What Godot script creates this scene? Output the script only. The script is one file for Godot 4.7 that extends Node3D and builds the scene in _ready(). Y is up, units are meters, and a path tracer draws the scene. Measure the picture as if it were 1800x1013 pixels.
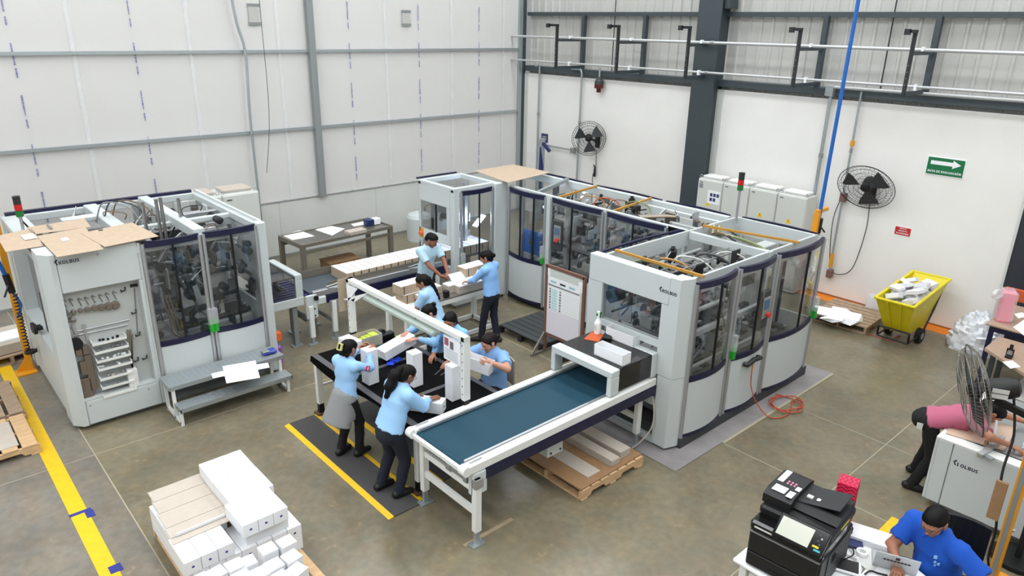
extends Node3D
# A packing hall seen from above: two long box-making machines, a work table with people, walls and goods.
var M := {}
var taken := {}
var rng := RandomNumberGenerator.new()
const WX := 13.85    # inner face of the right wall
const WZ := -14.98   # inner face of the sheeted back wall

# ---------------------------------------------------------------- mesh helpers
func mb() -> SurfaceTool:
	var st := SurfaceTool.new()
	st.begin(Mesh.PRIMITIVE_TRIANGLES)
	return st

func quad(st: SurfaceTool, a: Vector3, b: Vector3, c: Vector3, d: Vector3, out: Vector3):
	var n := (c - a).cross(d - b)
	if n.length_squared() < 1e-14: return
	n = n.normalized()
	if n.dot(out) < 0.0:
		n = -n
		var t := b; b = d; d = t
	st.set_normal(n)
	for p: Vector3 in [a, c, b, a, d, c]: st.add_vertex(p)

func tri(st: SurfaceTool, a: Vector3, b: Vector3, c: Vector3, out: Vector3):
	var n := (b - a).cross(c - a)
	if n.length_squared() < 1e-14: return
	n = n.normalized()
	if n.dot(out) < 0.0:
		n = -n
		var t := b; b = c; c = t
	st.set_normal(n)
	for p: Vector3 in [a, c, b]: st.add_vertex(p)

func bx(st: SurfaceTool, c: Vector3, s: Vector3, bev := 0.0, xf := Transform3D()):
	var h := s * 0.5
	var b: float = min(bev, min(h.x, min(h.y, h.z)) * 0.6)
	var o := xf.basis
	for ax in 3:
		var u := (ax + 1) % 3
		var v := (ax + 2) % 3
		for sg: float in [-1.0, 1.0]:
			var P := []
			for k: Array in [[-1, -1], [1, -1], [1, 1], [-1, 1]]:
				var p := Vector3.ZERO
				p[ax] = sg * h[ax]; p[u] = k[0] * (h[u] - b); p[v] = k[1] * (h[v] - b)
				P.append(xf * (c + p))
			var n := Vector3.ZERO
			n[ax] = sg
			quad(st, P[0], P[1], P[2], P[3], o * n)
	if b <= 0.0: return
	for ax in 3:
		var u := (ax + 1) % 3
		var v := (ax + 2) % 3
		for su: float in [-1.0, 1.0]:
			for sv: float in [-1.0, 1.0]:
				var P := []
				for k: Array in [[-1, 0], [1, 0], [1, 1], [-1, 1]]:
					var p := Vector3.ZERO
					p[ax] = k[0] * (h[ax] - b)
					p[u] = su * (h[u] - (b if k[1] == 1 else 0.0))
					p[v] = sv * (h[v] - (b if k[1] == 0 else 0.0))
					P.append(xf * (c + p))
				var n := Vector3.ZERO
				n[u] = su; n[v] = sv
				quad(st, P[0], P[1], P[2], P[3], o * n)
	for sx: float in [-1.0, 1.0]:
		for sy: float in [-1.0, 1.0]:
			for sz: float in [-1.0, 1.0]:
				var s3 := Vector3(sx, sy, sz)
				tri(st, xf * (c + s3 * (h - Vector3(0, b, b))), xf * (c + s3 * (h - Vector3(b, 0, b))), xf * (c + s3 * (h - Vector3(b, b, 0))), o * s3)

func mm(st: SurfaceTool, x0: float, x1: float, y0: float, y1: float, z0: float, z1: float, bev := 0.0):
	bx(st, Vector3(x0 + x1, y0 + y1, z0 + z1) * 0.5, Vector3(absf(x1 - x0), absf(y1 - y0), absf(z1 - z0)), bev)

func frame_of(d: Vector3) -> Basis:   # y along d
	var y := d.normalized()
	var x := y.cross(Vector3.UP if absf(y.y) < 0.95 else Vector3.RIGHT).normalized()
	return Basis(x, y, x.cross(y))

func bar(st: SurfaceTool, a: Vector3, b: Vector3, w: float, d := -1.0, bev := 0.0):   # square bar from a to b
	if d < 0.0: d = w
	var bs := frame_of(b - a)
	bx(st, Vector3.ZERO, Vector3(w, (b - a).length(), d), bev, Transform3D(bs, (a + b) * 0.5))

func tube(st: SurfaceTool, pts: Array, r: float, n := 8, closed := false):
	var rings := []
	var x := Vector3.ZERO
	var m := pts.size()
	for i in m:
		var d: Vector3 = pts[min(i + 1, m - 1)] - pts[max(i - 1, 0)]
		if closed: d = pts[(i + 1) % m] - pts[(i + m - 1) % m]
		d = d.normalized()
		if x == Vector3.ZERO: x = frame_of(d).x
		x = (x - d * x.dot(d)).normalized()
		var y := d.cross(x)
		var ring := []
		for k in n:
			var t := TAU * k / n
			ring.append(x * cos(t) + y * sin(t))
		rings.append(ring)
	var last := m if closed else m - 1
	for i in last:
		var j := (i + 1) % m
		for k in n:
			var l := (k + 1) % n
			var q := [[i, k], [j, k], [j, l], [i, k], [j, l], [i, l]]
			for e: Array in q:
				st.set_normal(rings[e[0]][e[1]])
				st.add_vertex(pts[e[0]] + rings[e[0]][e[1]] * r)
	if closed: return
	for e: int in [0, m - 1]:
		var d: Vector3 = (pts[1] - pts[0]) if e else (pts[0] - pts[1])
		if e: d = pts[m - 1] - pts[m - 2]
		for k in range(1, n - 1):
			tri(st, pts[e] + rings[e][0] * r, pts[e] + rings[e][k] * r, pts[e] + rings[e][k + 1] * r, d)

func cyl(st: SurfaceTool, a: Vector3, b: Vector3, r: float, n := 12, r2 := -1.0):
	if r2 < 0.0: r2 = r
	lathe(st, [Vector2(0, 0), Vector2(r, 0), Vector2(r2, (b - a).length()), Vector2(0, (b - a).length())], n, Transform3D(frame_of(b - a), a))

func lathe(st: SurfaceTool, prof: Array, n: int, xf: Transform3D):   # profile of (radius, height) from the bottom up
	for i in prof.size() - 1:
		var p: Vector2 = prof[i]
		var q: Vector2 = prof[i + 1]
		var e := q - p
		var nn := Vector2(e.y, -e.x).normalized()
		for k in n:
			var V := []
			var N := []
			for t: float in [TAU * k / n, TAU * (k + 1) / n]:
				var c := Vector3(cos(t), 0, sin(t))
				V.append_array([xf * (c * p.x + Vector3(0, p.y, 0)), xf * (c * q.x + Vector3(0, q.y, 0))])
				N.append((xf.basis * (c * nn.x + Vector3(0, nn.y, 0))).normalized())
			for e2: Array in [[0, 0], [3, 1], [1, 0], [0, 0], [2, 1], [3, 1]]:
				st.set_normal(N[e2[1]])
				st.add_vertex(V[e2[0]])

func prism(st: SurfaceTool, poly: Array, xf: Transform3D, depth: float):   # polygon in xf's XY plane, pushed along its Z
	var pv := PackedVector2Array(poly)
	var area := 0.0
	for i in pv.size(): area += pv[i].cross(pv[(i + 1) % pv.size()])
	var sg := signf(area)
	var dz := Vector3(0, 0, depth)
	for i in pv.size():
		var a := pv[i]
		var b := pv[(i + 1) % pv.size()]
		var e := (b - a)
		var A := Vector3(a.x, a.y, 0)
		var B := Vector3(b.x, b.y, 0)
		quad(st, xf * A, xf * B, xf * (B + dz), xf * (A + dz), xf.basis * (Vector3(e.y, -e.x, 0) * sg))
	var idx := Geometry2D.triangulate_polygon(pv)
	for t in range(0, idx.size(), 3):
		var P := []
		for k in 3: P.append(Vector3(pv[idx[t + k]].x, pv[idx[t + k]].y, 0))
		tri(st, xf * P[0], xf * P[1], xf * P[2], xf.basis * Vector3(0, 0, -signf(depth)))
		tri(st, xf * (P[0] + dz), xf * (P[1] + dz), xf * (P[2] + dz), xf.basis * Vector3(0, 0, signf(depth)))

func curve(pts: Array, n := 6) -> Array:   # Catmull-Rom through the points
	var o := []
	for i in pts.size() - 1:
		var a: Vector3 = pts[max(i - 1, 0)]
		var b: Vector3 = pts[i]
		var c: Vector3 = pts[i + 1]
		var d: Vector3 = pts[min(i + 2, pts.size() - 1)]
		for k in n: o.append(b.cubic_interpolate(c, a, d, float(k) / n))
	o.append(pts[-1])
	return o

# ---------------------------------------------------------------- scene helpers
func numbered(called: String) -> String:
	taken[called] = taken.get(called, -1) + 1
	return called if taken[called] == 0 else "%s_%03d" % [called, taken[called]]

func wx(n: Node) -> Transform3D:
	var t := Transform3D()
	while n != self:
		t = n.transform * t
		n = n.get_parent()
	return t

func obj(called: String, st, m: Material, parent = null, local := false) -> MeshInstance3D:   # shapes are given in world axes unless local
	var o := MeshInstance3D.new()
	o.mesh = st.commit() if st is SurfaceTool else st
	o.material_override = m
	if parent == null:
		o.name = numbered(called)
		add_child(o)
	else:
		o.name = called
		parent.add_child(o, true)
		if not local: o.transform = wx(parent).affine_inverse()
	return o

func thing(called: String, label: String, category: String, at := Vector3.ZERO, turn := 0.0, group := "") -> Node3D:
	var o := Node3D.new()
	o.name = numbered(called)
	add_child(o)
	o.position = at
	o.rotation.y = turn
	return tag(o, label, category, group)

func tag(o, label: String, category: String, group := ""):
	o.set_meta("label", label)
	o.set_meta("category", category)
	if group: o.set_meta("group", group)
	return o

func one(called: String, st, m: Material, label: String, category: String, group := "") -> MeshInstance3D:   # a thing that is one mesh
	return tag(obj(called, st, m), label, category, group)

func struct(called: String, label: String, category: String) -> Node3D:
	var o := thing(called, label, category)
	o.set_meta("kind", "structure")
	return o

func node(called: String, parent) -> Node3D:
	var o := Node3D.new()
	o.name = called
	parent.add_child(o, true)
	return o

func pb(called: String, parent, m: Material, x0: float, x1: float, y0: float, y1: float, z0: float, z1: float, bev := 0.0) -> MeshInstance3D:
	var st := mb()
	mm(st, x0, x1, y0, y1, z0, z1, bev)
	return obj(called, st, m, parent)

func pbar(called: String, parent, m: Material, a: Vector3, b: Vector3, w: float, d := -1.0) -> MeshInstance3D:
	var st := mb()
	bar(st, a, b, w, d)
	return obj(called, st, m, parent)

func pcyl(called: String, parent, m: Material, a: Vector3, b: Vector3, r: float, n := 12, r2 := -1.0) -> MeshInstance3D:
	var st := mb()
	cyl(st, a, b, r, n, r2)
	return obj(called, st, m, parent)

func ptube(called: String, parent, m: Material, pts: Array, r: float, n := 6) -> MeshInstance3D:
	var st := mb()
	tube(st, pts, r, n)
	return obj(called, st, m, parent)

func lettering(called: String, parent, m: Material, words: String, at: Vector3, right: Vector3, up: Vector3, high: float, bold := true, serif := false, centre := false) -> MeshInstance3D:
	var f := SystemFont.new()
	f.font_names = PackedStringArray(["Droid Serif" if serif else "Droid Sans"])
	f.font_weight = 700 if bold else 400
	var t := TextMesh.new()
	t.text = words
	t.font = f
	t.font_size = 32
	t.pixel_size = high / 23.0
	t.depth = 0.002
	t.curve_step = 2.0
	t.horizontal_alignment = HORIZONTAL_ALIGNMENT_CENTER if centre else HORIZONTAL_ALIGNMENT_LEFT
	var o := MeshInstance3D.new()
	o.name = called
	o.mesh = t
	o.material_override = m
	parent.add_child(o, true)
	var b := Basis(right.normalized(), up.normalized(), right.cross(up).normalized())
	o.transform = wx(parent).affine_inverse() * Transform3D(b, at)
	return o

# ---------------------------------------------------------------- materials
func mat(c: Color, rough := 0.6, metal := 0.0) -> StandardMaterial3D:
	var m := StandardMaterial3D.new()
	m.albedo_color = c
	m.roughness = rough
	m.metallic = metal
	return m

func noise_tex(freq: float, a: Color, b: Color, seed_ := 1, size := 512, octaves := 4, mid = null) -> NoiseTexture2D:
	var n := FastNoiseLite.new()
	n.seed = seed_
	n.frequency = freq
	n.fractal_octaves = octaves
	var t := NoiseTexture2D.new()
	t.width = size
	t.height = size
	t.seamless = true
	t.noise = n
	var g := Gradient.new()
	g.set_color(0, a)
	g.set_color(1, b)
	if mid != null: g.add_point(0.5, mid)
	t.color_ramp = g
	return t

func grained(c: Color, spread: float, freq: float, scale: float, rough := 0.7, stretch := Vector3.ONE, seed_ := 1) -> StandardMaterial3D:
	var m := mat(Color.WHITE, rough)
	m.albedo_texture = noise_tex(freq, c.darkened(spread), c.lightened(spread * 0.6), seed_, 256)
	m.uv1_triplanar = true
	m.uv1_world_triplanar = true
	m.uv1_scale = stretch * scale
	return m

func pane(c: Color, alpha: float, rough := 0.04) -> StandardMaterial3D:
	var m := mat(Color(c.r, c.g, c.b, alpha), rough)
	m.transparency = BaseMaterial3D.TRANSPARENCY_ALPHA
	return m

func concrete(tint: Color, seed_: int) -> StandardMaterial3D:
	var S := 1024
	var n1 := FastNoiseLite.new(); n1.seed = seed_; n1.frequency = 0.006; n1.fractal_octaves = 5
	var n2 := FastNoiseLite.new(); n2.seed = seed_ + 7; n2.frequency = 0.05; n2.fractal_octaves = 3
	var n3 := FastNoiseLite.new(); n3.seed = seed_ + 13; n3.frequency = 0.018; n3.fractal_octaves = 4
	var a := n1.get_seamless_image(S, S).get_data()
	var b := n2.get_seamless_image(S, S).get_data()
	var c := n3.get_seamless_image(S, S).get_data()
	var d := PackedByteArray()
	d.resize(S * S * 3)
	for i in S * S:
		var v := 1.0 + (a[i] - 128) * 0.0009 + (b[i] - 128) * 0.0006
		var warm := (c[i] - 128) * 0.0003
		if c[i] > 205 and b[i] > 160: v += 0.09
		d[i * 3] = clampi(int(tint.r8 * (v + warm)), 0, 255)
		d[i * 3 + 1] = clampi(int(tint.g8 * v), 0, 255)
		d[i * 3 + 2] = clampi(int(tint.b8 * (v - warm)), 0, 255)
	var m := mat(Color.WHITE, 0.34)
	m.metallic_specular = 0.5
	m.albedo_texture = ImageTexture.create_from_image(Image.create_from_data(S, S, false, Image.FORMAT_RGB8, d))
	m.roughness_texture = noise_tex(0.01, Color(0.75, 0.75, 0.75), Color(1, 1, 1), seed_, 256)
	m.uv1_triplanar = true
	m.uv1_world_triplanar = true
	m.uv1_scale = Vector3.ONE / 7.0
	return m

func materials():
	M.white = mat(Color(0.765, 0.79, 0.79), 0.42)
	M.white2 = mat(Color(0.72, 0.735, 0.725), 0.5)
	M.grey = mat(Color(0.52, 0.54, 0.54), 0.5)
	M.cab = mat(Color(0.80, 0.81, 0.79), 0.5)
	M.paint = mat(Color(0.88, 0.885, 0.87), 0.45)
	M.navy = mat(Color(0.06, 0.07, 0.21), 0.4)
	M.amber_bar = mat(Color(0.72, 0.53, 0.22), 0.5)
	M.line_green = mat(Color(0.50, 0.56, 0.36), 0.6)
	M.line_tan = mat(Color(0.66, 0.50, 0.30), 0.6)
	M.alu = mat(Color(0.72, 0.73, 0.74), 0.38, 0.75)
	M.alu_dull = mat(Color(0.60, 0.61, 0.61), 0.55, 0.5)
	M.steel = mat(Color(0.55, 0.54, 0.52), 0.4, 0.8)
	M.galv = mat(Color(0.66, 0.69, 0.70), 0.42, 0.6)
	M.stainless = mat(Color(0.52, 0.50, 0.46), 0.42, 0.45)
	M.boxboard = grained(Color(0.70, 0.63, 0.54), 0.03, 0.02, 1.5, 0.8, Vector3.ONE, 10)
	M.dark = mat(Color(0.13, 0.135, 0.145), 0.5)
	M.black = mat(Color(0.035, 0.036, 0.04), 0.5)
	M.rubber = mat(Color(0.06, 0.06, 0.065), 0.8)
	M.charcoal = mat(Color(0.22, 0.235, 0.24), 0.55)
	M.column = mat(Color(0.22, 0.255, 0.275), 0.5)
	M.glass = pane(Color(0.22, 0.26, 0.28), 0.16)
	M.smoke = pane(Color(0.10, 0.10, 0.11), 0.72)
	M.carton = grained(Color(0.72, 0.64, 0.55), 0.04, 0.02, 1.2, 0.8, Vector3.ONE, 3)
	M.carton_brown = grained(Color(0.60, 0.46, 0.32), 0.06, 0.02, 1.2, 0.8, Vector3.ONE, 5)
	M.greyboard = grained(Color(0.74, 0.70, 0.65), 0.03, 0.02, 1.5, 0.8, Vector3.ONE, 9)
	M.wood = grained(Color(0.84, 0.69, 0.51), 0.12, 0.02, 1.0, 0.8, Vector3(0.8, 3, 3), 11)
	M.wood_grey = grained(Color(0.66, 0.56, 0.46), 0.12, 0.02, 1.0, 0.85, Vector3(0.8, 3, 3), 12)
	M.paper = mat(Color(0.93, 0.935, 0.94), 0.7)
	M.box = mat(Color(0.90, 0.905, 0.915), 0.55)
	M.boxline = mat(Color(0.62, 0.63, 0.66), 0.7)
	M.yellow = grained(Color(0.92, 0.74, 0.03), 0.05, 0.03, 1.3, 0.5, Vector3.ONE, 4)
	M.yellow_tub = mat(Color(0.85, 0.78, 0.02), 0.4)
	M.amber = mat(Color(0.86, 0.58, 0.10), 0.45)
	M.orange = mat(Color(0.88, 0.38, 0.12), 0.5)
	M.rust = mat(Color(0.76, 0.34, 0.18), 0.7)
	M.red = mat(Color(0.72, 0.06, 0.06), 0.45)
	M.green = mat(Color(0.05, 0.42, 0.16), 0.45)
	M.greenlit = mat(Color(0.10, 0.62, 0.14), 0.4)
	M.sign_green = mat(Color(0.02, 0.42, 0.24), 0.5)
	M.blue = mat(Color(0.05, 0.36, 0.68), 0.45)
	M.bluefilm = mat(Color(0.08, 0.24, 0.82), 0.5)
	M.tape_blue = mat(Color(0.16, 0.20, 0.52), 0.7)
	M.belt = mat(Color(0.14, 0.265, 0.325), 0.5)
	M.belt.metallic_specular = 0.25
	M.block = mat(Color(0.42, 0.37, 0.32), 0.75)
	M.disc = mat(Color(0.47, 0.43, 0.39), 0.5, 0.3)
	M.belt_grey = mat(Color(0.27, 0.31, 0.34), 0.5)
	M.belt_dark = mat(Color(0.05, 0.055, 0.06), 0.5)
	M.tabletop = mat(Color(0.018, 0.018, 0.02), 0.75)
	M.tabletop.metallic_specular = 0.2
	M.film = mat(Color(0.30, 0.30, 0.31), 0.35)
	M.mat_grey = grained(Color(0.27, 0.265, 0.265), 0.10, 0.2, 3.0, 0.8, Vector3.ONE, 21)
	M.slot = mat(Color(0.10, 0.10, 0.10), 0.8)
	M.brass = mat(Color(0.50, 0.42, 0.33), 0.5, 0.4)
	M.print_blue = mat(Color(0.32, 0.33, 0.62), 0.7)
	M.pink = mat(Color(0.95, 0.16, 0.36), 0.5)
	M.pink_dark = mat(Color(0.62, 0.02, 0.14), 0.5)
	M.white_print = mat(Color(0.93, 0.94, 0.95), 0.6)
	M.cloth_green = mat(Color(0.05, 0.42, 0.32), 0.8)
	M.lime = mat(Color(0.75, 0.82, 0.30), 0.7)
	M.plastic_wrap = pane(Color(0.92, 0.93, 0.95), 0.28, 0.15)
	M.joint = mat(Color(0.66, 0.63, 0.54), 0.8)
# ---------------------------------------------------------------- light, camera
func skylight(x: float, z: float, w: float, l: float, e: float):
	var t := struct("skylight", "long translucent skylight strip in the roof sheeting", "skylight")
	t.set_meta("group", "skylight strips in the roof")
	pb("frame", t, M.grey, x - w * 0.5 - 0.06, x + w * 0.5 + 0.06, 9.06, 9.12, z - l * 0.5 - 0.06, z + l * 0.5 + 0.06)
	var g := mat(Color(0.9, 0.92, 0.95), 0.6)
	g.emission_enabled = true
	g.emission = Color(0.95, 0.97, 1.0)
	g.emission_energy_multiplier = 1.6
	pb("light_pane", t, g, x - w * 0.5, x + w * 0.5, 9.03, 9.07, z - l * 0.5, z + l * 0.5)
	var a := AreaLight3D.new()
	a.name = "daylight"
	a.area_size = Vector2(w, l)
	a.light_energy = e
	a.light_color = Color(0.99, 0.995, 1.0)
	a.shadow_enabled = true
	a.area_range = 60.0
	a.area_attenuation = 2.0
	a.position = Vector3(x, 9.0, z)
	a.rotation.x = -PI / 2
	t.add_child(a)

func surroundings():
	var cam := Camera3D.new()
	cam.name = "Camera"
	add_child(cam)
	cam.position = Vector3(0, 5, 0)
	cam.rotation_order = EULER_ORDER_YXZ
	cam.rotation = Vector3(deg_to_rad(-20.0839), deg_to_rad(-42.178), deg_to_rad(1.0824))
	cam.fov = 43.7183
	cam.near = 0.05
	cam.far = 200.0
	cam.current = true
	var we := WorldEnvironment.new()
	we.name = "Surroundings"
	var e := Environment.new()
	var sky := Sky.new()
	var sm := ProceduralSkyMaterial.new()
	sm.sky_top_color = Color(0.80, 0.86, 0.94)
	sm.sky_horizon_color = Color(0.90, 0.92, 0.95)
	sm.ground_bottom_color = Color(0.55, 0.55, 0.54)
	sm.ground_horizon_color = Color(0.80, 0.81, 0.82)
	sm.sky_energy_multiplier = 0.85
	sky.sky_material = sm
	e.background_mode = Environment.BG_SKY
	e.sky = sky
	e.ambient_light_source = Environment.AMBIENT_SOURCE_DISABLED
	e.tonemap_mode = Environment.TONE_MAPPER_LINEAR
	e.tonemap_exposure = 2.0
	e.sdfgi_enabled = true
	e.ssao_enabled = true
	e.ssil_enabled = true
	we.environment = e
	add_child(we)
	for x: float in [-6.0, -1.4, 3.2, 7.8, 12.4]:
		skylight(x, -5.6, 1.3, 18.6, 20.0)

# ---------------------------------------------------------------- the hall
func hall():
	# floor: poured slabs with pale filled joints
	var fl := struct("floor", "worn grey-brown polished concrete floor with pale joints", "floor")
	var ca := concrete(Color(0.487, 0.457, 0.412), 5)
	var cb := concrete(Color(0.468, 0.434, 0.356), 31)
	pb("joint_filler", fl, M.joint, -8.2, WX + 0.2, -0.3, -0.001, WZ - 0.3, 6.2)
	var xs := [-8.2, 1.29, 7.42, 9.02, WX + 0.2]
	var zs := [WZ - 0.3, -8.93, -2.70, 6.2]
	for i in 4:
		for j in 3:
			pb("concrete_slab", fl, ca if i == 0 else cb, xs[i] + 0.006, xs[i + 1] - 0.006, -0.15, 0.0, zs[j] + 0.006, zs[j + 1] - 0.006)
	# the pale plinth under the corner machine
	var pad := grained(Color(0.56, 0.54, 0.54), 0.08, 0.02, 0.6, 0.8, Vector3.ONE, 44)
	pb("machine_plinth", fl, pad, 6.42, 10.46, 0.0, 0.012, -6.0, -4.1)
	pb("plinth_edge", fl, M.joint, 7.42, 10.46, 0.0, 0.013, -4.1, -4.065)
	for a: Array in [[3.69, 4.35, -4.75, -4.70]]:
		pb("tape_remnant", fl, mat(Color(0.62, 0.55, 0.45), 0.8), a[0], a[1], 0.0, 0.002, a[2], a[3])
	var red := mat(Color(0.56, 0.33, 0.28), 0.7)
	pb("painted_mark", fl, red, 12.45, 12.85, 0.0, 0.002, -4.05, -3.98)
	pb("painted_mark", fl, red, 12.45, 12.52, 0.0, 0.002, -4.5, -4.05)
	var st := mb()
	mm(st, 0.79, 0.955, 0.0, 0.003, -14.2, -2.0)
	one("floor_line", st, M.yellow, "broad yellow line along the floor beside the tooling machine", "floor line")
	st = mb()
	mm(st, 6.6, 7.55, 0.0, 0.003, -2.04, -1.95)
	one("floor_line", st, M.yellow, "short yellow floor stripe behind the white desk", "floor line")
	for a: Array in [[0.78, 0.99, -7.84, -7.79, "strip of blue tape laid across the yellow floor line"], [0.92, 1.0, -7.79, -7.66, "small blue tape square at edge of the yellow floor line"], [0.88, 0.99, -6.72, -6.6, "torn blue tape patch on the yellow line beside the box pallet"]]:
		st = mb()
		mm(st, a[0], a[1], 0.003, 0.006, a[2], a[3])
		one("tape_patch", st, M.tape_blue, a[4], "tape")
	# white tape corner under the table
	st = mb()
	mm(st, 4.2, 4.24, 0.0, 0.003, -7.72, -7.5)
	mm(st, 4.2, 4.36, 0.0, 0.003, -7.62, -7.58)
	one("tape_corner", st, M.paper, "white tape cross on the floor under the black table", "tape")
	st = mb()
	mm(st, 4.24, 4.28, 0.0, 0.003, -7.36, -7.14)
	one("tape_strip", st, M.paper, "single white tape strip on the floor beside the tape cross", "tape")

	# ceiling and the two walls that stand out of view
	var ce := struct("ceiling", "pale roof sheeting with skylight strips", "ceiling")
	pb("roof_sheet", ce, M.white2, -8.2, WX + 0.3, 9.12, 9.3, WZ - 0.3, 6.2)
	var wl := struct("wall_left", "plain white hall wall on the open side", "wall")
	pb("wall_panel", wl, M.paint, -8.3, -8.1, -0.3, 9.2, WZ - 0.3, 6.2)
	var wf := struct("wall_front", "plain white hall wall behind the desk", "wall")
	pb("wall_panel", wf, M.paint, -8.2, WX + 0.3, -0.3, 9.2, 6.05, 6.25)

	# right wall: white blockwork below, ribbed sheet above
	var wr := struct("wall_right", "white painted wall with ribbed sheet metal above dark rail", "wall")
	var wp := grained(Color(0.92, 0.915, 0.90), 0.02, 0.012, 0.35, 0.7, Vector3(1, 1, 1), 51)
	pb("plastered_wall", wr, wp, WX, WX + 0.2, -0.3, 3.80, -8.72, 6.2)
	pb("plastered_wall", wr, wp, WX, WX + 0.2, -0.3, 3.80, WZ - 0.2, -9.4)
	pb("plaster_edge", wr, M.cab, WX - 0.02, WX + 0.1, 0.0, 3.80, -8.86, -8.70)
	pb("plaster_edge", wr, M.cab, WX - 0.02, WX + 0.1, 0.0, 3.80, WZ + 0.02, WZ + 0.2)
	var sheet := grained(Color(0.72, 0.72, 0.70), 0.04, 0.01, 0.5, 0.5, Vector3(1, 0.3, 1), 52)
	var z := WZ - 0.1
	while z < 6.0:   # ribbed sheets, one metre each
		st = mb()
		var zz := z
		for k in 4:
			var a := zz
			var P := [Vector2(0.0, 0), Vector2(0.17, 0), Vector2(0.19, 0.028), Vector2(0.23, 0.028), Vector2(0.25, 0)]
			for q in 4:
				quad(st, Vector3(WX + 0.16 - P[q].y, 3.7, a + P[q].x), Vector3(WX + 0.16 - P[q + 1].y, 3.7, a + P[q + 1].x), Vector3(WX + 0.16 - P[q + 1].y, 9.15, a + P[q + 1].x), Vector3(WX + 0.16 - P[q].y, 9.15, a + P[q].x), Vector3(-1, 0, 0))
			zz += 0.25
		obj("sheet_panel", st, sheet, wr)
		z += 1.0
	pb("backing", wr, M.cab, WX + 0.18, WX + 0.3, 3.6, 9.2, WZ - 0.3, 6.2)
	pb("ledge_beam", wr, M.column, WX - 0.06, WX + 0.14, 3.86, 4.0, WZ + 0.1, 6.1, 0.01)
	pb("girt", wr, M.column, WX + 0.0, WX + 0.12, 5.25, 5.34, WZ + 0.1, 6.1)
	pb("girt", wr, M.column, WX + 0.0, WX + 0.12, 6.9, 7.0, WZ + 0.1, 6.1)
	for pz: float in [-12.84, -10.94, -6.72, -4.78]:
		pb("sheeting_post", wr, M.column, WX - 0.04, WX + 0.06, 3.95, 5.28, pz - 0.045, pz + 0.045)
	for sz: float in [-11.9, -5.55]:
		pcyl("hanging_cable", wr, M.dark, Vector3(WX + 0.05, 4.0, sz), Vector3(WX + 0.05, 7.0, sz), 0.012, 6)
	# steel column
	var co := struct("trim_1", "dark grey steel column standing against the right wall", "column")
	pb("flange", co, M.column, WX - 0.28, WX - 0.24, 0.0, 9.1, -9.36, -8.80)
	pb("web", co, M.column, WX - 0.26, WX + 0.2, 0.0, 9.1, -9.30, -8.86)
	pb("bracket", co, M.column, WX - 0.2, WX + 0.1, 5.4, 5.6, -8.8, -8.68)
	# dark opening panel at the far right
	var dp := struct("door_1", "dark grey door panel in the right wall", "door")
	pb("door_leaf", dp, mat(Color(0.16, 0.18, 0.21), 0.5), WX - 0.03, WX + 0.05, 0.0, 2.9, -2.92, -0.6)
	pb("door_frame", dp, M.cab, WX - 0.05, WX + 0.02, 0.0, 2.95, -2.96, -2.92)
	# orange floor edge along the wall
	var bb := struct("baseboard_right", "orange painted strip along the foot of the right wall", "baseboard")
	var op := mat(Color(0.88, 0.50, 0.08), 0.6)
	pb("painted_strip", bb, op, 13.52, WX, 0.0, 0.004, -6.3, -3.0)
	pb("kick_strip", bb, mat(Color(0.62, 0.36, 0.22), 0.7), WX - 0.012, WX, 0.0, 0.03, -6.3, -3.0)

	# back wall: lower sheet-metal band, plastic sheeting above on a light steel frame
	var wb := struct("wall_back", "tall partition of white plastic sheeting on a thin steel frame", "wall")
	var lower := grained(Color(0.81, 0.82, 0.805), 0.03, 0.01, 0.4, 0.45, Vector3.ONE, 61)
	for k in 9:
		pb("lower_panel", wb, lower, -8.2 + k * 2.46, -8.2 + (k + 1) * 2.46 - 0.006, -0.05, 1.25, WZ, WZ + 0.03)
	pb("kick_rail", wb, M.grey, -8.2, WX, 0.0, 0.05, WZ + 0.03, WZ + 0.05)
	pb("ledge", wb, M.alu_dull, -8.2, WX, 1.245, 1.262, WZ - 0.02, WZ + 0.045)
	var film := mat(Color(0.82, 0.815, 0.805), 0.45)
	film.backlight_enabled = true
	film.backlight = Color(0.32, 0.315, 0.31)
	var seams := [-8.2, -5.4, -2.6, 0.25, 3.1, 5.1, 7.58, 9.5, 11.4, 13.1, WX]
	var wn := FastNoiseLite.new()
	wn.seed = 8
	wn.frequency = 1.0
	for k in seams.size() - 1:   # creased film
		st = mb()
		var x0: float = seams[k]
		var x1: float = seams[k + 1]
		var nx := int((x1 - x0) / 0.07)
		var ny := 46
		var pts := []
		var nrm := []
		for i in nx + 1:
			for j in ny + 1:
				var x := lerpf(x0, x1, float(i) / nx)
				var y := lerpf(1.25, 9.1, float(j) / ny)
				pts.append(Vector3(x, y, WZ - 0.02 + 0.008 * wn.get_noise_2d(x * 2.6 + y * 0.9, y * 0.22 + k * 9.0) + 0.003 * wn.get_noise_2d(x * 6.0 - y * 1.5, y * 0.4)))
		for i in nx + 1:
			for j in ny + 1:
				var a: Vector3 = pts[min(i + 1, nx) * (ny + 1) + j] - pts[max(i - 1, 0) * (ny + 1) + j]
				var b: Vector3 = pts[i * (ny + 1) + min(j + 1, ny)] - pts[i * (ny + 1) + max(j - 1, 0)]
				nrm.append(a.cross(b).normalized())
		for i in nx:
			for j in ny:
				var q := [i * (ny + 1) + j, (i + 1) * (ny + 1) + j, (i + 1) * (ny + 1) + j + 1, i * (ny + 1) + j + 1]
				for e: int in [0, 2, 1, 0, 3, 2]:
					st.set_normal(nrm[q[e]])
					st.add_vertex(pts[q[e]])
		obj("film_sheet", st, film, wb)
	var tape := pane(Color(0.93, 0.94, 0.95), 0.4, 0.5)
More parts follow.
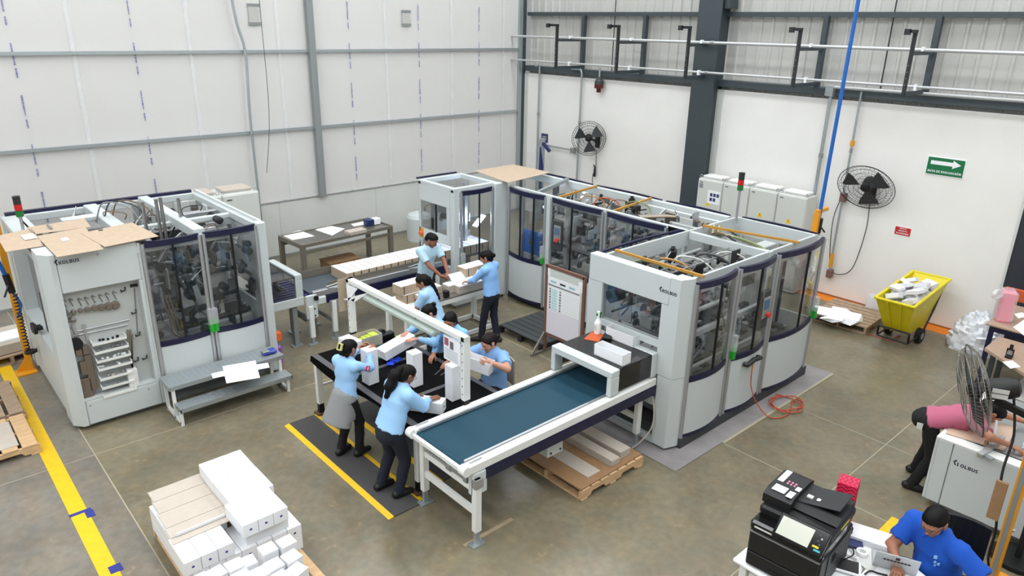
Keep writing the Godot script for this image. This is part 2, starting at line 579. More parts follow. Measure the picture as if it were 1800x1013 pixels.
	for sx: float in [1.1, 3.1, 5.1, 6.9, 9.5, 11.4, 13.1]:
		var b := 0.0
		st = mb()
		for k in 30:
			var y0 := 1.3 + k * 0.26
			quad(st, Vector3(sx - 0.035, y0, WZ + 0.004), Vector3(sx + 0.035, y0, WZ + 0.004), Vector3(sx + 0.035, y0 + 0.26, WZ + 0.004), Vector3(sx - 0.035, y0 + 0.26, WZ + 0.004), Vector3(0, 0, 1))
		obj("seam_tape", st, tape, wb)
	for fx: float in [2.2, 4.1, 8.55, 10.42, 12.28]:   # printed lettering running down the film
		st = mb()
		var y := 1.5
		rng.seed = int(fx * 100)
		while y < 8.0:
			for run: float in [0.14, 0.34]:
				var yy := y
				while yy < y + run:
					var w := rng.randf_range(0.007, 0.016)
					mm(st, fx - w, fx + w, yy, yy + 0.012, WZ + 0.002, WZ + 0.005)
					yy += rng.randf_range(0.016, 0.028)
				y += run + 0.07
			y += 0.22
		obj("printed_lettering", st, M.print_blue, wb)
	for gy: float in [2.80, 4.41, 6.1, 7.8]:
		pb("girt", wb, M.galv, -8.2, WX - 0.25, gy - 0.028, gy + 0.028, WZ + 0.01, WZ + 0.06)
	for cx: float in [7.60, -0.4]:
		pb("column", wb, M.grey, cx - 0.075, cx + 0.065, 1.25, 9.1, WZ + 0.03, WZ + 0.14)
	pb("corner_column", wb, M.galv, WX - 0.22, WX - 0.10, 0.0, 9.1, WZ - 0.02, WZ + 0.05)
	pb("corner_column", wb, M.column, WX - 0.10, WX, 0.0, 9.1, WZ, WZ + 0.07)
	for k in 14:
		pcyl("fixing", wb, M.alu_dull, Vector3(1.6 + k * 0.85, 1.275, WZ + 0.03), Vector3(1.6 + k * 0.85, 1.275, WZ + 0.052), 0.012, 6)
	# beams and posts of the space behind the film, seen as soft shades through it
	for a: Array in [[-8.0, 4.4, 4.85], [-8.0, 3.9, 3.45], [-8.0, 4.2, 2.1]]:
		pb("beam_behind_film", wb, M.grey, a[0], a[1], a[2] - 0.1, a[2] + 0.1, WZ - 0.55, WZ - 0.35)
	for pg: Array in [[6.32, 6.54, 4.93, 5.30], [9.97, 10.19, 4.96, 5.27]]:
		pb("paper_notice_behind_film", wb, mat(Color(0.72, 0.72, 0.70), 0.8), pg[0], pg[1], pg[2], pg[3], WZ + 0.006, WZ + 0.012)
		pb("paper_tape", wb, M.grey, pg[0] - 0.02, pg[1] + 0.02, pg[3] - 0.04, pg[3] + 0.02, WZ + 0.012, WZ + 0.015)
		pb("paper_tape", wb, M.grey, pg[0] - 0.02, pg[1] + 0.02, pg[2] - 0.02, pg[2] + 0.04, WZ + 0.012, WZ + 0.015)
	# drop cables in front of the film
	one("drop_pole", (func():
		var s := mb()
		tube(s, curve([Vector3(5.86, 7.5, WZ + 0.12), Vector3(5.98, 5.2, WZ + 0.12), Vector3(6.12, 4.4, WZ + 0.12), Vector3(6.08, 3.0, WZ + 0.12), Vector3(6.1, 0.02, WZ + 0.12)], 5), 0.028, 8)
		return s).call(), M.galv, "bent grey conduit running down the plastic sheeting to the cabinet", "conduit")
	one("drop_cable", (func():
		var s := mb()
		tube(s, curve([Vector3(6.5, 9.0, WZ + 0.16), Vector3(6.5, 5.2, WZ + 0.16), Vector3(6.48, 3.2, WZ + 0.16), Vector3(6.3, 1.95, WZ + 0.16)], 5), 0.006, 6)
		return s).call(), M.charcoal, "thin dark cable hanging in front of the plastic sheeting", "cable")
# ---------------------------------------------------------------- things on the walls
func conduit(pts: Array, r: float, m: Material, label: String) -> Node3D:
	var t := thing("conduit", label, "conduit", pts[0])
	ptube("pipe", t, m, pts, r, 8)
	for k in range(0, pts.size() - 1):
		var a: Vector3 = pts[k]
		var b: Vector3 = pts[k + 1]
		if a.distance_to(b) < 1.0: continue
		pcyl("coupling", t, M.alu_dull, a.lerp(b, 0.3), a.lerp(b, 0.3) + (b - a).normalized() * 0.08, r * 1.35, 8)
	return t

func fan_head(t: Node3D, c: Vector3, axis: Vector3, r: float, wire: Material, depth: float, wires := 40):
	# front guard, back guard, three blades, hub; axis points where the air goes
	var b := frame_of(axis)
	var xf := Transform3D(b, c)
	for side: float in [1.0, -1.0]:
		var st := mb()
		for q: Array in [[1.0, 0.0], [0.9, 0.4], [0.75, 0.7], [0.55, 0.88], [0.38, 0.96], [0.2, 1.0]]:
			var ring := []
			for k in 28:
				var a := TAU * k / 28
				ring.append(xf * Vector3(cos(a) * r * q[0], side * depth * 0.5 * q[1], sin(a) * r * q[0]))
			tube(st, ring, 0.007 if q[0] == 1.0 else 0.0035, 5, true)
		for k in wires:
			var a := TAU * k / wires
			var d := Vector3(cos(a), 0, sin(a))
			var w := Vector3(cos(a + 0.25), 0, sin(a + 0.25))
			tube(st, [xf * (d * r), xf * (d * r * 0.82 + Vector3(0, side * depth * 0.31, 0)), xf * ((d + w).normalized() * r * 0.55 + Vector3(0, side * depth * 0.44, 0)), xf * (w * r * 0.2 + Vector3(0, side * depth * 0.5, 0))], 0.0016, 4)
		obj("front_guard" if side > 0 else "rear_guard", st, wire, t)
	var hs := mb()
	lathe(hs, [Vector2(0, -0.06), Vector2(r * 0.17, -0.06), Vector2(r * 0.18, 0.03), Vector2(r * 0.1, 0.06), Vector2(0, 0.065)], 14, xf)
	obj("hub", hs, M.black, t)
	for k in 3:
		var st := mb()
		var a0 := TAU * k / 3 + 0.4
		var n := 6
		for i in n:
			var u0 := float(i) / n
			var u1 := float(i + 1) / n
			var P := []
			for u: float in [u0, u1]:
				for s: float in [-1.0, 1.0]:
					var rad := lerpf(r * 0.14, r * 0.86, u)
					var w: float = lerpf(0.22, 0.46, sin(u * 2.2)) * s
					P.append(xf * Vector3(cos(a0 + w) * rad, s * 0.035 * (1.0 - u * 0.3), sin(a0 + w) * rad))
			quad(st, P[0], P[1], P[3], P[2], axis)
			quad(st, P[0] - axis * 0.004, P[1] - axis * 0.004, P[3] - axis * 0.004, P[2] - axis * 0.004, -axis)
		obj("blade", st, M.charcoal, t)

func wall_fan(c: Vector3, axis: Vector3, r: float, label: String):
	axis = axis.normalized()
	var t := thing("wall_fan", label, "fan", c)
	fan_head(t, c, axis, r, M.dark, 0.2)
	var st := mb()
	var xf := Transform3D(frame_of(-axis), c - axis * 0.06)
	lathe(st, [Vector2(0, 0), Vector2(0.09, 0), Vector2(0.095, 0.14), Vector2(0.06, 0.2), Vector2(0, 0.21)], 14, xf)
	obj("motor", st, M.black, t)
	pbar("wall_arm", t, M.black, c - axis * 0.2, Vector3(WX - 0.02, c.y - 0.12, c.z), 0.05)
	pb("wall_plate", t, M.black, WX - 0.025, WX, c.y - 0.26, c.y + 0.02, c.z - 0.07, c.z + 0.07)

func fittings():
	var white_pipe := mat(Color(0.74, 0.75, 0.75), 0.4, 0.3)
	conduit([Vector3(13.4, 4.74, -15.2), Vector3(13.4, 4.74, 5.9)], 0.03, white_pipe, "upper of the two long pipes carried on the wall brackets")
	conduit([Vector3(13.4, 4.15, -15.3), Vector3(13.4, 4.15, 5.9)], 0.024, white_pipe, "lower of the two long pipes carried on the wall brackets")
	conduit([Vector3(13.7, 4.03, -6.36), Vector3(13.7, 4.03, 5.9)], 0.028, white_pipe, "pale pipe along the dark ledge to the right of the corner box")
	conduit([Vector3(13.6, 4.02, -14.25), Vector3(13.75, 4.02, -14.25), Vector3(13.75, 0.0, -14.25)], 0.028, M.galv, "steel conduit down the wall beside the wall corner")
	conduit([Vector3(13.75, 4.0, -13.1), Vector3(13.75, 4.0, -12.78), Vector3(13.75, 3.92, -12.73), Vector3(13.75, 0.0, -12.73)], 0.026, M.galv, "steel conduit passing behind the round wall fan")
	var c := conduit([Vector3(13.75, 1.98, -14.22), Vector3(13.75, 1.98, -12.95)], 0.02, M.galv, "short level conduit ending in a small outlet box")
	pb("outlet_box", c, M.alu_dull, 13.70, 13.80, 1.9, 2.04, -12.98, -12.85, 0.008)
	c = conduit([Vector3(13.745, 3.98, -6.36), Vector3(13.745, 0.0, -6.36)], 0.035, M.galv, "thick grey conduit dropping behind the electrical cabinets")
	pb("corner_box", c, M.galv, 13.66, 13.785, 3.86, 4.06, -6.45, -6.3, 0.01)
	c = conduit([Vector3(13.755, 3.98, -5.81), Vector3(13.755, 0.55, -5.81)], 0.022, M.galv, "thin conduit down the wall behind the oval wall fan")
	pb("yellow_band", c, M.amber, 13.725, 13.785, 3.0, 3.1, -5.84, -5.78)
	pb("yellow_band", c, M.amber, 13.725, 13.785, 0.62, 0.9, -5.835, -5.785)
	for y: float in [2.02, 0.48]:
		pb("socket_box", c, mat(Color(0.48, 0.36, 0.34), 0.5), 13.72, 13.848, y - 0.08, y + 0.08, -5.86, -5.76, 0.008)

	for a: Array in [[-12.84, "sheeting post beside the wall corner"], [-10.94, "second sheeting post from the wall corner"], [-9.08, "steel column"], [-6.72, "first sheeting post past the steel column"], [-4.78, "second sheeting post past the steel column"]]:
		var z: float = a[0]
		var t := thing("pipe_bracket", "dark Z-shaped pipe bracket fixed to the " + a[1], "bracket", Vector3(13.8, 4.05, z), 0.0, "pipe brackets")
		pb("hanger", t, M.dark, 12.90, 12.96, 4.04, 5.04, z - 0.025, z + 0.025)
		pb("lower_arm", t, M.column, 12.93, 13.82, 4.02, 4.09, z - 0.03, z + 0.03)
		pb("upper_arm", t, M.column, 12.96, 13.82, 4.66, 4.72, z - 0.025, z + 0.025)
		pb("top_arm", t, M.dark, 12.62, 12.96, 5.0, 5.05, z - 0.03, z + 0.03)
		pb("end_plate", t, M.dark, 12.6, 12.66, 4.97, 5.06, z - 0.05, z + 0.03)
		for k in 4: pcyl("hole", t, M.alu_dull, Vector3(12.895, 4.2 + k * 0.1, z), Vector3(12.899, 4.2 + k * 0.1, z), 0.008, 6)
		pb("pipe_clip", t, M.paper, 13.36, 13.44, 4.72, 4.79, z - 0.02, z + 0.02)
		pb("pipe_clip", t, M.paper, 13.36, 13.44, 4.09, 4.19, z - 0.02, z + 0.02)

	wall_fan(Vector3(13.5, 2.39, -12.16), Vector3(-0.72, 0.0, 0.68), 0.42, "round black wall fan with three grey blades beside the steel conduit")
	wall_fan(Vector3(13.5, 2.33, -5.32), Vector3(-0.85, -0.52, 0.1), 0.50, "black wall fan tilted down above the wooden pallet")
	for a: Array in [[[Vector3(13.78, 2.1, -12.14), Vector3(13.8, 1.6, -12.14), Vector3(13.75, 1.4, -12.18), Vector3(13.8, 0.6, -12.2)], "pale lead hanging below the round wall fan"], [[Vector3(13.75, 2.05, -5.3), Vector3(13.78, 1.5, -5.28), Vector3(13.78, 0.75, -5.38), Vector3(13.78, 0.52, -5.58), Vector3(13.78, 0.62, -5.82), Vector3(13.76, 1.5, -5.92), Vector3(13.76, 2.0, -5.84)], "dark lead looping below the tilted wall fan to a socket"]]:
		var st := mb()
		tube(st, curve(a[0], 8), 0.009, 6)
		one("fan_lead", st, M.charcoal, a[1], "cable")
	var t := thing("plug", "dark plug and knotted lead hanging under the round wall fan", "plug", Vector3(13.8, 1.4, -12.15))
	pb("plug_body", t, M.dark, 13.76, 13.8, 1.4, 1.62, -12.18, -12.12, 0.01)
	pcyl("plug_top", t, M.dark, Vector3(13.78, 1.62, -12.15), Vector3(13.78, 1.7, -12.19), 0.02, 8)

	# evacuation sign
	t = thing("evacuation_sign", "green evacuation route sign with white arrow on the wall", "sign", Vector3(WX, 2.68, -4.2))
	pb("border", t, M.white_print, WX - 0.012, WX, 2.675, 2.995, -4.505, -3.895)
	pb("panel", t, M.sign_green, WX - 0.016, WX - 0.01, 2.69, 2.98, -4.49, -3.91)
	var st := mb()
	prism(st, [Vector2(-4.44, 2.86), Vector2(-4.09, 2.86), Vector2(-4.09, 2.82), Vector2(-3.96, 2.89), Vector2(-4.09, 2.96), Vector2(-4.09, 2.925), Vector2(-4.44, 2.925)], Transform3D(Basis(Vector3(0, 0, 1), Vector3(0, 1, 0), Vector3(-1, 0, 0)), Vector3(WX - 0.016, 0, 0)), 0.003)
	obj("arrow", st, M.white_print, t)
	lettering("lettering", t, M.white_print, "RUTA DE EVACUACIÓN", Vector3(WX - 0.018, 2.745, -4.2), Vector3(0, 0, 1), Vector3.UP, 0.036, true, false, true)
	t = thing("area_sign", "small red sign with white lettering on the wall", "sign", Vector3(WX, 1.51, -4.66))
	pb("panel", t, mat(Color(0.74, 0.13, 0.14), 0.5), WX - 0.01, WX, 1.515, 1.66, -4.795, -4.525)
	pb("border", t, M.white_print, WX - 0.006, WX, 1.508, 1.667, -4.802, -4.518)
	for k in 3:
		lettering("lettering", t, M.white_print, ["ÁREA DE", "PRODUCTO", "NO CONFORME"][k], Vector3(WX - 0.012, 1.637 - k * 0.045, -4.66), Vector3(0, 0, 1), Vector3.UP, 0.021, true, false, true)
	t = thing("notice_plate", "small navy notice plate on the wall by the corner conduit", "sign", Vector3(WX, 2.02, -14.05))
	pb("plate", t, mat(Color(0.15, 0.18, 0.36), 0.5), WX - 0.02, WX, 2.03, 2.26, -14.19, -13.95)
	for k in 3: pb("text_line", t, M.cab, WX - 0.023, WX - 0.019, 2.18 - k * 0.04, 2.195 - k * 0.04, -14.15, -13.99)
	# lamp post with blue flags beside the corner
	t = thing("air_service_post", "grey service post with dark blue drapes in the wall corner", "post", Vector3(13.4, 0, -13.75))
	pb("post", t, M.galv, 13.36, 13.48, 0.0, 2.2, -13.8, -13.68)
	st = mb()
	prism(st, [Vector2(0, 0), Vector2(0.09, 0.05), Vector2(0.05, 0.5), Vector2(0.1, 0.9), Vector2(-0.02, 1.4), Vector2(-0.04, 0.7)], Transform3D(Basis(Vector3(0, 0, 1), Vector3.UP, Vector3(1, 0, 0)), Vector3(13.33, 0.6, -13.7)), 0.04)
	obj("drape", st, mat(Color(0.13, 0.17, 0.38), 0.8), t)
	pbar("hose_gun", t, mat(Color(0.13, 0.17, 0.38), 0.5), Vector3(13.38, 2.1, -13.65), Vector3(13.38, 1.92, -13.4), 0.07)
	# alarm beacon
	t = thing("alarm_beacon", "grey and red alarm beacon hanging under the wall ledge", "alarm", Vector3(13.7, 3.5, -12.1))
	pcyl("stem", t, M.galv, Vector3(13.7, 4.08, -12.1), Vector3(13.7, 3.84, -12.1), 0.025, 8)
	st = mb()
	lathe(st, [Vector2(0.04, 0.36), Vector2(0.11, 0.26), Vector2(0.11, 0.18), Vector2(0, 0.18)], 14, Transform3D(Basis(), Vector3(13.7, 3.5, -12.1)))
	obj("housing", st, M.charcoal, t)
	st = mb()
	lathe(st, [Vector2(0, 0), Vector2(0.055, 0.0), Vector2(0.06, 0.09), Vector2(0.115, 0.1), Vector2(0.115, 0.19), Vector2(0, 0.2)], 14, Transform3D(Basis(), Vector3(13.7, 3.5, -12.1)))
	obj("red_lens", st, mat(Color(0.34, 0.03, 0.05), 0.25), t)

	# electrical cabinets by the right wall
	for k in 4:
		var z0 := -8.75 + k * 0.62
		t = thing("electrical_cabinet", ["with printed notice sheet, beside the steel column", "with black door knob, second from the steel column", "third from the steel column, behind the stack light", "at the end of its row, behind the blue air hose"][k].insert(0, "pale grey electrical cabinet "), "cabinet", Vector3(13.55, 0, z0 + 0.31), 0.0, "electrical cabinets by the wall")
		pb("body", t, M.cab, 13.32, 13.70, 0.02, 1.98, z0 + 0.004, z0 + 0.616, 0.008)
		pb("door", t, M.cab, 13.295, 13.32, 0.1, 1.96, z0 + 0.015, z0 + 0.605, 0.006)
		pb("top_vent", t, M.paint, 13.36, 13.66, 2.0, 2.05, z0 + 0.08, z0 + 0.56, 0.012)
		pb("vent_spacer", t, M.cab, 13.38, 13.64, 1.975, 2.0, z0 + 0.1, z0 + 0.54)
		for zz: float in [z0 + 0.04, z0 + 0.58]:
			var ring := []
			for i in 12: ring.append(Vector3(13.36, 2.02 + 0.03 * sin(TAU * i / 12), zz + 0.03 * cos(TAU * i / 12)))
			st = mb()
			tube(st, ring, 0.008, 6, true)
			obj("lifting_eye", st, M.alu, t)
		if k == 0:
			pb("name_label", t, M.grey, 13.29, 13.296, 1.78, 1.88, z0 + 0.05, z0 + 0.14)
			pb("notice_sheet", t, M.paper, 13.289, 13.296, 1.48, 1.76, z0 + 0.28, z0 + 0.58)
			for q in 5: pb("notice_picture", t, mat(Color(0.18, 0.22, 0.42), 0.6), 13.286, 13.29, 1.64 - (q / 3) * 0.1, 1.71 - (q / 3) * 0.1, z0 + 0.34 + (q % 3) * 0.08, z0 + 0.4 + (q % 3) * 0.08)
		if k != 1:
			var tri_y := onx([1242, 0, 1333, 1386][k], [361, 0, 381, 393][k], 13.29).y
			st = mb()
			prism(st, [Vector2(-0.06, 0), Vector2(0.06, 0), Vector2(0, 0.105)], Transform3D(Basis(Vector3(0, 0, 1), Vector3.UP, Vector3(-1, 0, 0)), Vector3(13.296, tri_y, z0 + 0.3)), 0.004)
			obj("warning_triangle", st, mat(Color(0.93, 0.77, 0.05), 0.5), t)
			st = mb()
			prism(st, [Vector2(-0.008, 0.02), Vector2(0.012, 0.05), Vector2(0.0, 0.05), Vector2(0.01, 0.08), Vector2(-0.012, 0.045), Vector2(0.002, 0.045)], Transform3D(Basis(Vector3(0, 0, 1), Vector3.UP, Vector3(-1, 0, 0)), Vector3(13.2925, tri_y, z0 + 0.3)), 0.003)
			obj("warning_bolt", st, M.black, t)
		else:
			pcyl("door_knob", t, M.black, Vector3(13.3, 1.12, z0 + 0.2), Vector3(13.24, 1.12, z0 + 0.2), 0.03, 10)
		pb("maker_plate", t, M.charcoal, 13.29, 13.296, 1.9, 1.915, z0 + 0.06, z0 + 0.13)
	# cabinet pair behind the tooling machine
	for k in 2:
		var x0 := 4.02 + k * 0.7
		t = thing("electrical_cabinet", "grey electrical cabinet behind tooling machine, " + ["half hidden by its frame", "with small maker plate"][k], "cabinet", Vector3(x0 + 0.35, 0, -13.5))
		pb("body", t, M.cab, x0 + 0.004, x0 + 0.70, 0.02, 1.96, -13.85, -13.22, 0.008)
		pb("door", t, M.cab, x0 + 0.02, x0 + 0.685, 0.1, 1.94, -13.22, -13.2, 0.006)
		pb("top_vent", t, M.greyboard, x0 + 0.08, x0 + 0.62, 1.98, 2.03, -13.75, -13.32, 0.012)
		pb("vent_spacer", t, M.cab, x0 + 0.1, x0 + 0.6, 1.955, 1.98, -13.73, -13.34)
		pb("maker_plate", t, M.charcoal, x0 + 0.08, x0 + 0.18, 1.85, 1.87, -13.2, -13.195)
		for xx: float in [x0 + 0.05, x0 + 0.65]:
			var ring := []
			for i in 12: ring.append(Vector3(xx + 0.03 * cos(TAU * i / 12), 2.0 + 0.03 * sin(TAU * i / 12), -13.28))
			st = mb()
			tube(st, ring, 0.008, 6, true)
			obj("lifting_eye", st, M.alu, t)

	# blue air drops
	t = thing("air_hose", "straight blue air hose hanging to the corner machine's far end", "hose", Vector3(10.25, 2.0, -4.62))
	pcyl("hose", t, M.blue, Vector3(10.25, 2.2, -4.62), Vector3(10.42, 9.0, -4.62), 0.027, 10)
	pb("bracket_plate", t, M.amber, 10.15, 10.21, 1.98, 2.5, -4.66, -4.58)
	pb("bracket_arm", t, M.amber, 10.15, 10.48, 2.5, 2.55, -4.65, -4.6)
	pcyl("valve", t, M.black, Vector3(10.24, 2.2, -4.6), Vector3(10.25, 2.42, -4.6), 0.045, 10)
	pcyl("valve_lever", t, M.dark, Vector3(10.26, 2.3, -4.58), Vector3(10.36, 2.2, -4.55), 0.012, 6)
	t = thing("air_hose", "blue air hose with black coiled lead on an amber post beside the tooling machine", "hose", Vector3(1.05, 0, -12.0))
	var pts := [Vector3(0.75, 3.1, -11.6), Vector3(0.85, 2.6, -11.6), Vector3(1.0, 2.0, -11.6), Vector3(1.08, 1.62, -11.6)]
	ptube("hose", t, M.blue, curve(pts, 5), 0.027, 8)
	pcyl("valve", t, M.black, Vector3(1.08, 1.65, -11.6), Vector3(1.11, 1.38, -11.6), 0.045, 10)
	pcyl("valve_lever", t, M.dark, Vector3(1.08, 1.5, -11.56), Vector3(1.0, 1.36, -11.5), 0.014, 6)
	pts = []
	for k in 120:
		var y := 1.35 - k * 0.0072
		pts.append(Vector3(1.13 + 0.03 * cos(k * 0.9), y, -11.58 + 0.03 * sin(k * 0.9)))
	ptube("coiled_lead", t, M.black, pts, 0.009, 5)
	pts = []
	for k in 26: pts.append(Vector3(1.16 + 0.07 * cos(k * 0.5), 0.5 - k * 0.002, -11.55 + 0.07 * sin(k * 0.5)))
	ptube("hose_loop", t, M.black, pts, 0.012, 6)
	ptube("short_hose", t, M.blue, curve([Vector3(1.11, 1.38, -11.6), Vector3(1.17, 1.2, -11.55), Vector3(1.1, 1.0, -11.6)], 6), 0.015, 6)
	pb("post", t, M.amber, 1.11, 1.19, 0.02, 2.95, -12.06, -11.98)
	pb("post_cap", t, M.grey, 0.96, 1.19, 2.9, 2.95, -12.07, -11.97)
	pb("base_plate", t, M.amber, 0.96, 1.22, 0.0, 0.02, -12.1, -11.85)
	st = mb()
	prism(st, [Vector2(0, 0), Vector2(0.17, 0), Vector2(0, 0.22)], Transform3D(Basis(Vector3(-1, 0, 0), Vector3.UP, Vector3(0, 0, 1)), Vector3(1.14, 0.02, -12.03)), 0.02)
	obj("gusset", st, M.amber, t)
# ---------------------------------------------------------------- pixels to places (photograph 1800 x 1013)
func ray(u: float, v: float) -> Vector3:
	var b := Basis.from_euler(Vector3(deg_to_rad(-20.0839), deg_to_rad(-42.178), deg_to_rad(1.0824)), EULER_ORDER_YXZ)
	return b * Vector3(u - 900.0, 506.5 - v, -1262.558)

func onz(u: float, v: float, z: float) -> Vector3:
	var d := ray(u, v)
	return Vector3(0, 5, 0) + d * (z / d.z)

func onx(u: float, v: float, x: float) -> Vector3:
	var d := ray(u, v)
	return Vector3(0, 5, 0) + d * (x / d.x)

func ony(u: float, v: float, y: float) -> Vector3:
	var d := ray(u, v)
	return Vector3(0, 5, 0) + d * ((y - 5.0) / d.y)

# ---------------------------------------------------------------- machine parts
func arc_strip(s0: float, s1: float, w: float, bow: float, o0: float, o1: float) -> Array:
	var P := []
	var n := 8
	for k in n + 1:
		var s := lerpf(s0, s1, float(k) / n)
		P.append(Vector2(s, o1 + bow * (1.0 - pow(2.0 * s / w - 1.0, 2))))
	for k in n + 1:
		var s := lerpf(s1, s0, float(k) / n)
		P.append(Vector2(s, o0 + bow * (1.0 - pow(2.0 * s / w - 1.0, 2))))
	return P

func bay(parent, o: Vector3, r: Vector3, n: Vector3, w: float, y0: float, y1: float, y2: float, bow: float, divs: Array, clip := "", grip := false):
	var d := node("door", parent)
	var xf := func(y: float) -> Transform3D: return Transform3D(Basis(r, n, Vector3.UP), Vector3(o.x, y, o.z))
	var piece := func(called: String, m: Material, s0: float, s1: float, ya: float, yb: float, a: float, b: float):
		var st := mb()
		prism(st, arc_strip(s0, s1, w, bow, a, b), xf.call(ya), yb - ya)
		return obj(called, st, m, d)
	var e := 0.055
	piece.call("lower_panel", M.white, e, w - e, y0 + 0.05, y1 - 0.05, -0.02, 0.0)
	piece.call("trim_band", M.navy, e, w - e, y0, y0 + 0.05, -0.03, 0.006)
	piece.call("trim_band", M.navy, e, w - e, y1 - 0.05, y1 + 0.02, -0.03, 0.006)
	piece.call("trim_band", M.navy, e * 0.6, w - e * 0.6, y2 - 0.06, y2 + 0.02, -0.035, 0.01)
	var last := e
	for q: float in divs + [1.0]:
		var s := w - e if q == 1.0 else q * w
		piece.call("glass_pane", M.glass, last, s - 0.008, y1 + 0.02, y2 - 0.06, -0.012, -0.006)
		if q < 1.0: piece.call("divider", M.black, s - 0.012, s + 0.012, y1 + 0.02, y2 - 0.06, -0.02, 0.004)
		last = s + 0.008
	for s: float in [e * 0.5, w - e * 0.5]:
		var b := o + r * s
		var st := mb()
		lathe(st, [Vector2(0, y0 - 0.02), Vector2(0.026, y0 - 0.02), Vector2(0.026, y2), Vector2(0, y2)], 10, Transform3D(Basis(), Vector3(b.x, 0, b.z) + n * 0.012))
		obj("frame_tube", st, M.alu, d)
	if clip == "left" or clip == "right":
		var s := 0.03 if clip == "left" else w - 0.03
		var b := o + r * s + n * 0.05
		pb("door_latch", d, M.greenlit, b.x - 0.03, b.x + 0.03, y1 + 0.0, y1 + 0.17, b.z - 0.03, b.z + 0.03, 0.008)
		pb("latch_cover", d, M.plastic_wrap, b.x - 0.034, b.x + 0.034, y1 + 0.12, y1 + 0.34, b.z - 0.034, b.z + 0.034)
	if grip:
		var c := o + r * (w * 0.5) + n * (bow + 0.05) + Vector3(0, y1 - 0.14, 0)
		var st := mb()
		tube(st, [c - r * 0.17 - n * 0.05, c - r * 0.16, c - r * 0.05 + Vector3(0, 0.015, 0), c + Vector3(0, 0.035, 0), c + r * 0.05 + Vector3(0, 0.02, 0), c + r * 0.16 + Vector3(0, 0.01, 0), c + r * 0.17 - n * 0.05], 0.034, 8)
		obj("grip", st, M.dark, d)
	return d

func brand(parent, at: Vector3, right: Vector3, high: float, words := "KOLBUS"):
	# three-armed mark and lettering, dark blue
	var n := right.cross(Vector3.UP).normalized()
	var B := Basis(right.normalized(), Vector3.UP, n)
	var xf := Transform3D(B, at)
	for P: Array in [[[0.0, 0.5], [0.35, 0.72], [0.6, 1.3], [0.3, 1.1], [0.05, 0.8]], [[0.1, 0.45], [0.42, 0.55], [0.72, -0.15], [0.45, -0.15], [0.3, 0.2]], [[0.28, 0.78], [0.62, 1.32], [0.78, 1.2], [0.55, 0.75]]]:
		var poly := []
		for q: Array in P: poly.append(Vector2(q[0], q[1]) * high)
		var st := mb()
		prism(st, poly, xf, 0.003)
		obj("brand_mark", st, M.navy, parent)
	lettering("brand_lettering", parent, M.navy, words, at + right.normalized() * high * 0.82 + n * 0.001 + Vector3(0, high * 0.28, 0), right, Vector3.UP, high * 0.9)

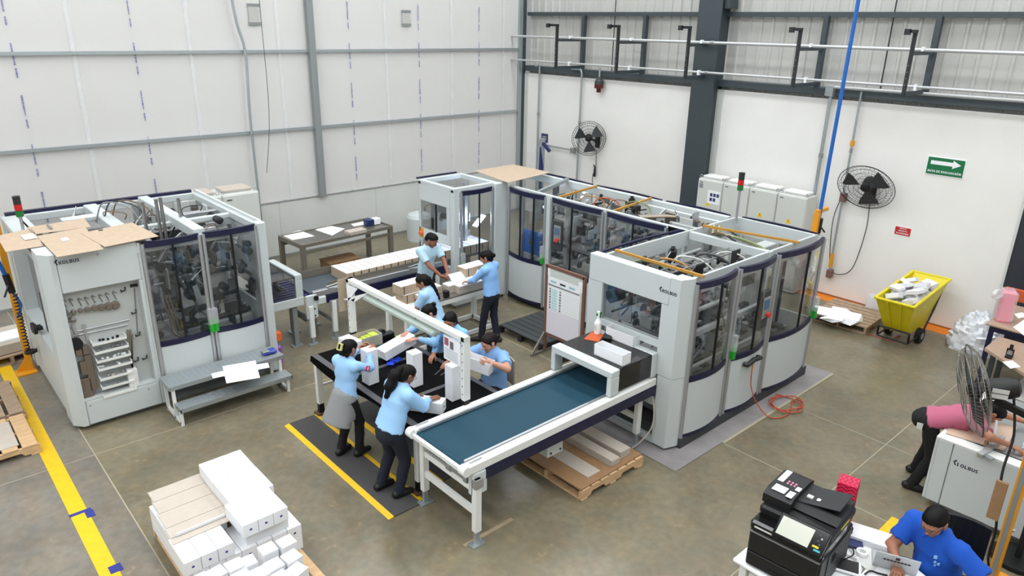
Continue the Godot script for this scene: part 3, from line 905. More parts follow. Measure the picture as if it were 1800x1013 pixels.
func works(parent, x0: float, x1: float, y0: float, y1: float, z0: float, z1: float, seed_: int, count: int):
	# the working parts inside a machine: beds, rails, shafts, motors, cylinders, hoses, brackets
	rng.seed = seed_
	var R := func(a: float, b: float) -> float: return rng.randf_range(a, b)
	var mats := [M.alu, M.steel, M.dark, M.grey, M.alu_dull, M.black, M.charcoal, M.dark, M.steel]
	for k in count:
		var c := Vector3(R.call(x0, x1), R.call(y0, y1), R.call(z0, z1))
		var m: Material = mats[rng.randi() % mats.size()]
		var st := mb()
		match rng.randi() % 9:
			0:
				var l: float = R.call(0.25, 0.7)
				var along := Vector3(l, 0, 0) if rng.randf() < 0.5 else Vector3(0, 0, l)
				var a := c - along * 0.5
				bar(st, a.clamp(Vector3(x0, y0, z0), Vector3(x1, y1, z1)), (a + along).clamp(Vector3(x0, y0, z0), Vector3(x1, y1, z1)), R.call(0.03, 0.07), R.call(0.03, 0.06), 0.004)
				obj("guide_rail", st, m, parent)
			1:
				var l: float = R.call(0.3, 0.8)
				var along := Vector3(l, 0, 0) if rng.randf() < 0.5 else Vector3(0, 0, l)
				var a := c - along * 0.5
				cyl(st, a.clamp(Vector3(x0, y0, z0), Vector3(x1, y1, z1)), (a + along).clamp(Vector3(x0, y0, z0), Vector3(x1, y1, z1)), R.call(0.01, 0.03), 8)
				obj("shaft", st, M.alu if rng.randf() < 0.6 else m, parent)
			2:
				var s := Vector3(R.call(0.12, 0.3), R.call(0.15, 0.4), R.call(0.015, 0.03))
				if rng.randf() < 0.5: s = Vector3(s.z, s.y, s.x)
				bx(st, c, s, 0.006)
				obj("mounting_plate", st, M.white2 if rng.randf() < 0.3 else m, parent)
			3:
				var up := Vector3.UP if rng.randf() < 0.4 else Vector3(0, 0, 1)
				lathe(st, [Vector2(0, 0), Vector2(0.05, 0), Vector2(0.055, 0.02), Vector2(0.055, 0.16), Vector2(0.03, 0.17), Vector2(0.03, 0.2), Vector2(0, 0.2)], 10, Transform3D(frame_of(up), c))
				obj("motor", st, M.dark if rng.randf() < 0.6 else M.black, parent)
			4:
				var up := Vector3(R.call(-1, 1), R.call(0.2, 1), R.call(-0.5, 0.5)).normalized()
				lathe(st, [Vector2(0, 0), Vector2(0.022, 0), Vector2(0.022, 0.14), Vector2(0.008, 0.142), Vector2(0.008, 0.24), Vector2(0, 0.24)], 8, Transform3D(frame_of(up), c))
				obj("air_cylinder", st, M.alu, parent)
			5:
				var e := c + Vector3(R.call(-0.3, 0.3), R.call(-0.3, 0.1), R.call(-0.2, 0.2))
				tube(st, curve([c, c + Vector3(R.call(-0.1, 0.1), R.call(0.05, 0.2), R.call(0.0, 0.1)), e + Vector3(0, 0.1, 0.05), e], 5), R.call(0.006, 0.012), 5)
				obj("air_line", st, [M.black, M.brass, M.grey, M.charcoal][rng.randi() % 4], parent)
			6:
				prism(st, [Vector2(0, 0), Vector2(0.16, 0), Vector2(0.16, 0.03), Vector2(0.05, 0.05), Vector2(0.03, 0.18), Vector2(0, 0.18)], Transform3D(Basis(Vector3.UP, R.call(0, TAU)), c), 0.05)
				obj("bracket", st, m, parent)
			7:
				lathe(st, [Vector2(0, 0), Vector2(0.06, 0), Vector2(0.06, 0.02), Vector2(0.025, 0.022), Vector2(0.025, 0.05), Vector2(0, 0.05)], 12, Transform3D(frame_of(Vector3(0, 0, 1)), c))
				obj("pulley", st, M.steel if rng.randf() < 0.5 else M.dark, parent)
			8:
				bx(st, c, Vector3(R.call(0.06, 0.16), R.call(0.06, 0.14), R.call(0.06, 0.14)), 0.01)
				obj("valve_block", st, m, parent)

func stack_light(parent, b: Vector3, high: float):
	pcyl("light_pole", parent, M.alu, b, b + Vector3(0, high - 0.27, 0), 0.02, 10)
	var y := b.y + high - 0.27
	for k in 3:
		pcyl(["green_light", "red_light", "buzzer"][k], parent, [M.green, M.red, M.dark][k], Vector3(b.x, y + k * 0.085, b.z), Vector3(b.x, y + k * 0.085 + 0.08, b.z), 0.045, 12)
	pcyl("light_cap", parent, M.dark, Vector3(b.x, y + 0.255, b.z), Vector3(b.x, y + 0.275, b.z), 0.047, 12)

func hmi(parent, c: Vector3, r: Vector3, n: Vector3):   # operator panel: dark pendant, screen, red stop knob
	var xf := Transform3D(Basis(r, Vector3.UP, n), c)
	var st := mb()
	bx(st, Vector3.ZERO, Vector3(0.24, 0.54, 0.06), 0.012, xf)
	var p := obj("control_panel", st, M.charcoal, parent)
	st = mb()
	bx(st, Vector3(0.02, 0.03, 0.034), Vector3(0.16, 0.30, 0.014), 0.006, xf)
	obj("panel_face", st, M.alu_dull, p)
	st = mb()
	bx(st, Vector3(0.02, 0.08, 0.043), Vector3(0.12, 0.13, 0.008), 0.0, xf)
	var sm := mat(Color(0.33, 0.43, 0.54), 0.2)
	obj("screen", st, sm, p)
	st = mb()
	lathe(st, [Vector2(0, 0), Vector2(0.02, 0), Vector2(0.02, 0.02), Vector2(0.038, 0.025), Vector2(0.038, 0.05), Vector2(0, 0.055)], 12, Transform3D(frame_of(n), xf * Vector3(0.05, -0.07, 0.04)))
	obj("stop_knob", st, mat(Color(0.80, 0.22, 0.14), 0.4), p)

func top_frame(t, x0: float, x1: float, z0: float, z1: float, y: float, w := 0.07, h := 0.12):
	pb("top_rail", t, M.white, x0, x1, y - h, y, z1 - w, z1, 0.006)
	pb("top_rail", t, M.white, x0, x1, y - h, y, z0, z0 + w, 0.006)
	pb("top_rail", t, M.white, x0, x0 + w, y - h, y, z0 + w, z1 - w, 0.006)
	pb("top_rail", t, M.white, x1 - w, x1, y - h, y, z0 + w, z1 - w, 0.006)

# ---------------------------------------------------------------- the tooling machine at the left
func machine_a():
	var t := thing("box_making_machine", "white box-making machine with open tool alcove and two glazed doors", "machine", Vector3(2.6, 0, -10.9))
	var zf := -9.60
	var zb := -12.3
	# left block round the tool alcove
	var st := mb()
	prism(st, [Vector2(1.34, 9.6), Vector2(1.24, 9.72), Vector2(1.24, 10.05), Vector2(1.40, 10.05), Vector2(1.40, 9.6)], Transform3D(Basis(Vector3(1, 0, 0), Vector3(0, 0, -1), Vector3(0, 1, 0)), Vector3(0, 0.06, 0)), 2.30)
	obj("corner_pillar", st, M.white, t)
	pb("logo_panel", t, M.white, 1.405, 2.30, 1.86, 2.36, zf - 0.06, zf, 0.012)
	pb("alcove_back", t, M.white2, 1.40, 2.30, 0.42, 1.86, zf - 0.16, zf - 0.13)
	pb("alcove_shelf", t, M.white, 1.40, 2.30, 0.40, 0.425, zf - 0.15, zf)
	pb("alcove_side", t, M.white, 2.26, 2.30, 0.425, 1.86, zf - 0.15, zf)
	pb("alcove_slot_shade", t, M.dark, 1.72, 2.02, 1.855, 1.862, zf - 0.05, zf - 0.02)  # flat dark strip: the shade of a slot put in as colour
	pb("lower_panel", t, M.white, 1.405, 2.30, 0.06, 0.395, zf - 0.06, zf, 0.012)
	for p: Vector3 in [Vector3(1.45, 0.33, zf), Vector3(2.15, 0.33, zf)]: pcyl("panel_lock", t, M.alu_dull, p, p + Vector3(0, 0, 0.006), 0.012, 8)
	pb("plinth", t, M.grey, 1.36, 3.9, 0.0, 0.06, zb, zf - 0.1)
	pb("core_wall", t, M.white2, 1.40, 2.28, 0.06, 2.28, -10.1, -9.78)
	# left flank
	pb("side_panel", t, M.white, 1.26, 1.30, 0.06, 0.95, -12.3, -10.05, 0.01)
	pb("side_panel", t, M.grey, 1.42, 1.45, 0.95, 2.26, -12.3, -10.05)
	pb("flank_frame", t, M.white, 1.24, 1.46, 0.06, 2.30, -12.32, -11.95, 0.012)
	pb("flank_ledge", t, M.white, 1.24, 1.46, 0.93, 0.97, -11.95, -10.05)
	pb("flank_head", t, M.white, 1.24, 1.46, 2.2, 2.30, -11.95, -10.05, 0.01)
	pb("switch_box", t, M.charcoal, 1.3, 1.43, 1.05, 1.6, -10.7, -10.3, 0.01)
	pb("stop_button_box", t, M.red, 1.36, 1.42, 1.45, 1.53, -10.95, -10.87, 0.006)
	pb("rating_label", t, M.paint, 1.41, 1.421, 1.62, 1.74, -11.3, -11.15)
	for p: Vector3 in [Vector3(1.28, 1.02, -11.0), Vector3(1.28, 1.05, -10.85)]:
		st = mb()
		lathe(st, [Vector2(0, 0), Vector2(0.03, 0), Vector2(0.03, 0.06), Vector2(0.075, 0.07), Vector2(0.075, 0.11), Vector2(0, 0.12)], 12, Transform3D(frame_of(Vector3(-1, 0, 0)), p))
		obj("hand_wheel", st, M.black, t)
	brand(t, onz(96, 466, zf + 0.001), Vector3(1, 0, 0), 0.047)
	pcyl("panel_bolt", t, M.alu_dull, Vector3(1.85, 2.28, zf), Vector3(1.85, 2.28, zf + 0.004), 0.012, 8)
	# doors
	pb("door_post", t, M.white, 2.30, 2.335, 0.06, 2.34, zf - 0.08, zf, 0.006)
	bay(t, Vector3(2.33, 0, zf), Vector3(1, 0, 0), Vector3(0, 0, 1), 0.76, 0.36, 0.93, 2.32, 0.05, [0.5], "right")
	bay(t, Vector3(3.09, 0, zf), Vector3(1, 0, 0), Vector3(0, 0, 1), 0.77, 0.36, 0.93, 2.32, 0.05, [0.5], "left")
	pb("end_post", t, M.white, 3.86, 3.99, 0.04, 2.34, -9.75, zf, 0.012)
	pb("end_panel", t, M.white, 3.95, 3.99, 0.04, 1.0, zb, -9.75)
	pb("end_panel", t, M.white, 3.95, 3.99, 1.35, 2.34, zb, -9.75)
	pb("end_panel", t, M.white, 3.95, 3.99, 1.0, 1.35, -10.15, -9.75)
	pb("end_panel", t, M.white, 3.95, 3.99, 1.0, 1.35, zb, -11.25)
	pb("rear_panel", t, M.white2, 1.3, 3.95, 0.06, 1.2, zb, zb + 0.04)
	pb("rear_glass", t, M.glass, 1.3, 3.95, 1.2, 2.24, zb, zb + 0.01)
	for x: float in [2.2, 3.05]: pb("rear_post", t, M.white, x - 0.03, x + 0.03, 1.2, 2.25, zb, zb + 0.05)
	pb("rear_rail", t, M.navy, 1.3, 3.9, 2.30, 2.345, zb - 0.05, zb + 0.03)
	top_frame(t, 1.42, 3.99, zb, zf, 2.30, 0.10, 0.10)
	# bed and top beams
	pb("machine_bed", t, M.white2, 2.36, 3.9, 0.3, 0.62, -12.1, -9.8, 0.01)
	pb("bed_rail", t, M.white, 2.36, 3.9, 0.62, 0.70, -9.98, -9.86, 0.01)
	pb("bed_rail", t, M.white, 2.36, 3.9, 0.62, 0.78, -10.3, -10.2, 0.01)
	pb("inner_wall", t, M.charcoal, 2.36, 3.94, 0.62, 1.9, -11.6, -11.56)
	pb("top_beam", t, M.white, 2.28, 2.46, 2.2, 2.34, zb + 0.1, -9.75, 0.01)
	pb("top_beam", t, M.white, 3.05, 3.2, 2.22, 2.36, zb + 0.1, -9.75, 0.01)
	pb("top_beam", t, M.white, 1.85, 2.3, 2.26, 2.33, -11.6, -11.42, 0.01)
	pb("top_beam", t, M.white, 2.0, 3.9, 2.2, 2.27, -10.75, -10.66, 0.01)
	pb("cross_tube", t, M.alu, 3.2, 3.9, 2.16, 2.24, -11.2, -11.12, 0.01)
	for p: Array in [[258, 338, 402], [290, 335, 400], [283, 352, 408], [322, 348, 408]]:
		var b := onz(p[0], p[2], -10.5)
		pb("upright_guide", t, M.steel, b.x - 0.02, b.x + 0.02, 1.8, 2.62 + rng.randf() * 0.08, -10.53, -10.5)
		pb("guide_channel", t, M.alu_dull, b.x - 0.02, b.x - 0.012, 1.8, 2.6, -10.5, -10.475)
	# energy chain and steel lever arms low in the window
	st = mb()
	tube(st, [Vector3(3.75, 1.0, -9.9), Vector3(3.2, 0.98, -9.9), Vector3(3.0, 0.98, -9.9), Vector3(2.92, 1.04, -9.9), Vector3(2.92, 1.12, -9.9), Vector3(3.0, 1.18, -9.9), Vector3(3.15, 1.18, -9.9)], 0.045, 8)
	obj("energy_chain", st, M.black, t)
	pcyl("roller", t, M.black, Vector3(2.7, 0.95, -9.92), Vector3(3.05, 0.97, -9.92), 0.05, 12)
	for x: float in [2.95, 3.15]:
		st = mb()
		prism(st, [Vector2(0, 0), Vector2(0.16, 0.02), Vector2(0.13, 0.1), Vector2(0.06, 0.13), Vector2(0.02, 0.3), Vector2(-0.04, 0.28)], Transform3D(Basis(), Vector3(x - 0.1, 1.2, -10.0)), 0.03)
		obj("lever_arm", st, M.white, t)
	works(t, 2.4, 3.2, 0.75, 1.95, -10.9, -9.85, 101, 95)
	works(t, 3.15, 3.85, 0.75, 2.0, -10.9, -9.85, 105, 75)
	works(t, 2.4, 3.85, 0.75, 2.2, -12.0, -10.9, 106, 50)
	works(t, 1.6, 3.8, 2.05, 2.25, -12.0, -9.9, 102, 40)
	for k in 3:
		ptube("air_line", t, [M.grey, M.charcoal, M.brass][k], curve([Vector3(2.25 + k * 0.1, 2.3, -11.3), Vector3(2.35 + k * 0.1, 2.55, -11.2), Vector3(2.6 + k * 0.1, 2.5, -10.9), Vector3(2.7 + k * 0.1, 2.25, -10.8)], 6), 0.01, 6)
	for k in 3:
		ptube("air_line", t, M.brass, curve([Vector3(2.55 + k * 0.05, 1.5, -9.85), Vector3(2.6 + k * 0.04, 1.2, -9.8), Vector3(2.62 + k * 0.05, 0.95, -9.8), Vector3(2.75 + k * 0.05, 0.82, -9.85)], 6), 0.012, 6)
	stack_light(t, Vector3(1.36, 2.28, -11.3), 0.48)
	# delivery hood at the right end: white frame, dark glass, ribbed belt
	pb("hood_beam", t, M.white, 4.62, 4.74, 1.15, 1.24, -11.2, -10.2, 0.008)
	pb("hood_post", t, M.white, 4.62, 4.74, 0.78, 1.15, -10.26, -10.2, 0.006)
	pb("hood_post", t, M.white, 4.62, 4.74, 0.78, 1.15, -11.2, -11.14, 0.006)
	pb("hood_sill", t, M.white, 3.99, 4.74, 0.72, 0.86, -10.23, -10.19, 0.006)
	pb("hood_top_glass", t, M.smoke, 3.99, 4.62, 1.2, 1.21, -11.2, -10.2)
	pb("hood_glass", t, M.glass, 3.99, 4.62, 0.86, 1.2, -10.215, -10.205)
	pb("delivery_belt", t, M.navy, 3.99, 4.74, 0.78, 0.83, -11.15, -10.25)
	for k in 8: pb("belt_rib", t, mat(Color(0.18, 0.19, 0.42), 0.4), 3.99, 4.9, 0.83, 0.85, -11.1 + k * 0.11, -11.04 + k * 0.11)
	works(t, 4.05, 4.55, 0.88, 1.05, -10.9, -10.35, 103, 12)
	for p: Array in [[4.15, -10.3], [4.6, -10.3], [4.82, -10.85]]:
		pb("delivery_leg", t, M.alu_dull if p[0] < 4.7 else M.steel, p[0] - 0.04, p[0] + 0.04, 0.02, 0.75, p[1] - 0.04, p[1] + 0.04)
		pb("foot_plate", t, M.galv, p[0] - 0.09, p[0] + 0.09, 0.0, 0.02, p[1] - 0.06, p[1] + 0.06)
	pb("orange_warning_tab", t, M.orange, 3.99, 4.06, 0.5, 0.62, -9.72, -9.6)

func alcove_tools():
	var z := -9.72
	for k in 8:
		var p := onz([112, 124, 139, 151, 163, 175.5, 187, 200][k], [534, 532, 531, 529, 526, 524, 521.5, 519][k], z)
		var st := mb()
		tube(st, [p + Vector3(0.035, 0.02, 0), p + Vector3(0, 0.05, 0), p + Vector3(-0.012, 0.045, 0.01), p + Vector3(0.02, -0.05 - 0.002 * k, 0)], 0.006, 6)
		one("hex_key", st, M.steel, "small hex key hanging in the top row of the tool alcove", "hex key", "hex keys in the tool alcove")
	for k in 6:
		var p := onz([140.7, 153, 166, 178, 190.5, 202][k], [545.7, 543.6, 541, 540, 537.7, 536][k], z)
		var st := mb()
		var s := 0.03 + 0.005 * k
		lathe(st, [Vector2(0, 0), Vector2(s, 0), Vector2(s, 0.03), Vector2(s * 0.7, 0.035), Vector2(s * 0.7, 0.05), Vector2(0, 0.05)], 10, Transform3D(frame_of(Vector3(0, 0, 1)), p))
		one("roller_disc", st, M.disc, "worn metal roller disc in the row below the hex keys", "roller", "roller discs in the tool alcove")
	for k in 5:
		var p := onz([113, 122, 129, 118, 128][k], [548, 555, 549, 562, 563][k], z)
		var st := mb()
		bx(st, Vector3.ZERO, Vector3(0.07, 0.05, 0.05), 0.01, Transform3D(Basis(Vector3(0, 0, 1), k * 0.7), p))
		one("steel_clamp", st, M.steel, "small dark clamp in the bunch at the alcove's upper edge", "clamp", "bunched clamps in the tool alcove")
	for a: Array in [[133, 583, 228, 562, "upper long chrome rod with a T handle in the tool alcove"], [128, 591, 224, 571, "lower long chrome rod with a T handle in the tool alcove"]]:
		var t := thing("t_handle_rod", a[4], "tool", onz(a[0], a[1], z))
		pcyl("rod", t, M.alu, onz(a[0], a[1], z), onz(a[2], a[3], z), 0.012, 8)
		pbar("handle", t, M.alu, onz(a[0], a[1], z) + Vector3(-0.02, 0.1, 0), onz(a[0], a[1], z) + Vector3(0.01, -0.05, 0), 0.035)
	var t := thing("mallet", "round black rubber mallet with long chrome shaft in the alcove", "mallet", onz(132, 603, z))
	pcyl("head", t, M.rubber, onz(132, 603, z), onz(132, 603, z) + Vector3(0, 0, 0.08), 0.075, 16)
	pbar("shaft", t, M.alu, onz(146, 570, z), onz(154, 598, z), 0.03)
	# tray rack
	for k in 7:
		var a := onz([158, 162, 166, 169, 172, 175, 178][k], [604, 619, 634, 648, 665, 680, 695][k], z)
		var w := 0.40
		t = thing("parts_tray", ["tray with black tools, topmost of the tray rack", "tray of small fittings, second from the rack's top", "tray of pale plugs, third from the rack's top", "tray holding a folded paper, fourth from the rack's top", "tray of pale strips, fifth from the rack's top", "nearly empty tray, second from the rack's bottom", "empty tray, bottom of the tray rack"][k].insert(0, "white "), "tray", a, 0.0, "white trays in the tool alcove")
		var c := Vector3(a.x + w * 0.5, a.y, -9.64)
		pb("base", t, M.white, a.x, a.x + w, a.y, a.y + 0.01, -9.735, -9.6)
		pb("lip", t, M.paint, a.x, a.x + w, a.y, a.y + 0.03, -9.6, -9.588)
		for x: float in [a.x, a.x + w - 0.012]: pb("side", t, M.paint, x, x + 0.012, a.y, a.y + 0.05, -9.735, -9.59)
		var kinds := [M.black, M.alu_dull, M.paper, M.paper, M.greyboard, M.grey, M.grey]
		for q in [5, 9, 8, 2, 4, 1, 0][k]:
			rng.seed = k * 20 + q
			var p := Vector3(a.x + rng.randf_range(0.05, w - 0.06), a.y + 0.03, -9.66 + rng.randf_range(-0.03, 0.03))
			var st := mb()
			bx(st, Vector3.ZERO, Vector3(rng.randf_range(0.02, 0.05) * (2.0 if k in [3, 4] else 1.0), 0.03, 0.03), 0.008, Transform3D(Basis(Vector3.UP, rng.randf() * 3.0), p))
			obj("fitting", st, kinds[k], t)
	for a: Array in [[136, 616, 0.09, 0.1], [149, 613, 0.09, 0.12], [145, 645, 0.09, 0.18], [158, 653, 0.1, 0.5], [143, 681, 0.1, 0.27], [154, 680, 0.1, 0.29]]:
		var p := onz(a[0], a[1], z)
		var st := mb()
		bx(st, p + Vector3(0, 0, 0.04), Vector3(a[2] * 0.8, a[3], 0.07), 0.006)
		one("wooden_block", st, M.block, "brown wooden spacer block standing left of the tray rack", "block", "spacer blocks in the tool alcove")
	t = thing("rod_holder", "white upright holder with metal rods right of the tray rack", "holder", onz(235, 675, z))
	var b := onz(235, 676, -9.66)
	pb("holder", t, M.paint, b.x - 0.06, b.x + 0.06, b.y - 0.02, b.y + 0.24, -9.7, -9.6, 0.006)
	for a: Array in [[224, 580], [229, 580], [232, 588]]: pbar("rod", t, M.stainless, onz(a[0], a[1], -9.66), b + Vector3(0, 0.1, 0), 0.022)
	t = thing("locking_bar", "thin locking rod with black knob at the alcove's right edge", "rod", onz(241, 588, z))
	pcyl("rod", t, M.steel, onz(236, 507, z), onz(242, 588, z), 0.006, 6)
	pcyl("knob", t, M.black, onz(229, 503, z), onz(242, 501, z), 0.02, 8)
	for a: Array in [[235, 549], [242, 588], [239, 633], [254, 629], [216, 510]]:
		var p := onz(a[0], a[1], z)
		var st := mb()
		tube(st, [p + Vector3(0.03, 0.03, 0), p + Vector3(0.02, 0.0, 0.03), p + Vector3(-0.03, -0.01, 0.03), p + Vector3(-0.035, 0.02, 0.05)], 0.011, 6)
		one("wall_hook", st, M.charcoal, "small steel hook on the alcove's right side", "hook", "hooks in the tool alcove")

# ---------------------------------------------------------------- the long machine and the corner machine
func machine_b():
	var t := thing("box_lining_machine", "long white machine with bowed glass doors and raised end cabin", "machine", Vector3(9.3, 0, -8.4))
	var xf := 8.79
	var L := Vector3(0, 0, 1)
	var N := Vector3(-1, 0, 0)
	var yt := 2.20
	# end cabin
	var x0 := 7.57
	var zc := -9.93
	var zr := -11.02
	pb("cabin_pillar", t, M.white, x0, x0 + 0.13, 0.06, 2.26, zc - 0.12, zc, 0.012)
	pb("cabin_wall_low", t, M.white, x0, x0 + 0.04, 1.20, 1.37, zr, zc - 0.12)
	pb("cabin_wall_low", t, M.white, x0, x0 + 0.04, 0.06, 0.8, zr, zc - 0.12)
	pb("cabin_wall_head", t, M.white, x0, x0 + 0.04, 1.90, 2.26, zr, zc - 0.12, 0.01)
	pb("cabin_wall_edge", t, M.white, x0, x0 + 0.04, 0.8, 1.9, zr, zr + 0.06)
	pb("cabin_wall_edge", t, M.white, x0, x0 + 0.04, 1.37, 1.9, zc - 0.22, zc - 0.12)
	pb("cabin_window", t, M.glass, x0 + 0.015, x0 + 0.022, 1.37, 1.9, zr + 0.06, zc - 0.22)
	pb("window_divider", t, M.black, x0 - 0.002, x0 + 0.03, 1.37, 1.9, -10.5, -10.48)
	var st := mb()
	lathe(st, [Vector2(0, 0), Vector2(0.04, 0), Vector2(0.045, 0.03), Vector2(0.03, 0.06), Vector2(0, 0.065)], 12, Transform3D(frame_of(N), Vector3(x0, 1.27, -10.93)))
	pb("stop_plate", t, M.amber, x0 - 0.006, x0, 1.18, 1.36, -10.98, -10.88)
	obj("stop_button", st, M.orange, t)
	pb("cabin_rear", t, M.white2, x0, 8.79, 0.06, 1.1, zr, zr + 0.03)
	pb("cabin_rear_glass", t, M.glass, x0, 8.79, 1.1, 2.2, zr, zr + 0.01)
	top_frame(t, x0, 8.60, zr, zc, 2.28, 0.09, 0.08)
	pb("rear_rail", t, M.navy, x0, 8.5, 2.28, 2.31, zr - 0.06, zr - 0.02)
	pb("cabin_plinth", t, M.grey, x0 + 0.05, 8.79, 0.0, 0.06, zr, zc - 0.03)
	pb("cabin_front_low", t, M.white, 7.70, 8.46, 0.06, 0.62, zc - 0.04, zc, 0.008)
	bay(t, Vector3(7.70, 0, zc), Vector3(1, 0, 0), Vector3(0, 0, 1), 0.78, 0.62, 0.74, 2.2, 0.07, [0.52], "left")
	pb("corner_panel", t, M.white, 8.48, 8.80, 0.05, 2.27, zc - 0.05, zc + 0.06, 0.012)
	pb("cabin_inner_post", t, M.alu, 8.3, 8.36, 0.3, 2.2, -10.6, -10.54)
	pb("cabin_inner_post", t, M.galv, 7.8, 7.9, 0.3, 2.2, -10.95, -10.85)
	pb("cabin_inner_box", t, M.white2, 7.8, 8.5, 1.3, 1.55, -10.98, -10.75, 0.01)
	works(t, 7.75, 8.45, 1.25, 1.8, -10.95, -10.6, 201, 22)
	# task lamp inside: a lit panel
	var lit := mat(Color(0.9, 0.95, 1.0), 0.4)
	lit.emission_enabled = true
	lit.emission = Color(0.75, 0.88, 1.0)
	lit.emission_energy_multiplier = 1.5
	st = mb()
	bx(st, Vector3.ZERO, Vector3(0.3, 0.02, 0.14), 0.005, Transform3D(Basis(Vector3(0, 0, 1), 0.7), Vector3(8.62, 1.42, -10.5)))
	obj("task_light", st, lit, t)
	var om := OmniLight3D.new()
	om.name = "task_glow"
	om.light_energy = 0.3
	om.light_color = Color(0.8, 0.9, 1.0)
	om.light_size = 0.1
	om.omni_range = 30.0
	om.shadow_enabled = true
	om.position = t.to_local(Vector3(8.5, 1.5, -10.45)) if t.is_inside_tree() else Vector3(8.5, 1.5, -10.45) - t.position
	t.add_child(om)
	# long front with three bowed doors
	pb("kick_plate", t, M.charcoal, xf + 0.03, 10.0, 0.0, 0.1, -9.86, -5.95)
	bay(t, Vector3(xf, 0, -9.84), L, N, 1.02, 0.10, 0.93, 2.17, 0.10, [0.42, 0.74], "right")
	bay(t, Vector3(xf, 0, -8.72), L, N, 1.24, 0.10, 0.93, 2.17, 0.06, [0.45])
	bay(t, Vector3(xf, 0, -7.46), L, N, 1.24, 0.10, 0.93, 2.17, 0.06, [0.5])
	pb("door_post", t, M.white, xf - 0.01, xf + 0.05, 0.1, 2.2, -8.82, -8.72)
	pb("door_post", t, M.white, xf, xf + 0.08, 0.1, 2.2, -6.22, -5.9)
	for a: Array in [[-9.84, -8.8], [-8.8, -7.46], [-7.46, -5.9]]:
		pb("top_rail", t, M.white, xf + 0.0, xf + 0.065, 2.06, 2.21, a[0], a[1], 0.006)
	hmi(t, Vector3(xf - 0.03, 1.55, -8.5), L, N)
	# rear rails, glass and cross members
	pb("rear_rail", t, M.white, 9.93, 10.02, 2.08, 2.22, -11.0, -5.92, 0.006)
	for a: Array in [[-10.9, -8.9], [-8.8, -7.3], [-7.2, -5.96]]:
		st = mb()
		prism(st, arc_strip(0, a[1] - a[0], a[1] - a[0], 0.06, -0.02, 0.02), Transform3D(Basis(Vector3(0, 0, 1), Vector3(1, 0, 0), Vector3.UP), Vector3(10.06, 2.2, a[0])), 0.028)
		obj("rear_door_rail", st, M.navy, t)
		pb("rear_door_panel", t, M.white2, 10.03, 10.06, 0.1, 0.95, a[0], a[1])
		pb("rear_glass", t, M.glass, 10.04, 10.05, 0.95, 2.2, a[0], a[1])
		pb("rear_door_post", t, M.black, 10.03, 10.07, 0.95, 2.2, (a[0] + a[1]) * 0.5 - 0.02, (a[0] + a[1]) * 0.5 + 0.02)
	pbar("cross_rail", t, M.galv, Vector3(8.85, 2.2, -9.1), Vector3(9.95, 2.24, -9.45), 0.06)
	for a: Array in [[-8.6], [-7.35]]:
		pbar("amber_cross_bar", t, M.amber_bar, Vector3(8.85, 2.2, a[0]), Vector3(9.95, 2.24, a[0] - 0.1), 0.032)
	pb("machine_bed", t, M.grey, xf + 0.12, 9.9, 0.3, 0.8, -9.8, -5.95)
	pb("bed_plate", t, M.white2, xf + 0.14, 9.85, 0.8, 0.84, -8.6, -7.6)
	pb("inner_shelf", t, M.alu_dull, xf + 0.12, 9.2, 1.30, 1.36, -8.6, -6.4, 0.006)
	pb("inner_shelf", t, M.alu_dull, xf + 0.12, 9.0, 0.90, 0.95, -8.6, -6.4, 0.006)
	pb("blue_sheet", t, M.blue, 9.1, 9.13, 0.9, 1.35, -9.75, -9.0)
	pb("blank_feeder_tray", t, M.white2, 9.0, 9.4, 0.84, 0.88, -9.4, -8.9)
	pb("inner_post", t, M.alu, 8.95, 9.0, 0.8, 2.1, -9.7, -9.62)
	pb("inner_post", t, M.white2, 9.1, 9.2, 0.8, 2.1, -8.66, -8.58)
	pb("inner_frame", t, M.white, 9.78, 9.84, 1.6, 2.16, -7.4, -5.95, 0.008)
	pb("inner_frame", t, M.white2, 9.35, 9.4, 1.2, 2.1, -6.6, -5.95, 0.008)
	works(t, 8.95, 9.4, 0.9, 1.9, -8.55, -6.4, 202, 85)
	works(t, 9.3, 9.85, 0.9, 2.05, -9.7, -6.0, 203, 70)
	works(t, 8.9, 9.5, 0.85, 1.3, -9.7, -8.9, 204, 18)
	works(t, 9.0, 9.85, 1.85, 2.1, -8.6, -6.1, 205, 60)
	for k in 3:
		var st2 := mb()
		var pts := []
		for i in 9: pts.append(Vector3(9.82, 2.0 - 0.1 * k, -8.3 + i * 0.33) + Vector3(0, 0.1 if i in [3, 4, 7] else 0.0, 0))
		tube(st2, pts, 0.014, 6)
		obj("steel_pipe", st2, M.charcoal, t)
	for k in 4:
		ptube("air_line", t, [M.line_tan, M.rust, M.brass, M.line_green][k], curve([Vector3(9.1 + 0.1 * k, 2.05, -8.4 + 0.25 * k), Vector3(9.15 + 0.1 * k, 2.24, -8.25 + 0.25 * k), Vector3(9.3 + 0.1 * k, 2.2, -8.0 + 0.25 * k), Vector3(9.3 + 0.1 * k, 2.05, -7.9 + 0.25 * k)], 6), 0.01, 6)
	for k in 7:
		ptube("cable_bundle", t, [M.brass, M.grey, M.greyboard][k % 3], curve([Vector3(9.3, 2.06, -7.3 + k * 0.03), Vector3(9.5, 2.14, -6.8 + k * 0.03), Vector3(9.65, 2.12, -6.3 + k * 0.03), Vector3(9.45, 2.18, -6.1 + k * 0.02)], 6), 0.016, 6)

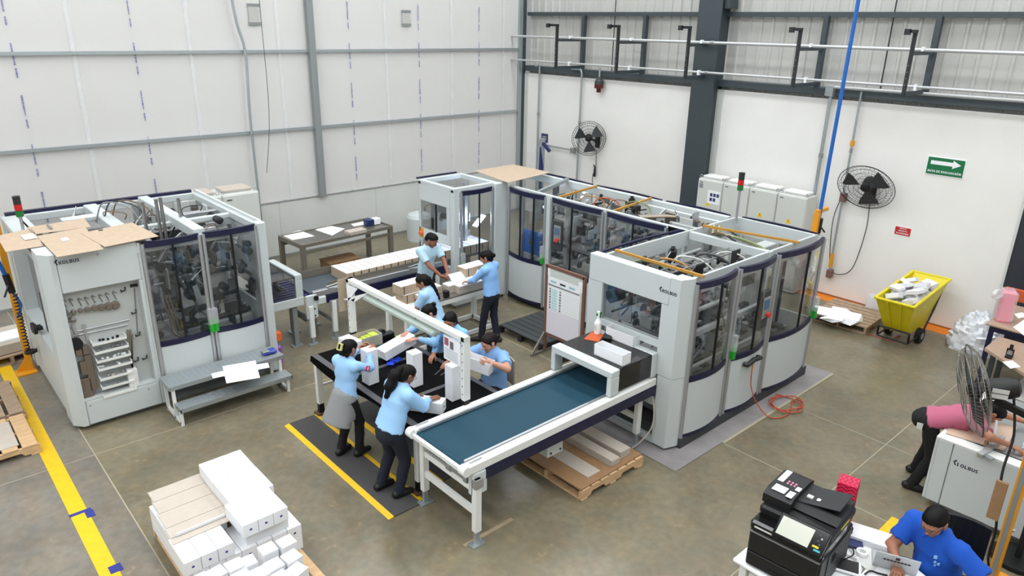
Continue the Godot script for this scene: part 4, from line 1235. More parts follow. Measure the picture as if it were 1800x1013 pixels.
func machine_c():
	var t := thing("box_folding_machine", "white corner machine with logo, front window and three bowed glass doors", "machine", Vector3(8.4, 0, -5.2))
	var x0 := 6.66
	var x1 := 10.10
	var zf := -4.40
	var zb := -5.87
	var yt := 2.22
	# front with window
	var st := mb()
	prism(st, [Vector2(x0, -4.60), Vector2(x0, -4.46), Vector2(6.83, zf), Vector2(6.87, zf), Vector2(6.87, -4.60)], Transform3D(Basis(Vector3(1, 0, 0), Vector3(0, 0, 1), Vector3.UP), Vector3(0, 1.012, 0)), 1.27)
	obj("corner_pillar", st, M.white, t)
	st = mb()
	prism(st, [Vector2(x0, -4.60), Vector2(x0, -4.46), Vector2(6.83, zf), Vector2(6.87, zf), Vector2(6.87, -4.60)], Transform3D(Basis(Vector3(1, 0, 0), Vector3(0, 0, 1), Vector3.UP), Vector3(0, 0.05, 0)), 0.955)
	obj("corner_pillar", st, M.white, t)
	pb("front_head", t, M.white, x0, x0 + 0.14, 1.93, 2.28, zb, -4.60, 0.01)
	pb("front_left", t, M.white, x0, x0 + 0.1, 0.4, 1.93, zb, -5.63)
	pb("front_right", t, M.white, x0, x0 + 0.1, 1.012, 1.93, -4.70, -4.60)
	pb("front_sill", t, M.white, x0, x0 + 0.1, 1.36, 1.44, -5.63, -4.70)
	pb("front_apron", t, M.white, x0, x0 + 0.08, 0.05, 1.005, -4.66, -4.60)
	pb("front_window", t, M.glass, x0 + 0.03, x0 + 0.036, 1.44, 1.93, -5.63, -4.70)
	pb("front_low_glass", t, M.glass, x0 + 0.06, x0 + 0.07, 0.1, 0.85, zb, -4.66)
	pb("front_low_bar", t, M.white, x0 + 0.03, x0 + 0.09, 0.55, 0.63, zb, -4.66)
	pb("front_foot", t, M.white, x0 + 0.02, x0 + 0.1, 0.03, 0.1, zb, -4.66)
	brand(t, onx(1159, 511, x0 - 0.001), Vector3(0, 0, 1), 0.045)
	bay(t, Vector3(6.86, 0, zf), Vector3(1, 0, 0), Vector3(0, 0, 1), 0.92, 0.14, 0.97, 2.2, 0.08, [0.52])
	bay(t, Vector3(7.80, 0, zf), Vector3(1, 0, 0), Vector3(0, 0, 1), 0.92, 0.14, 0.97, 2.2, 0.08, [0.5], "left", true)
	bay(t, Vector3(8.74, 0, zf), Vector3(1, 0, 0), Vector3(0, 0, 1), 1.32, 0.14, 0.97, 2.2, 0.10, [0.55], "right")
	pb("plinth", t, M.charcoal, 6.86, x1, 0.012, 0.15, zb, zf + 0.04)
	for x: float in [6.94, 7.76, 8.70]: pb("door_post", t, M.alu, x - 0.02, x + 0.05, 0.14, 2.2, zf - 0.05, zf + 0.005)
	pb("top_rail", t, M.white, 6.87, x1, 1.99, yt, zf - 0.15, zf - 0.115, 0.004)
	pb("top_rail", t, M.white, 6.80, x1, 1.99, yt, zb + 0.02, zb + 0.055, 0.004)
	pb("top_rail", t, M.white, x1 - 0.06, x1 - 0.02, 1.95, yt, zb + 0.055, zf - 0.12, 0.004)
	pb("top_rail", t, M.white, 8.72, 8.79, 2.1, yt, zb + 0.08, zf - 0.1, 0.006)
	st = mb()
	prism(st, arc_strip(0, 1.9, 1.9, 0.06, -0.02, 0.02), Transform3D(Basis(Vector3(1, 0, 0), Vector3(0, 0, -1), Vector3.UP), Vector3(6.8, 2.2, zb - 0.05)), 0.028)
	obj("rear_door_rail", st, M.navy, t)
	st = mb()
	prism(st, arc_strip(0, 1.25, 1.25, 0.06, -0.02, 0.02), Transform3D(Basis(Vector3(0, 0, 1), Vector3(1, 0, 0), Vector3.UP), Vector3(x1 + 0.02, 2.2, zb + 0.1)), 0.028)
	obj("rear_door_rail", st, M.navy, t)
	pb("rear_glass", t, M.glass, 6.8, 8.7, 0.95, 2.2, zb - 0.02, zb - 0.01)
	pb("rear_panel", t, M.white2, 6.8, 8.7, 0.1, 0.95, zb - 0.03, zb)
	pb("end_panel", t, M.white2, x1 - 0.04, x1, 0.1, 0.95, zb, zf - 0.06)
	pb("end_glass", t, M.glass, x1 - 0.02, x1 - 0.01, 0.95, 2.1, zb, zf - 0.06)
	pb("end_post", t, M.white, x1 - 0.1, x1, 0.1, 2.1, zb, zb + 0.1)
	pbar("amber_cross_bar", t, M.amber_bar, Vector3(7.1, 2.24, zb + 0.05), Vector3(7.1, 2.24, zf - 0.05), 0.032)
	pbar("amber_cross_bar", t, M.amber_bar, Vector3(9.1, 2.24, zb + 0.05), Vector3(9.4, 2.24, zf - 0.05), 0.032)
	hmi(t, Vector3(8.47, 1.50, zf + 0.035), Vector3(1, 0, 0), Vector3(0, 0, 1))
	pb("machine_bed", t, M.grey, 6.95, 10.0, 0.3, 0.75, zb + 0.15, zf - 0.3)
	pb("inner_rail", t, M.white, 6.9, 8.7, 1.42, 1.5, zf - 0.16, zf - 0.1, 0.008)
	pb("inner_rail", t, M.white2, 6.9, 7.8, 1.75, 1.79, zf - 0.16, zf - 0.1, 0.008)
	pb("inner_rail", t, M.white2, 6.9, 8.65, 0.98, 1.02, zf - 0.14, zf - 0.1, 0.008)
	pb("inner_cabinet", t, M.white2, 8.85, 9.75, 1.05, 2.05, zf - 0.75, zf - 0.55, 0.01)
	for k in 8: pb("vent_slat", t, M.alu_dull, 8.9, 9.1, 1.62 + k * 0.035, 1.64 + k * 0.035, zf - 0.55, zf - 0.54)
	pb("inner_post", t, M.alu, 9.6, 9.68, 0.75, 2.1, zf - 0.45, zf - 0.37)
	pb("inner_post", t, M.dark, 9.72, 9.76, 0.75, 2.0, zf - 0.4, zf - 0.36)
	works(t, 6.95, 7.75, 0.95, 1.95, -5.3, -4.55, 301, 80)
	works(t, 7.75, 8.7, 0.85, 1.9, -5.3, -4.6, 302, 70)
	works(t, 8.8, 10.0, 0.8, 1.2, -5.4, -4.6, 303, 26)
	works(t, 6.9, 7.4, 1.1, 1.9, -5.7, -4.8, 304, 40)
	works(t, 7.0, 8.6, 1.85, 2.08, -5.7, -4.6, 305, 40)
	st = mb()
	tube(st, [Vector3(6.72, 1.75, -5.55), Vector3(6.9, 1.78, -5.5)], 0.09, 10)
	obj("drive_motor", st, M.black, t)
	for k in 5:
		pcyl("drive_shaft", t, [M.alu, M.steel, M.dark][k % 3], Vector3(7.0, 2.02 - 0.03 * k, -5.5 + 0.17 * k), Vector3(8.6, 2.04 - 0.03 * k, -5.5 + 0.17 * k), 0.025, 10)
	for k in 5:
		ptube("air_line", t, [M.line_green, M.line_tan, M.cab, M.charcoal, M.cab][k], curve([Vector3(7.0 + 0.3 * k, 2.0, -5.5 + 0.1 * k), Vector3(7.05 + 0.3 * k, 2.19, -5.45 + 0.12 * k), Vector3(7.25 + 0.3 * k, 2.16, -5.2 + 0.1 * k), Vector3(7.35 + 0.3 * k, 2.0, -5.0 + 0.1 * k)], 6), 0.012 + 0.006 * (k % 2), 6)
	for k in 6:
		ptube("cable_bundle", t, [M.brass, M.greyboard, M.line_green][k % 3], curve([Vector3(9.4, 2.2, -5.85 + k * 0.03), Vector3(9.0, 2.18, -5.6 + k * 0.03), Vector3(8.75, 2.3, -5.3 + k * 0.03), Vector3(8.8, 2.22, -4.8 + k * 0.03), Vector3(8.85, 2.0, -4.6)], 6), 0.014, 6)
	var tray := node("cable_tray", t)
	for k in 14:
		pbar("tray_rung", tray, M.alu_dull, Vector3(7.2 + k * 0.11, 2.13, -5.1), Vector3(7.2 + k * 0.11, 2.13, -4.95), 0.01)
	for z: float in [-5.1, -4.95]: pbar("tray_side", tray, M.alu, Vector3(7.15, 2.14, z), Vector3(8.7, 2.14, z), 0.015)
	stack_light(t, Vector3(9.95, 2.2, -5.78), 0.74)

func conveyor_c():
	var t := thing("belt_conveyor", "wide belt conveyor with teal belt and navy side band", "conveyor", Vector3(5.2, 0, -5.15))
	var x0 := 3.70
	var x1 := 6.655
	pb("belt", t, M.belt, x0 + 0.03, x1, 0.90, 0.93, -5.56, -4.76)
	pcyl("end_roller", t, M.belt, Vector3(x0 + 0.04, 0.9, -5.56), Vector3(x0 + 0.04, 0.9, -4.76), 0.035, 12)
	pb("side_rail", t, M.paint, x0, x1, 0.86, 0.965, -4.76, -4.66, 0.012)
	pb("side_rail", t, M.paint, x0, x1, 0.86, 0.965, -5.66, -5.56, 0.012)
	pb("side_lip", t, M.alu, x0 + 0.04, x1, 0.94, 0.97, -4.79, -4.765)
	pb("side_lip", t, M.alu, x0 + 0.04, x1, 0.94, 0.97, -5.555, -5.53)
	pb("navy_band", t, M.navy, x0 + 0.22, x1, 0.74, 0.86, -4.70, -4.655)
	pb("under_tray", t, M.white2, x0 + 0.1, x1, 0.76, 0.86, -5.6, -4.72)
	pb("end_bar", t, M.paint, x0 - 0.03, x0 + 0.01, 0.86, 0.92, -5.64, -4.68, 0.01)
	for z: float in [-5.62, -4.71]:
		pcyl("end_cap", t, M.paint, Vector3(x0 - 0.01, 0.91, z - 0.045), Vector3(x0 - 0.01, 0.91, z + 0.045), 0.055, 14)
		pcyl("tension_bolt", t, M.alu, Vector3(x0 + 0.05, 0.97, z), Vector3(x0 + 0.2, 0.975, z), 0.012, 6)
	pb("gear_cover", t, M.white, x0 + 0.06, x0 + 0.25, 0.58, 0.86, -4.76, -4.66, 0.02)
	var st := mb()
	lathe(st, [Vector2(0, 0), Vector2(0.06, 0), Vector2(0.065, 0.05), Vector2(0.05, 0.06), Vector2(0.05, 0.26), Vector2(0.065, 0.27), Vector2(0.065, 0.34), Vector2(0, 0.34)], 14, Transform3D(frame_of(Vector3(0, 0, -1)), Vector3(x0 + 0.12, 0.72, -4.78)))
	obj("gear_motor", st, M.alu_dull, t)
	for p: Array in [[3.80, -4.66], [3.80, -5.56], [6.52, -4.80], [6.52, -5.56]]:
		pb("leg", t, M.paint, p[0] - 0.04, p[0] + 0.04, 0.17, 0.80, p[1] - 0.035, p[1] + 0.035, 0.006)
		pb("adjustable_foot", t, M.galv, p[0] - 0.025, p[0] + 0.025, 0.02, 0.22, p[1] - 0.02, p[1] + 0.02)
		pb("foot_plate", t, M.galv, p[0] - 0.08, p[0] + 0.08, 0.0, 0.02, p[1] - 0.05, p[1] + 0.05)
	pb("cross_bar", t, M.paint, 3.78, 3.82, 0.36, 0.43, -5.53, -4.69)
	pb("cross_bar", t, M.paint, 3.78, 3.82, 0.62, 0.69, -5.53, -4.69)
	pb("cross_bar", t, M.paint, 6.50, 6.54, 0.36, 0.43, -5.53, -4.83)
	pb("leg_clamp", t, M.alu, 3.75, 3.85, 0.7, 0.8, -4.665, -4.615)
	pb("centre_drive", t, M.white, 4.95, 5.2, 0.45, 0.76, -5.0, -4.82, 0.01)
	for p: Array in [[5.0, 0.5], [5.15, 0.5], [5.0, 0.7], [5.15, 0.7]]: pcyl("drive_bolt", t, M.charcoal, Vector3(p[0], p[1], -4.82), Vector3(p[0], p[1], -4.81), 0.014, 8)
	ptube("lead", t, M.greyboard, curve([Vector3(6.6, 0.76, -4.7), Vector3(6.64, 0.6, -4.66), Vector3(6.58, 0.3, -4.62), Vector3(6.4, 0.02, -4.75), Vector3(6.25, 0.02, -4.85)], 6), 0.01, 6)
	# outfeed conveyor hood
	pb("hood_beam", t, M.white, 5.80, 5.95, 1.21, 1.30, -5.66, -4.68, 0.01)
	for z: Array in [[-5.66, -5.59], [-4.75, -4.68]]: pb("hood_post", t, M.white, 5.80, 5.95, 0.98, 1.21, z[0], z[1], 0.008)
	pb("hood_end", t, M.white, 6.56, 6.66, 0.98, 1.30, -4.78, -4.68, 0.008)
	pb("hood_end_beam", t, M.white, 6.56, 6.66, 1.21, 1.30, -5.66, -4.78, 0.008)
	pb("hood_top_glass", t, M.smoke, 5.95, 6.56, 1.28, 1.29, -5.64, -4.70)
	pb("hood_side_glass", t, M.smoke, 5.95, 6.56, 1.0, 1.28, -4.705, -4.695)
	pb("hood_side_glass", t, M.smoke, 5.95, 6.56, 1.0, 1.28, -5.645, -5.635)

func conveyor_back():
	var t := thing("belt_conveyor", "narrow grey belt conveyor with steel guides feeding the raised end cabin", "conveyor", Vector3(6.3, 0, -10.5))
	var z0 := -10.98
	var z1 := -10.17
	pb("belt", t, M.belt_grey, 4.86, 8.7, 0.85, 0.88, z0 + 0.05, z1 - 0.05)
	pb("side_rail", t, M.alu, 4.9, 7.57, 0.80, 0.895, z1 - 0.1, z1 - 0.02, 0.006)
	pb("navy_band", t, M.navy, 5.12, 7.57, 0.67, 0.80, z1 - 0.03, z1 + 0.01)
	pb("side_rail", t, M.alu, 4.9, 7.57, 0.72, 0.895, z0, z0 + 0.05)
	pb("end_block", t, M.white, 4.96, 5.12, 0.66, 0.80, z1 - 0.1, z1 + 0.01, 0.02)
	pb("side_plate", t, M.white, 4.76, 4.96, 0.45, 0.86, z1 - 0.05, z1 + 0.0, 0.02)
	pcyl("drive_wheel", t, M.black, Vector3(4.93, 0.8, z1), Vector3(4.93, 0.8, z1 + 0.03), 0.04, 12)
	for p: Array in [[4.9, 0.62], [4.86, 0.55], [4.9, 0.5]]: pcyl("plate_bolt", t, M.dark, Vector3(p[0], p[1], z1), Vector3(p[0], p[1], z1 + 0.008), 0.014, 8)
	pbar("guide_rail", t, M.stainless, Vector3(4.95, 0.97, z0 + 0.10), Vector3(5.7, 0.97, z0 + 0.10), 0.012, 0.12)
	pbar("guide_rail", t, M.stainless, Vector3(5.2, 0.94, z1 - 0.075), Vector3(7.55, 0.94, z1 - 0.075), 0.012, 0.10)
	for x: float in [5.3, 6.9]:
		ptube("guide_bracket", t, M.alu, [Vector3(x + 0.25, 0.92, z1 - 0.06), Vector3(x + 0.2, 0.90, z1 - 0.07), Vector3(x - 0.12, 0.90, z1 - 0.02), Vector3(x - 0.14, 0.92, z1 - 0.06), Vector3(x + 0.1, 0.94, z1 - 0.065)], 0.014, 6)
	pb("white_sensor_box", t, M.paint, 7.05, 7.2, 0.90, 1.0, z1 - 0.06, z1 + 0.04, 0.01)
	for p: Array in [[4.83, -10.17], [4.83, -10.9], [5.24, -10.17], [5.24, -10.9], [7.35, -10.17], [7.35, -10.9]]:
		pb("leg", t, M.paint, p[0] - 0.04, p[0] + 0.04, 0.13, 0.68, p[1] - 0.03, p[1] + 0.03, 0.006)
		pb("adjustable_foot", t, M.galv, p[0] - 0.025, p[0] + 0.025, 0.02, 0.2, p[1] - 0.02, p[1] + 0.02)
		pb("foot_plate", t, M.galv, p[0] - 0.08, p[0] + 0.08, 0.0, 0.02, p[1] - 0.04, p[1] + 0.04)
	pb("leg_shield", t, M.grey, 5.16, 5.36, 0.52, 0.70, z1 - 0.02, z1 + 0.02, 0.02)
	pb("cross_bar", t, M.grey, 5.22, 5.26, 0.28, 0.33, -10.87, -10.2)
	pb("cross_bar", t, M.grey, 4.81, 4.85, 0.4, 0.45, -10.87, -10.2)
	ptube("flex_conduit", t, M.alu_dull, curve([Vector3(4.6, 0.7, -10.3), Vector3(4.62, 0.5, -10.35), Vector3(4.75, 0.42, -10.5), Vector3(4.85, 0.35, -10.75), Vector3(5.05, 0.15, -10.85)], 6), 0.025, 8)
	# the close row of white-topped trays; inside the cabin it goes on
	for k in 21:
		var x := 5.56 + k * 0.148
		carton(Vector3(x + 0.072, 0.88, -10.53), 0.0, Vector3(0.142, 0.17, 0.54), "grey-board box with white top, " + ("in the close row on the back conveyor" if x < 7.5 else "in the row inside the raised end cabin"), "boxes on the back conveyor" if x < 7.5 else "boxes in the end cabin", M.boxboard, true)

func carton(at: Vector3, turn: float, s: Vector3, label: String, group: String, side: Material, white_top: bool, marks := true):
	var t := thing("board_box", label, "box", at, turn, group)
	var st := mb()
	bx(st, Vector3(0, s.y * 0.5, 0), s, 0.003)
	obj("body", st, side, t, true)
	st = mb()
	bx(st, Vector3(0, s.y + 0.002, 0), Vector3(s.x - 0.012, 0.006, s.z - 0.012))
	obj("lid", st, M.box if white_top else side, t, true)
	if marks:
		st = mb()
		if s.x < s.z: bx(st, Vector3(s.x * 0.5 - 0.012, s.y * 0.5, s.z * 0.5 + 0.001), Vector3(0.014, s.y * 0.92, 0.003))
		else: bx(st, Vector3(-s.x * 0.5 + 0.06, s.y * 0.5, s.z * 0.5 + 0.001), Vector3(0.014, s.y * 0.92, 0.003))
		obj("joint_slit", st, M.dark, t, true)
	return t
# ---------------------------------------------------------------- loose things
func pallet(called: String, label: String, o: Vector3, turn: float, w: float, d: float, m: Material, deck := 7, sheet: Material = null) -> Node3D:
	# boards run along local x; three stringers run along local z
	var t := thing(called, label, "pallet", o, turn)
	for k in deck:
		var st := mb()
		bx(st, Vector3(0, 0.13, -d * 0.5 + (k + 0.5) * d / deck), Vector3(w, 0.02, d / deck * 0.8), 0.003)
		obj("deck_board", st, m, t, true)
	for k in 3:
		var st := mb()
		var x := (k - 1) * (w * 0.5 - 0.025)
		var P := [Vector2(-d * 0.5, 0.02), Vector2(-d * 0.36, 0.02), Vector2(-d * 0.33, 0.065), Vector2(-d * 0.15, 0.065), Vector2(-d * 0.12, 0.02), Vector2(d * 0.12, 0.02), Vector2(d * 0.15, 0.065), Vector2(d * 0.33, 0.065), Vector2(d * 0.36, 0.02), Vector2(d * 0.5, 0.02), Vector2(d * 0.5, 0.12), Vector2(-d * 0.5, 0.12)]
		prism(st, P, Transform3D(Basis(Vector3(0, 0, 1), Vector3.UP, Vector3(-1, 0, 0)), Vector3(x + 0.02, 0, 0)), 0.04)
		obj("stringer", st, m, t, true)
	for k in 3:
		var st := mb()
		bx(st, Vector3(0, 0.01, (k - 1) * (d * 0.5 - 0.06)), Vector3(w, 0.02, 0.1), 0.003)
		obj("bottom_board", st, m, t, true)
	return t

func white_box(called: String, at: Vector3, basis: Basis, s: Vector3, label: String, group: String, open := false, sticker := false) -> Node3D:
	# s is width, height, depth; at is the middle of its underside
	var t := thing(called, label, "box", at, 0.0, group)
	t.basis = basis
	if open:
		var st := mb()
		var w := 0.006
		bx(st, Vector3(0, w * 0.5, 0), Vector3(s.x, w, s.z))
		obj("floor_panel", st, M.box, t, true)
		for q: Array in [[Vector3(s.x * 0.5 - w * 0.5, s.y * 0.5, 0), Vector3(w, s.y, s.z)], [Vector3(-s.x * 0.5 + w * 0.5, s.y * 0.5, 0), Vector3(w, s.y, s.z)], [Vector3(0, s.y * 0.5, s.z * 0.5 - w * 0.5), Vector3(s.x, s.y, w)], [Vector3(0, s.y * 0.5, -s.z * 0.5 + w * 0.5), Vector3(s.x, s.y, w)]]:
			st = mb()
			bx(st, q[0], q[1], 0.001)
			obj("side_panel", st, M.box, t, true)
		return t
	var st := mb()
	bx(st, Vector3(0, s.y * 0.5, 0), s, 0.004)
	obj("body", st, M.box, t, true)
	if sticker:
		st = mb()
		bx(st, Vector3(0.0, s.y * 0.5, s.z * 0.5 + 0.001), Vector3(0.022, 0.018, 0.003))
		obj("sticker", st, M.tape_blue, t, true)
	return t

func sheet(called: String, pts: Array, thick: float, m: Material, label: String, category: String, group := "") -> MeshInstance3D:   # flat board from its corner points
	var st := mb()
	var c := Vector3.ZERO
	for p: Vector3 in pts: c += p
	c /= pts.size()
	var n := pts.size()
	for k in n:
		var a: Vector3 = pts[k]
		var b: Vector3 = pts[(k + 1) % n]
		var dn := Vector3(0, -thick, 0)
		tri(st, c, a, b, Vector3.UP)
		tri(st, c + dn, a + dn, b + dn, Vector3.DOWN)
		quad(st, a, b, b + dn, a + dn, (a + b) * 0.5 - c)
	return one(called, st, m, label, category, group)

func left_goods():
	# two-tread step in front of the tooling machine
	var t := thing("step_platform", "two-tread galvanised step in front of the glazed doors", "step", Vector3(3.05, 0, -9.15))
	for a: Array in [[0.48, -9.52, -9.12, 2.28, 3.86], [0.24, -9.14, -8.90, 2.32, 3.86]]:
		pb("tread", t, M.galv, a[3], a[4], a[0], a[0] + 0.012, a[1], a[2])
		pb("tread_front", t, M.galv, a[3], a[4], a[0] - 0.045, a[0], a[2] - 0.012, a[2])
		for x: float in [a[3], a[4] - 0.012]: pb("tread_side", t, M.galv, x, x + 0.012, a[0] - 0.045, a[0], a[1], a[2])
		var st := mb()
		rng.seed = 4
		for i in int((a[4] - a[3]) / 0.07):
			for j in int((a[2] - a[1]) / 0.055):
				var c := Vector3(a[3] + 0.035 + i * 0.07, a[0] + 0.0135, a[1] + 0.03 + j * 0.055)
				bx(st, Vector3.ZERO, Vector3(0.04, 0.004, 0.012), 0.0, Transform3D(Basis(Vector3.UP, 0.785 if (i + j) % 2 else -0.785), c))
		var o := obj("tread_studs", st, M.galv, t)
		o.set_meta("kind", "stuff")
	for x: float in [2.33, 3.80]:
		pb("leg", t, M.paint, x - 0.02, x + 0.02, 0.0, 0.435, -9.17, -9.13)
		pb("leg", t, M.paint, x - 0.02, x + 0.02, 0.0, 0.195, -8.96, -8.92)
		pbar("side_brace", t, M.paint, Vector3(x, 0.04, -9.5), Vector3(x, 0.04, -8.92), 0.04)
		pb("leg", t, M.paint, x - 0.02, x + 0.02, 0.0, 0.435, -9.5, -9.46)
	# flat box blank left on the step
	var y := 0.497
	t = thing("box_blank", "flat white box blank with side flaps left on the step", "box blank", Vector3(3.4, y, -9.2))
	var P := func(u: float, v: float) -> Vector3: return ony(u, v, y)
	for a: Array in [[[391, 644], [449, 634], [457, 664], [398, 674]], [[371, 657], [393, 652], [395, 661], [374, 665]], [[450, 641], [471, 638], [474, 646], [453, 650]]]:
		var st := mb()
		var q := []
		for k: Array in a: q.append(P.call(k[0], k[1]))
		quad(st, q[0], q[1], q[2], q[3], Vector3.UP)
		var dn := Vector3(0, -0.004, 0)
		quad(st, q[0] + dn, q[1] + dn, q[2] + dn, q[3] + dn, Vector3.DOWN)
		for k in 4: quad(st, q[k], q[(k + 1) % 4], q[(k + 1) % 4] + dn, q[k] + dn, q[k] - P.call(424, 654))
		obj("panel", st, M.paper, t)
	var st := mb()
	bar(st, P.call(394, 660) + Vector3(0, 0.001, 0), P.call(453, 649) + Vector3(0, 0.001, 0), 0.004, 0.003)
	obj("crease", st, M.boxline, t)
	t = thing("wipe_packet", "blue wrapped packet lying at the end of the step", "packet", ony(472, 622, 0.5))
	var b := ony(473, 622, 0.49)
	st = mb()
	bx(st, b + Vector3(0, 0.035, 0), Vector3(0.2, 0.05, 0.13), 0.02)
	obj("wrapper", st, mat(Color(0.20, 0.26, 0.62), 0.25), t)
	st = mb()
	bx(st, b + Vector3(-0.06, 0.065, 0.02), Vector3(0.1, 0.02, 0.1), 0.008)
	obj("packet_flap", st, M.alu_dull, t)
	# purple bag edge beyond the machine's end
	st = mb()
	bx(st, Vector3(4.08, 0.16, -9.85), Vector3(0.12, 0.32, 0.1), 0.04)
	one("plastic_bag", st, mat(Color(0.55, 0.30, 0.68), 0.4), "purple bag standing at the foot of the tooling machine", "bag")

	# cardboard laid over the tooling machine
	var h := 2.375
	for a: Array in [[[[-6, 415], [56, 401], [76, 432], [10, 443]], 0.0, "tan cardboard sheet hanging over the tooling machine's left edge"], [[[64, 415], [150, 400], [182, 438], [100, 452]], 0.006, "tan cardboard sheet lying above the machine logo"], [[[46, 400], [148, 384], [160, 399], [58, 412]], 0.0, "tan cardboard sheet nearest the stack light on the machine"], [[[142, 410], [232, 391], [279, 415], [184, 434]], 0.012, "tan cardboard sheet sloping over the machine's left door"]]:
		var q := []
		for k: Array in a[0]: q.append(ony(k[0], k[1], h + a[1]))
		sheet("cardboard_sheet", q, 0.006, M.carton, a[2], "cardboard", "cardboard on the tooling machine")
	for a: Array in [[[36, 414], [58, 410], [66, 418], [44, 422], "white paper scrap lying on the left cardboard sheet"], [[106, 419], [118, 417], [122, 422], [110, 424], "pale label on the cardboard above the logo"]]:
		var q := []
		for k in 4: q.append(ony(a[k][0], a[k][1], h + 0.012))
		sheet("paper_scrap", q, 0.003, M.paper, a[4], "paper")

	# pallets along the left edge
	var p := pallet("wooden_pallet", "new wooden pallet with grey board on its deck, at the yellow line", Vector3(0.22, 0, -9.86), PI / 2, 0.94, 1.2, M.wood, 6)
	var o := sheet("board_sheet", [Vector3(-0.35, 0.147, -10.2), Vector3(0.62, 0.147, -10.2), Vector3(0.62, 0.147, -9.48), Vector3(-0.35, 0.147, -9.48)], 0.006, M.greyboard, "grey board sheet lying on the new pallet", "board")
	pallet("wooden_pallet", "older grey-brown pallet standing behind the new pallet", Vector3(0.24, 0, -10.96), PI / 2, 1.12, 1.2, M.wood_grey, 6)
	sheet("board_sheet", [Vector3(-0.35, 0.147, -11.3), Vector3(0.5, 0.147, -11.3), Vector3(0.55, 0.147, -10.6), Vector3(-0.35, 0.147, -10.55)], 0.006, M.greyboard, "worn grey board on the older pallet", "board")
	t = thing("steel_profile", "grey ribbed steel profile lying on the new pallet's board", "profile", Vector3(0.1, 0.15, -9.8))
	for k in 4: pb("rib", t, M.grey, -0.1, 0.42 - k * 0.03, 0.15 + k * 0.03, 0.178 + k * 0.03, -10.05, -9.75)
	pallet("wooden_pallet", "pallet with folded board behind the tooling machine's left side", Vector3(0.95, 0, -12.9), 0.1, 0.9, 1.0, M.wood_grey, 6)
	var q2 := [Vector3(0.55, 0.3, -13.3), Vector3(1.35, 0.3, -13.35), Vector3(1.38, 0.3, -12.55), Vector3(0.6, 0.3, -12.45)]
	sheet("board_stack", q2, 0.15, M.greyboard, "low stack of slotted boards on the pallet by the amber post", "board stack")
	sheet("paper_stack", [Vector3(0.8, 0.33, -13.0), Vector3(1.25, 0.33, -13.05), Vector3(1.28, 0.33, -12.65), Vector3(0.85, 0.33, -12.6)], 0.028, M.paper, "white sheets on the slotted board stack", "paper")

func box_pallet():
	# pallet of finished white boxes in the foreground
	pallet("wooden_pallet", "wooden pallet carrying the stacked white boxes", Vector3(1.86, 0, -6.0), PI / 2, 1.8, 1.0, M.wood, 9)
	var B := Vector3(0.143, 0.14, 0.41)
	# lower layers: only the boxes of the outer faces
	for lay in 2:
		for i in 7:
			for j in 3:
				if lay == 0 and i > 0 and i < 6 and j != 2: continue
				if lay == 1 and i > 0 and i < 6 and j == 1: continue
				white_box("white_box", Vector3(1.42 + i * 0.147, 0.14 + lay * 0.14, -6.63 + j * 0.412), Basis(), B, "plain white box in the lower layers of the box pallet", "lower boxes of the box pallet", false, j == 2)
	# third layer
	for i in 3:
		white_box("white_box", Vector3(1.36 + i * 0.147, 0.42, -5.80), Basis(), B, "white box with tiny sticker in the row below the beige boards", "boxes below the beige boards", false, true)
		for j in 2: white_box("white_box", Vector3(1.45 + i * 0.147, 0.42, -6.62 + j * 0.412), Basis(), B, "white box hidden under the beige boards", "boxes under the beige boards")
	for j in 8: white_box("white_box", Vector3(2.06, 0.42, -6.73 + j * 0.146), Basis(Vector3.UP, PI / 2), B, "white box laid crosswise under the top layer of boxes", "crosswise boxes under the top layer")
	# beige boards, stepped
	for k in 5:
		var z0: float = [-6.84, -6.64, -6.42, -6.16, -5.98][k]
		var z1: float = [-6.645, -6.425, -6.165, -5.995, -5.9][k]
		var st := mb()
		mm(st, [1.36, 1.345, 1.325, 1.31, 1.30][k], 1.87, 0.562, 0.572 - 0.001 * k, z0, z1)
		one("beige_board", st, M.greyboard, ["beige board tucked behind its stack, farthest from the stickered boxes", "second beige board from the far edge of its stack", "middle beige board in its stack", "beige board next to the raised white edge", "narrow beige board beside the stickered boxes"][k], "board", "beige boards on the box pallet")
	var sl := mb()
	mm(sl, 1.36, 1.80, 0.571, 0.60, -5.995, -5.983)
	one("white_flap", sl, M.box, "thin white upright flap along the beige boards", "flap")
	# top layer: nine boxes
	for i in 3:
		for j in 3:
			var off := 0.0 if j < 2 else -0.05
			white_box("white_box", Vector3(1.93 + i * 0.146 + off, 0.562, -6.60 + j * 0.413), Basis(Vector3.UP, 0.015 * (j - 1)), B, "white box with tiny sticker in the front row of the top layer" if j == 2 else "white box in the smooth rear part of the top layer", "top layer front row" if j == 2 else "top layer rear rows", false, j == 2)
	# upright boxes crowded in front
	var n := 0
	for a: Array in [[503, 951, 0.05], [470, 962, 0.0], [434, 983, -0.04], [512, 977, 0.12], [481, 990, 0.05], [455, 1003, 0.0], [412, 992, 0.0], [380, 1004, 0.1], [521, 997, 0.3], [425, 1012, 0.05], [492, 1012, 0.15], [350, 1015, 0.0]]:
		var c := ony(a[0], a[1], 0.56)
		white_box("upright_box", Vector3(c.x, 0.14, c.z), Basis(Vector3.UP, a[2]), Vector3(0.142, 0.42 - 0.01 * (n % 3), 0.142), "white box standing upright in front of the box stack", "upright boxes in front of the stack")
		n += 1

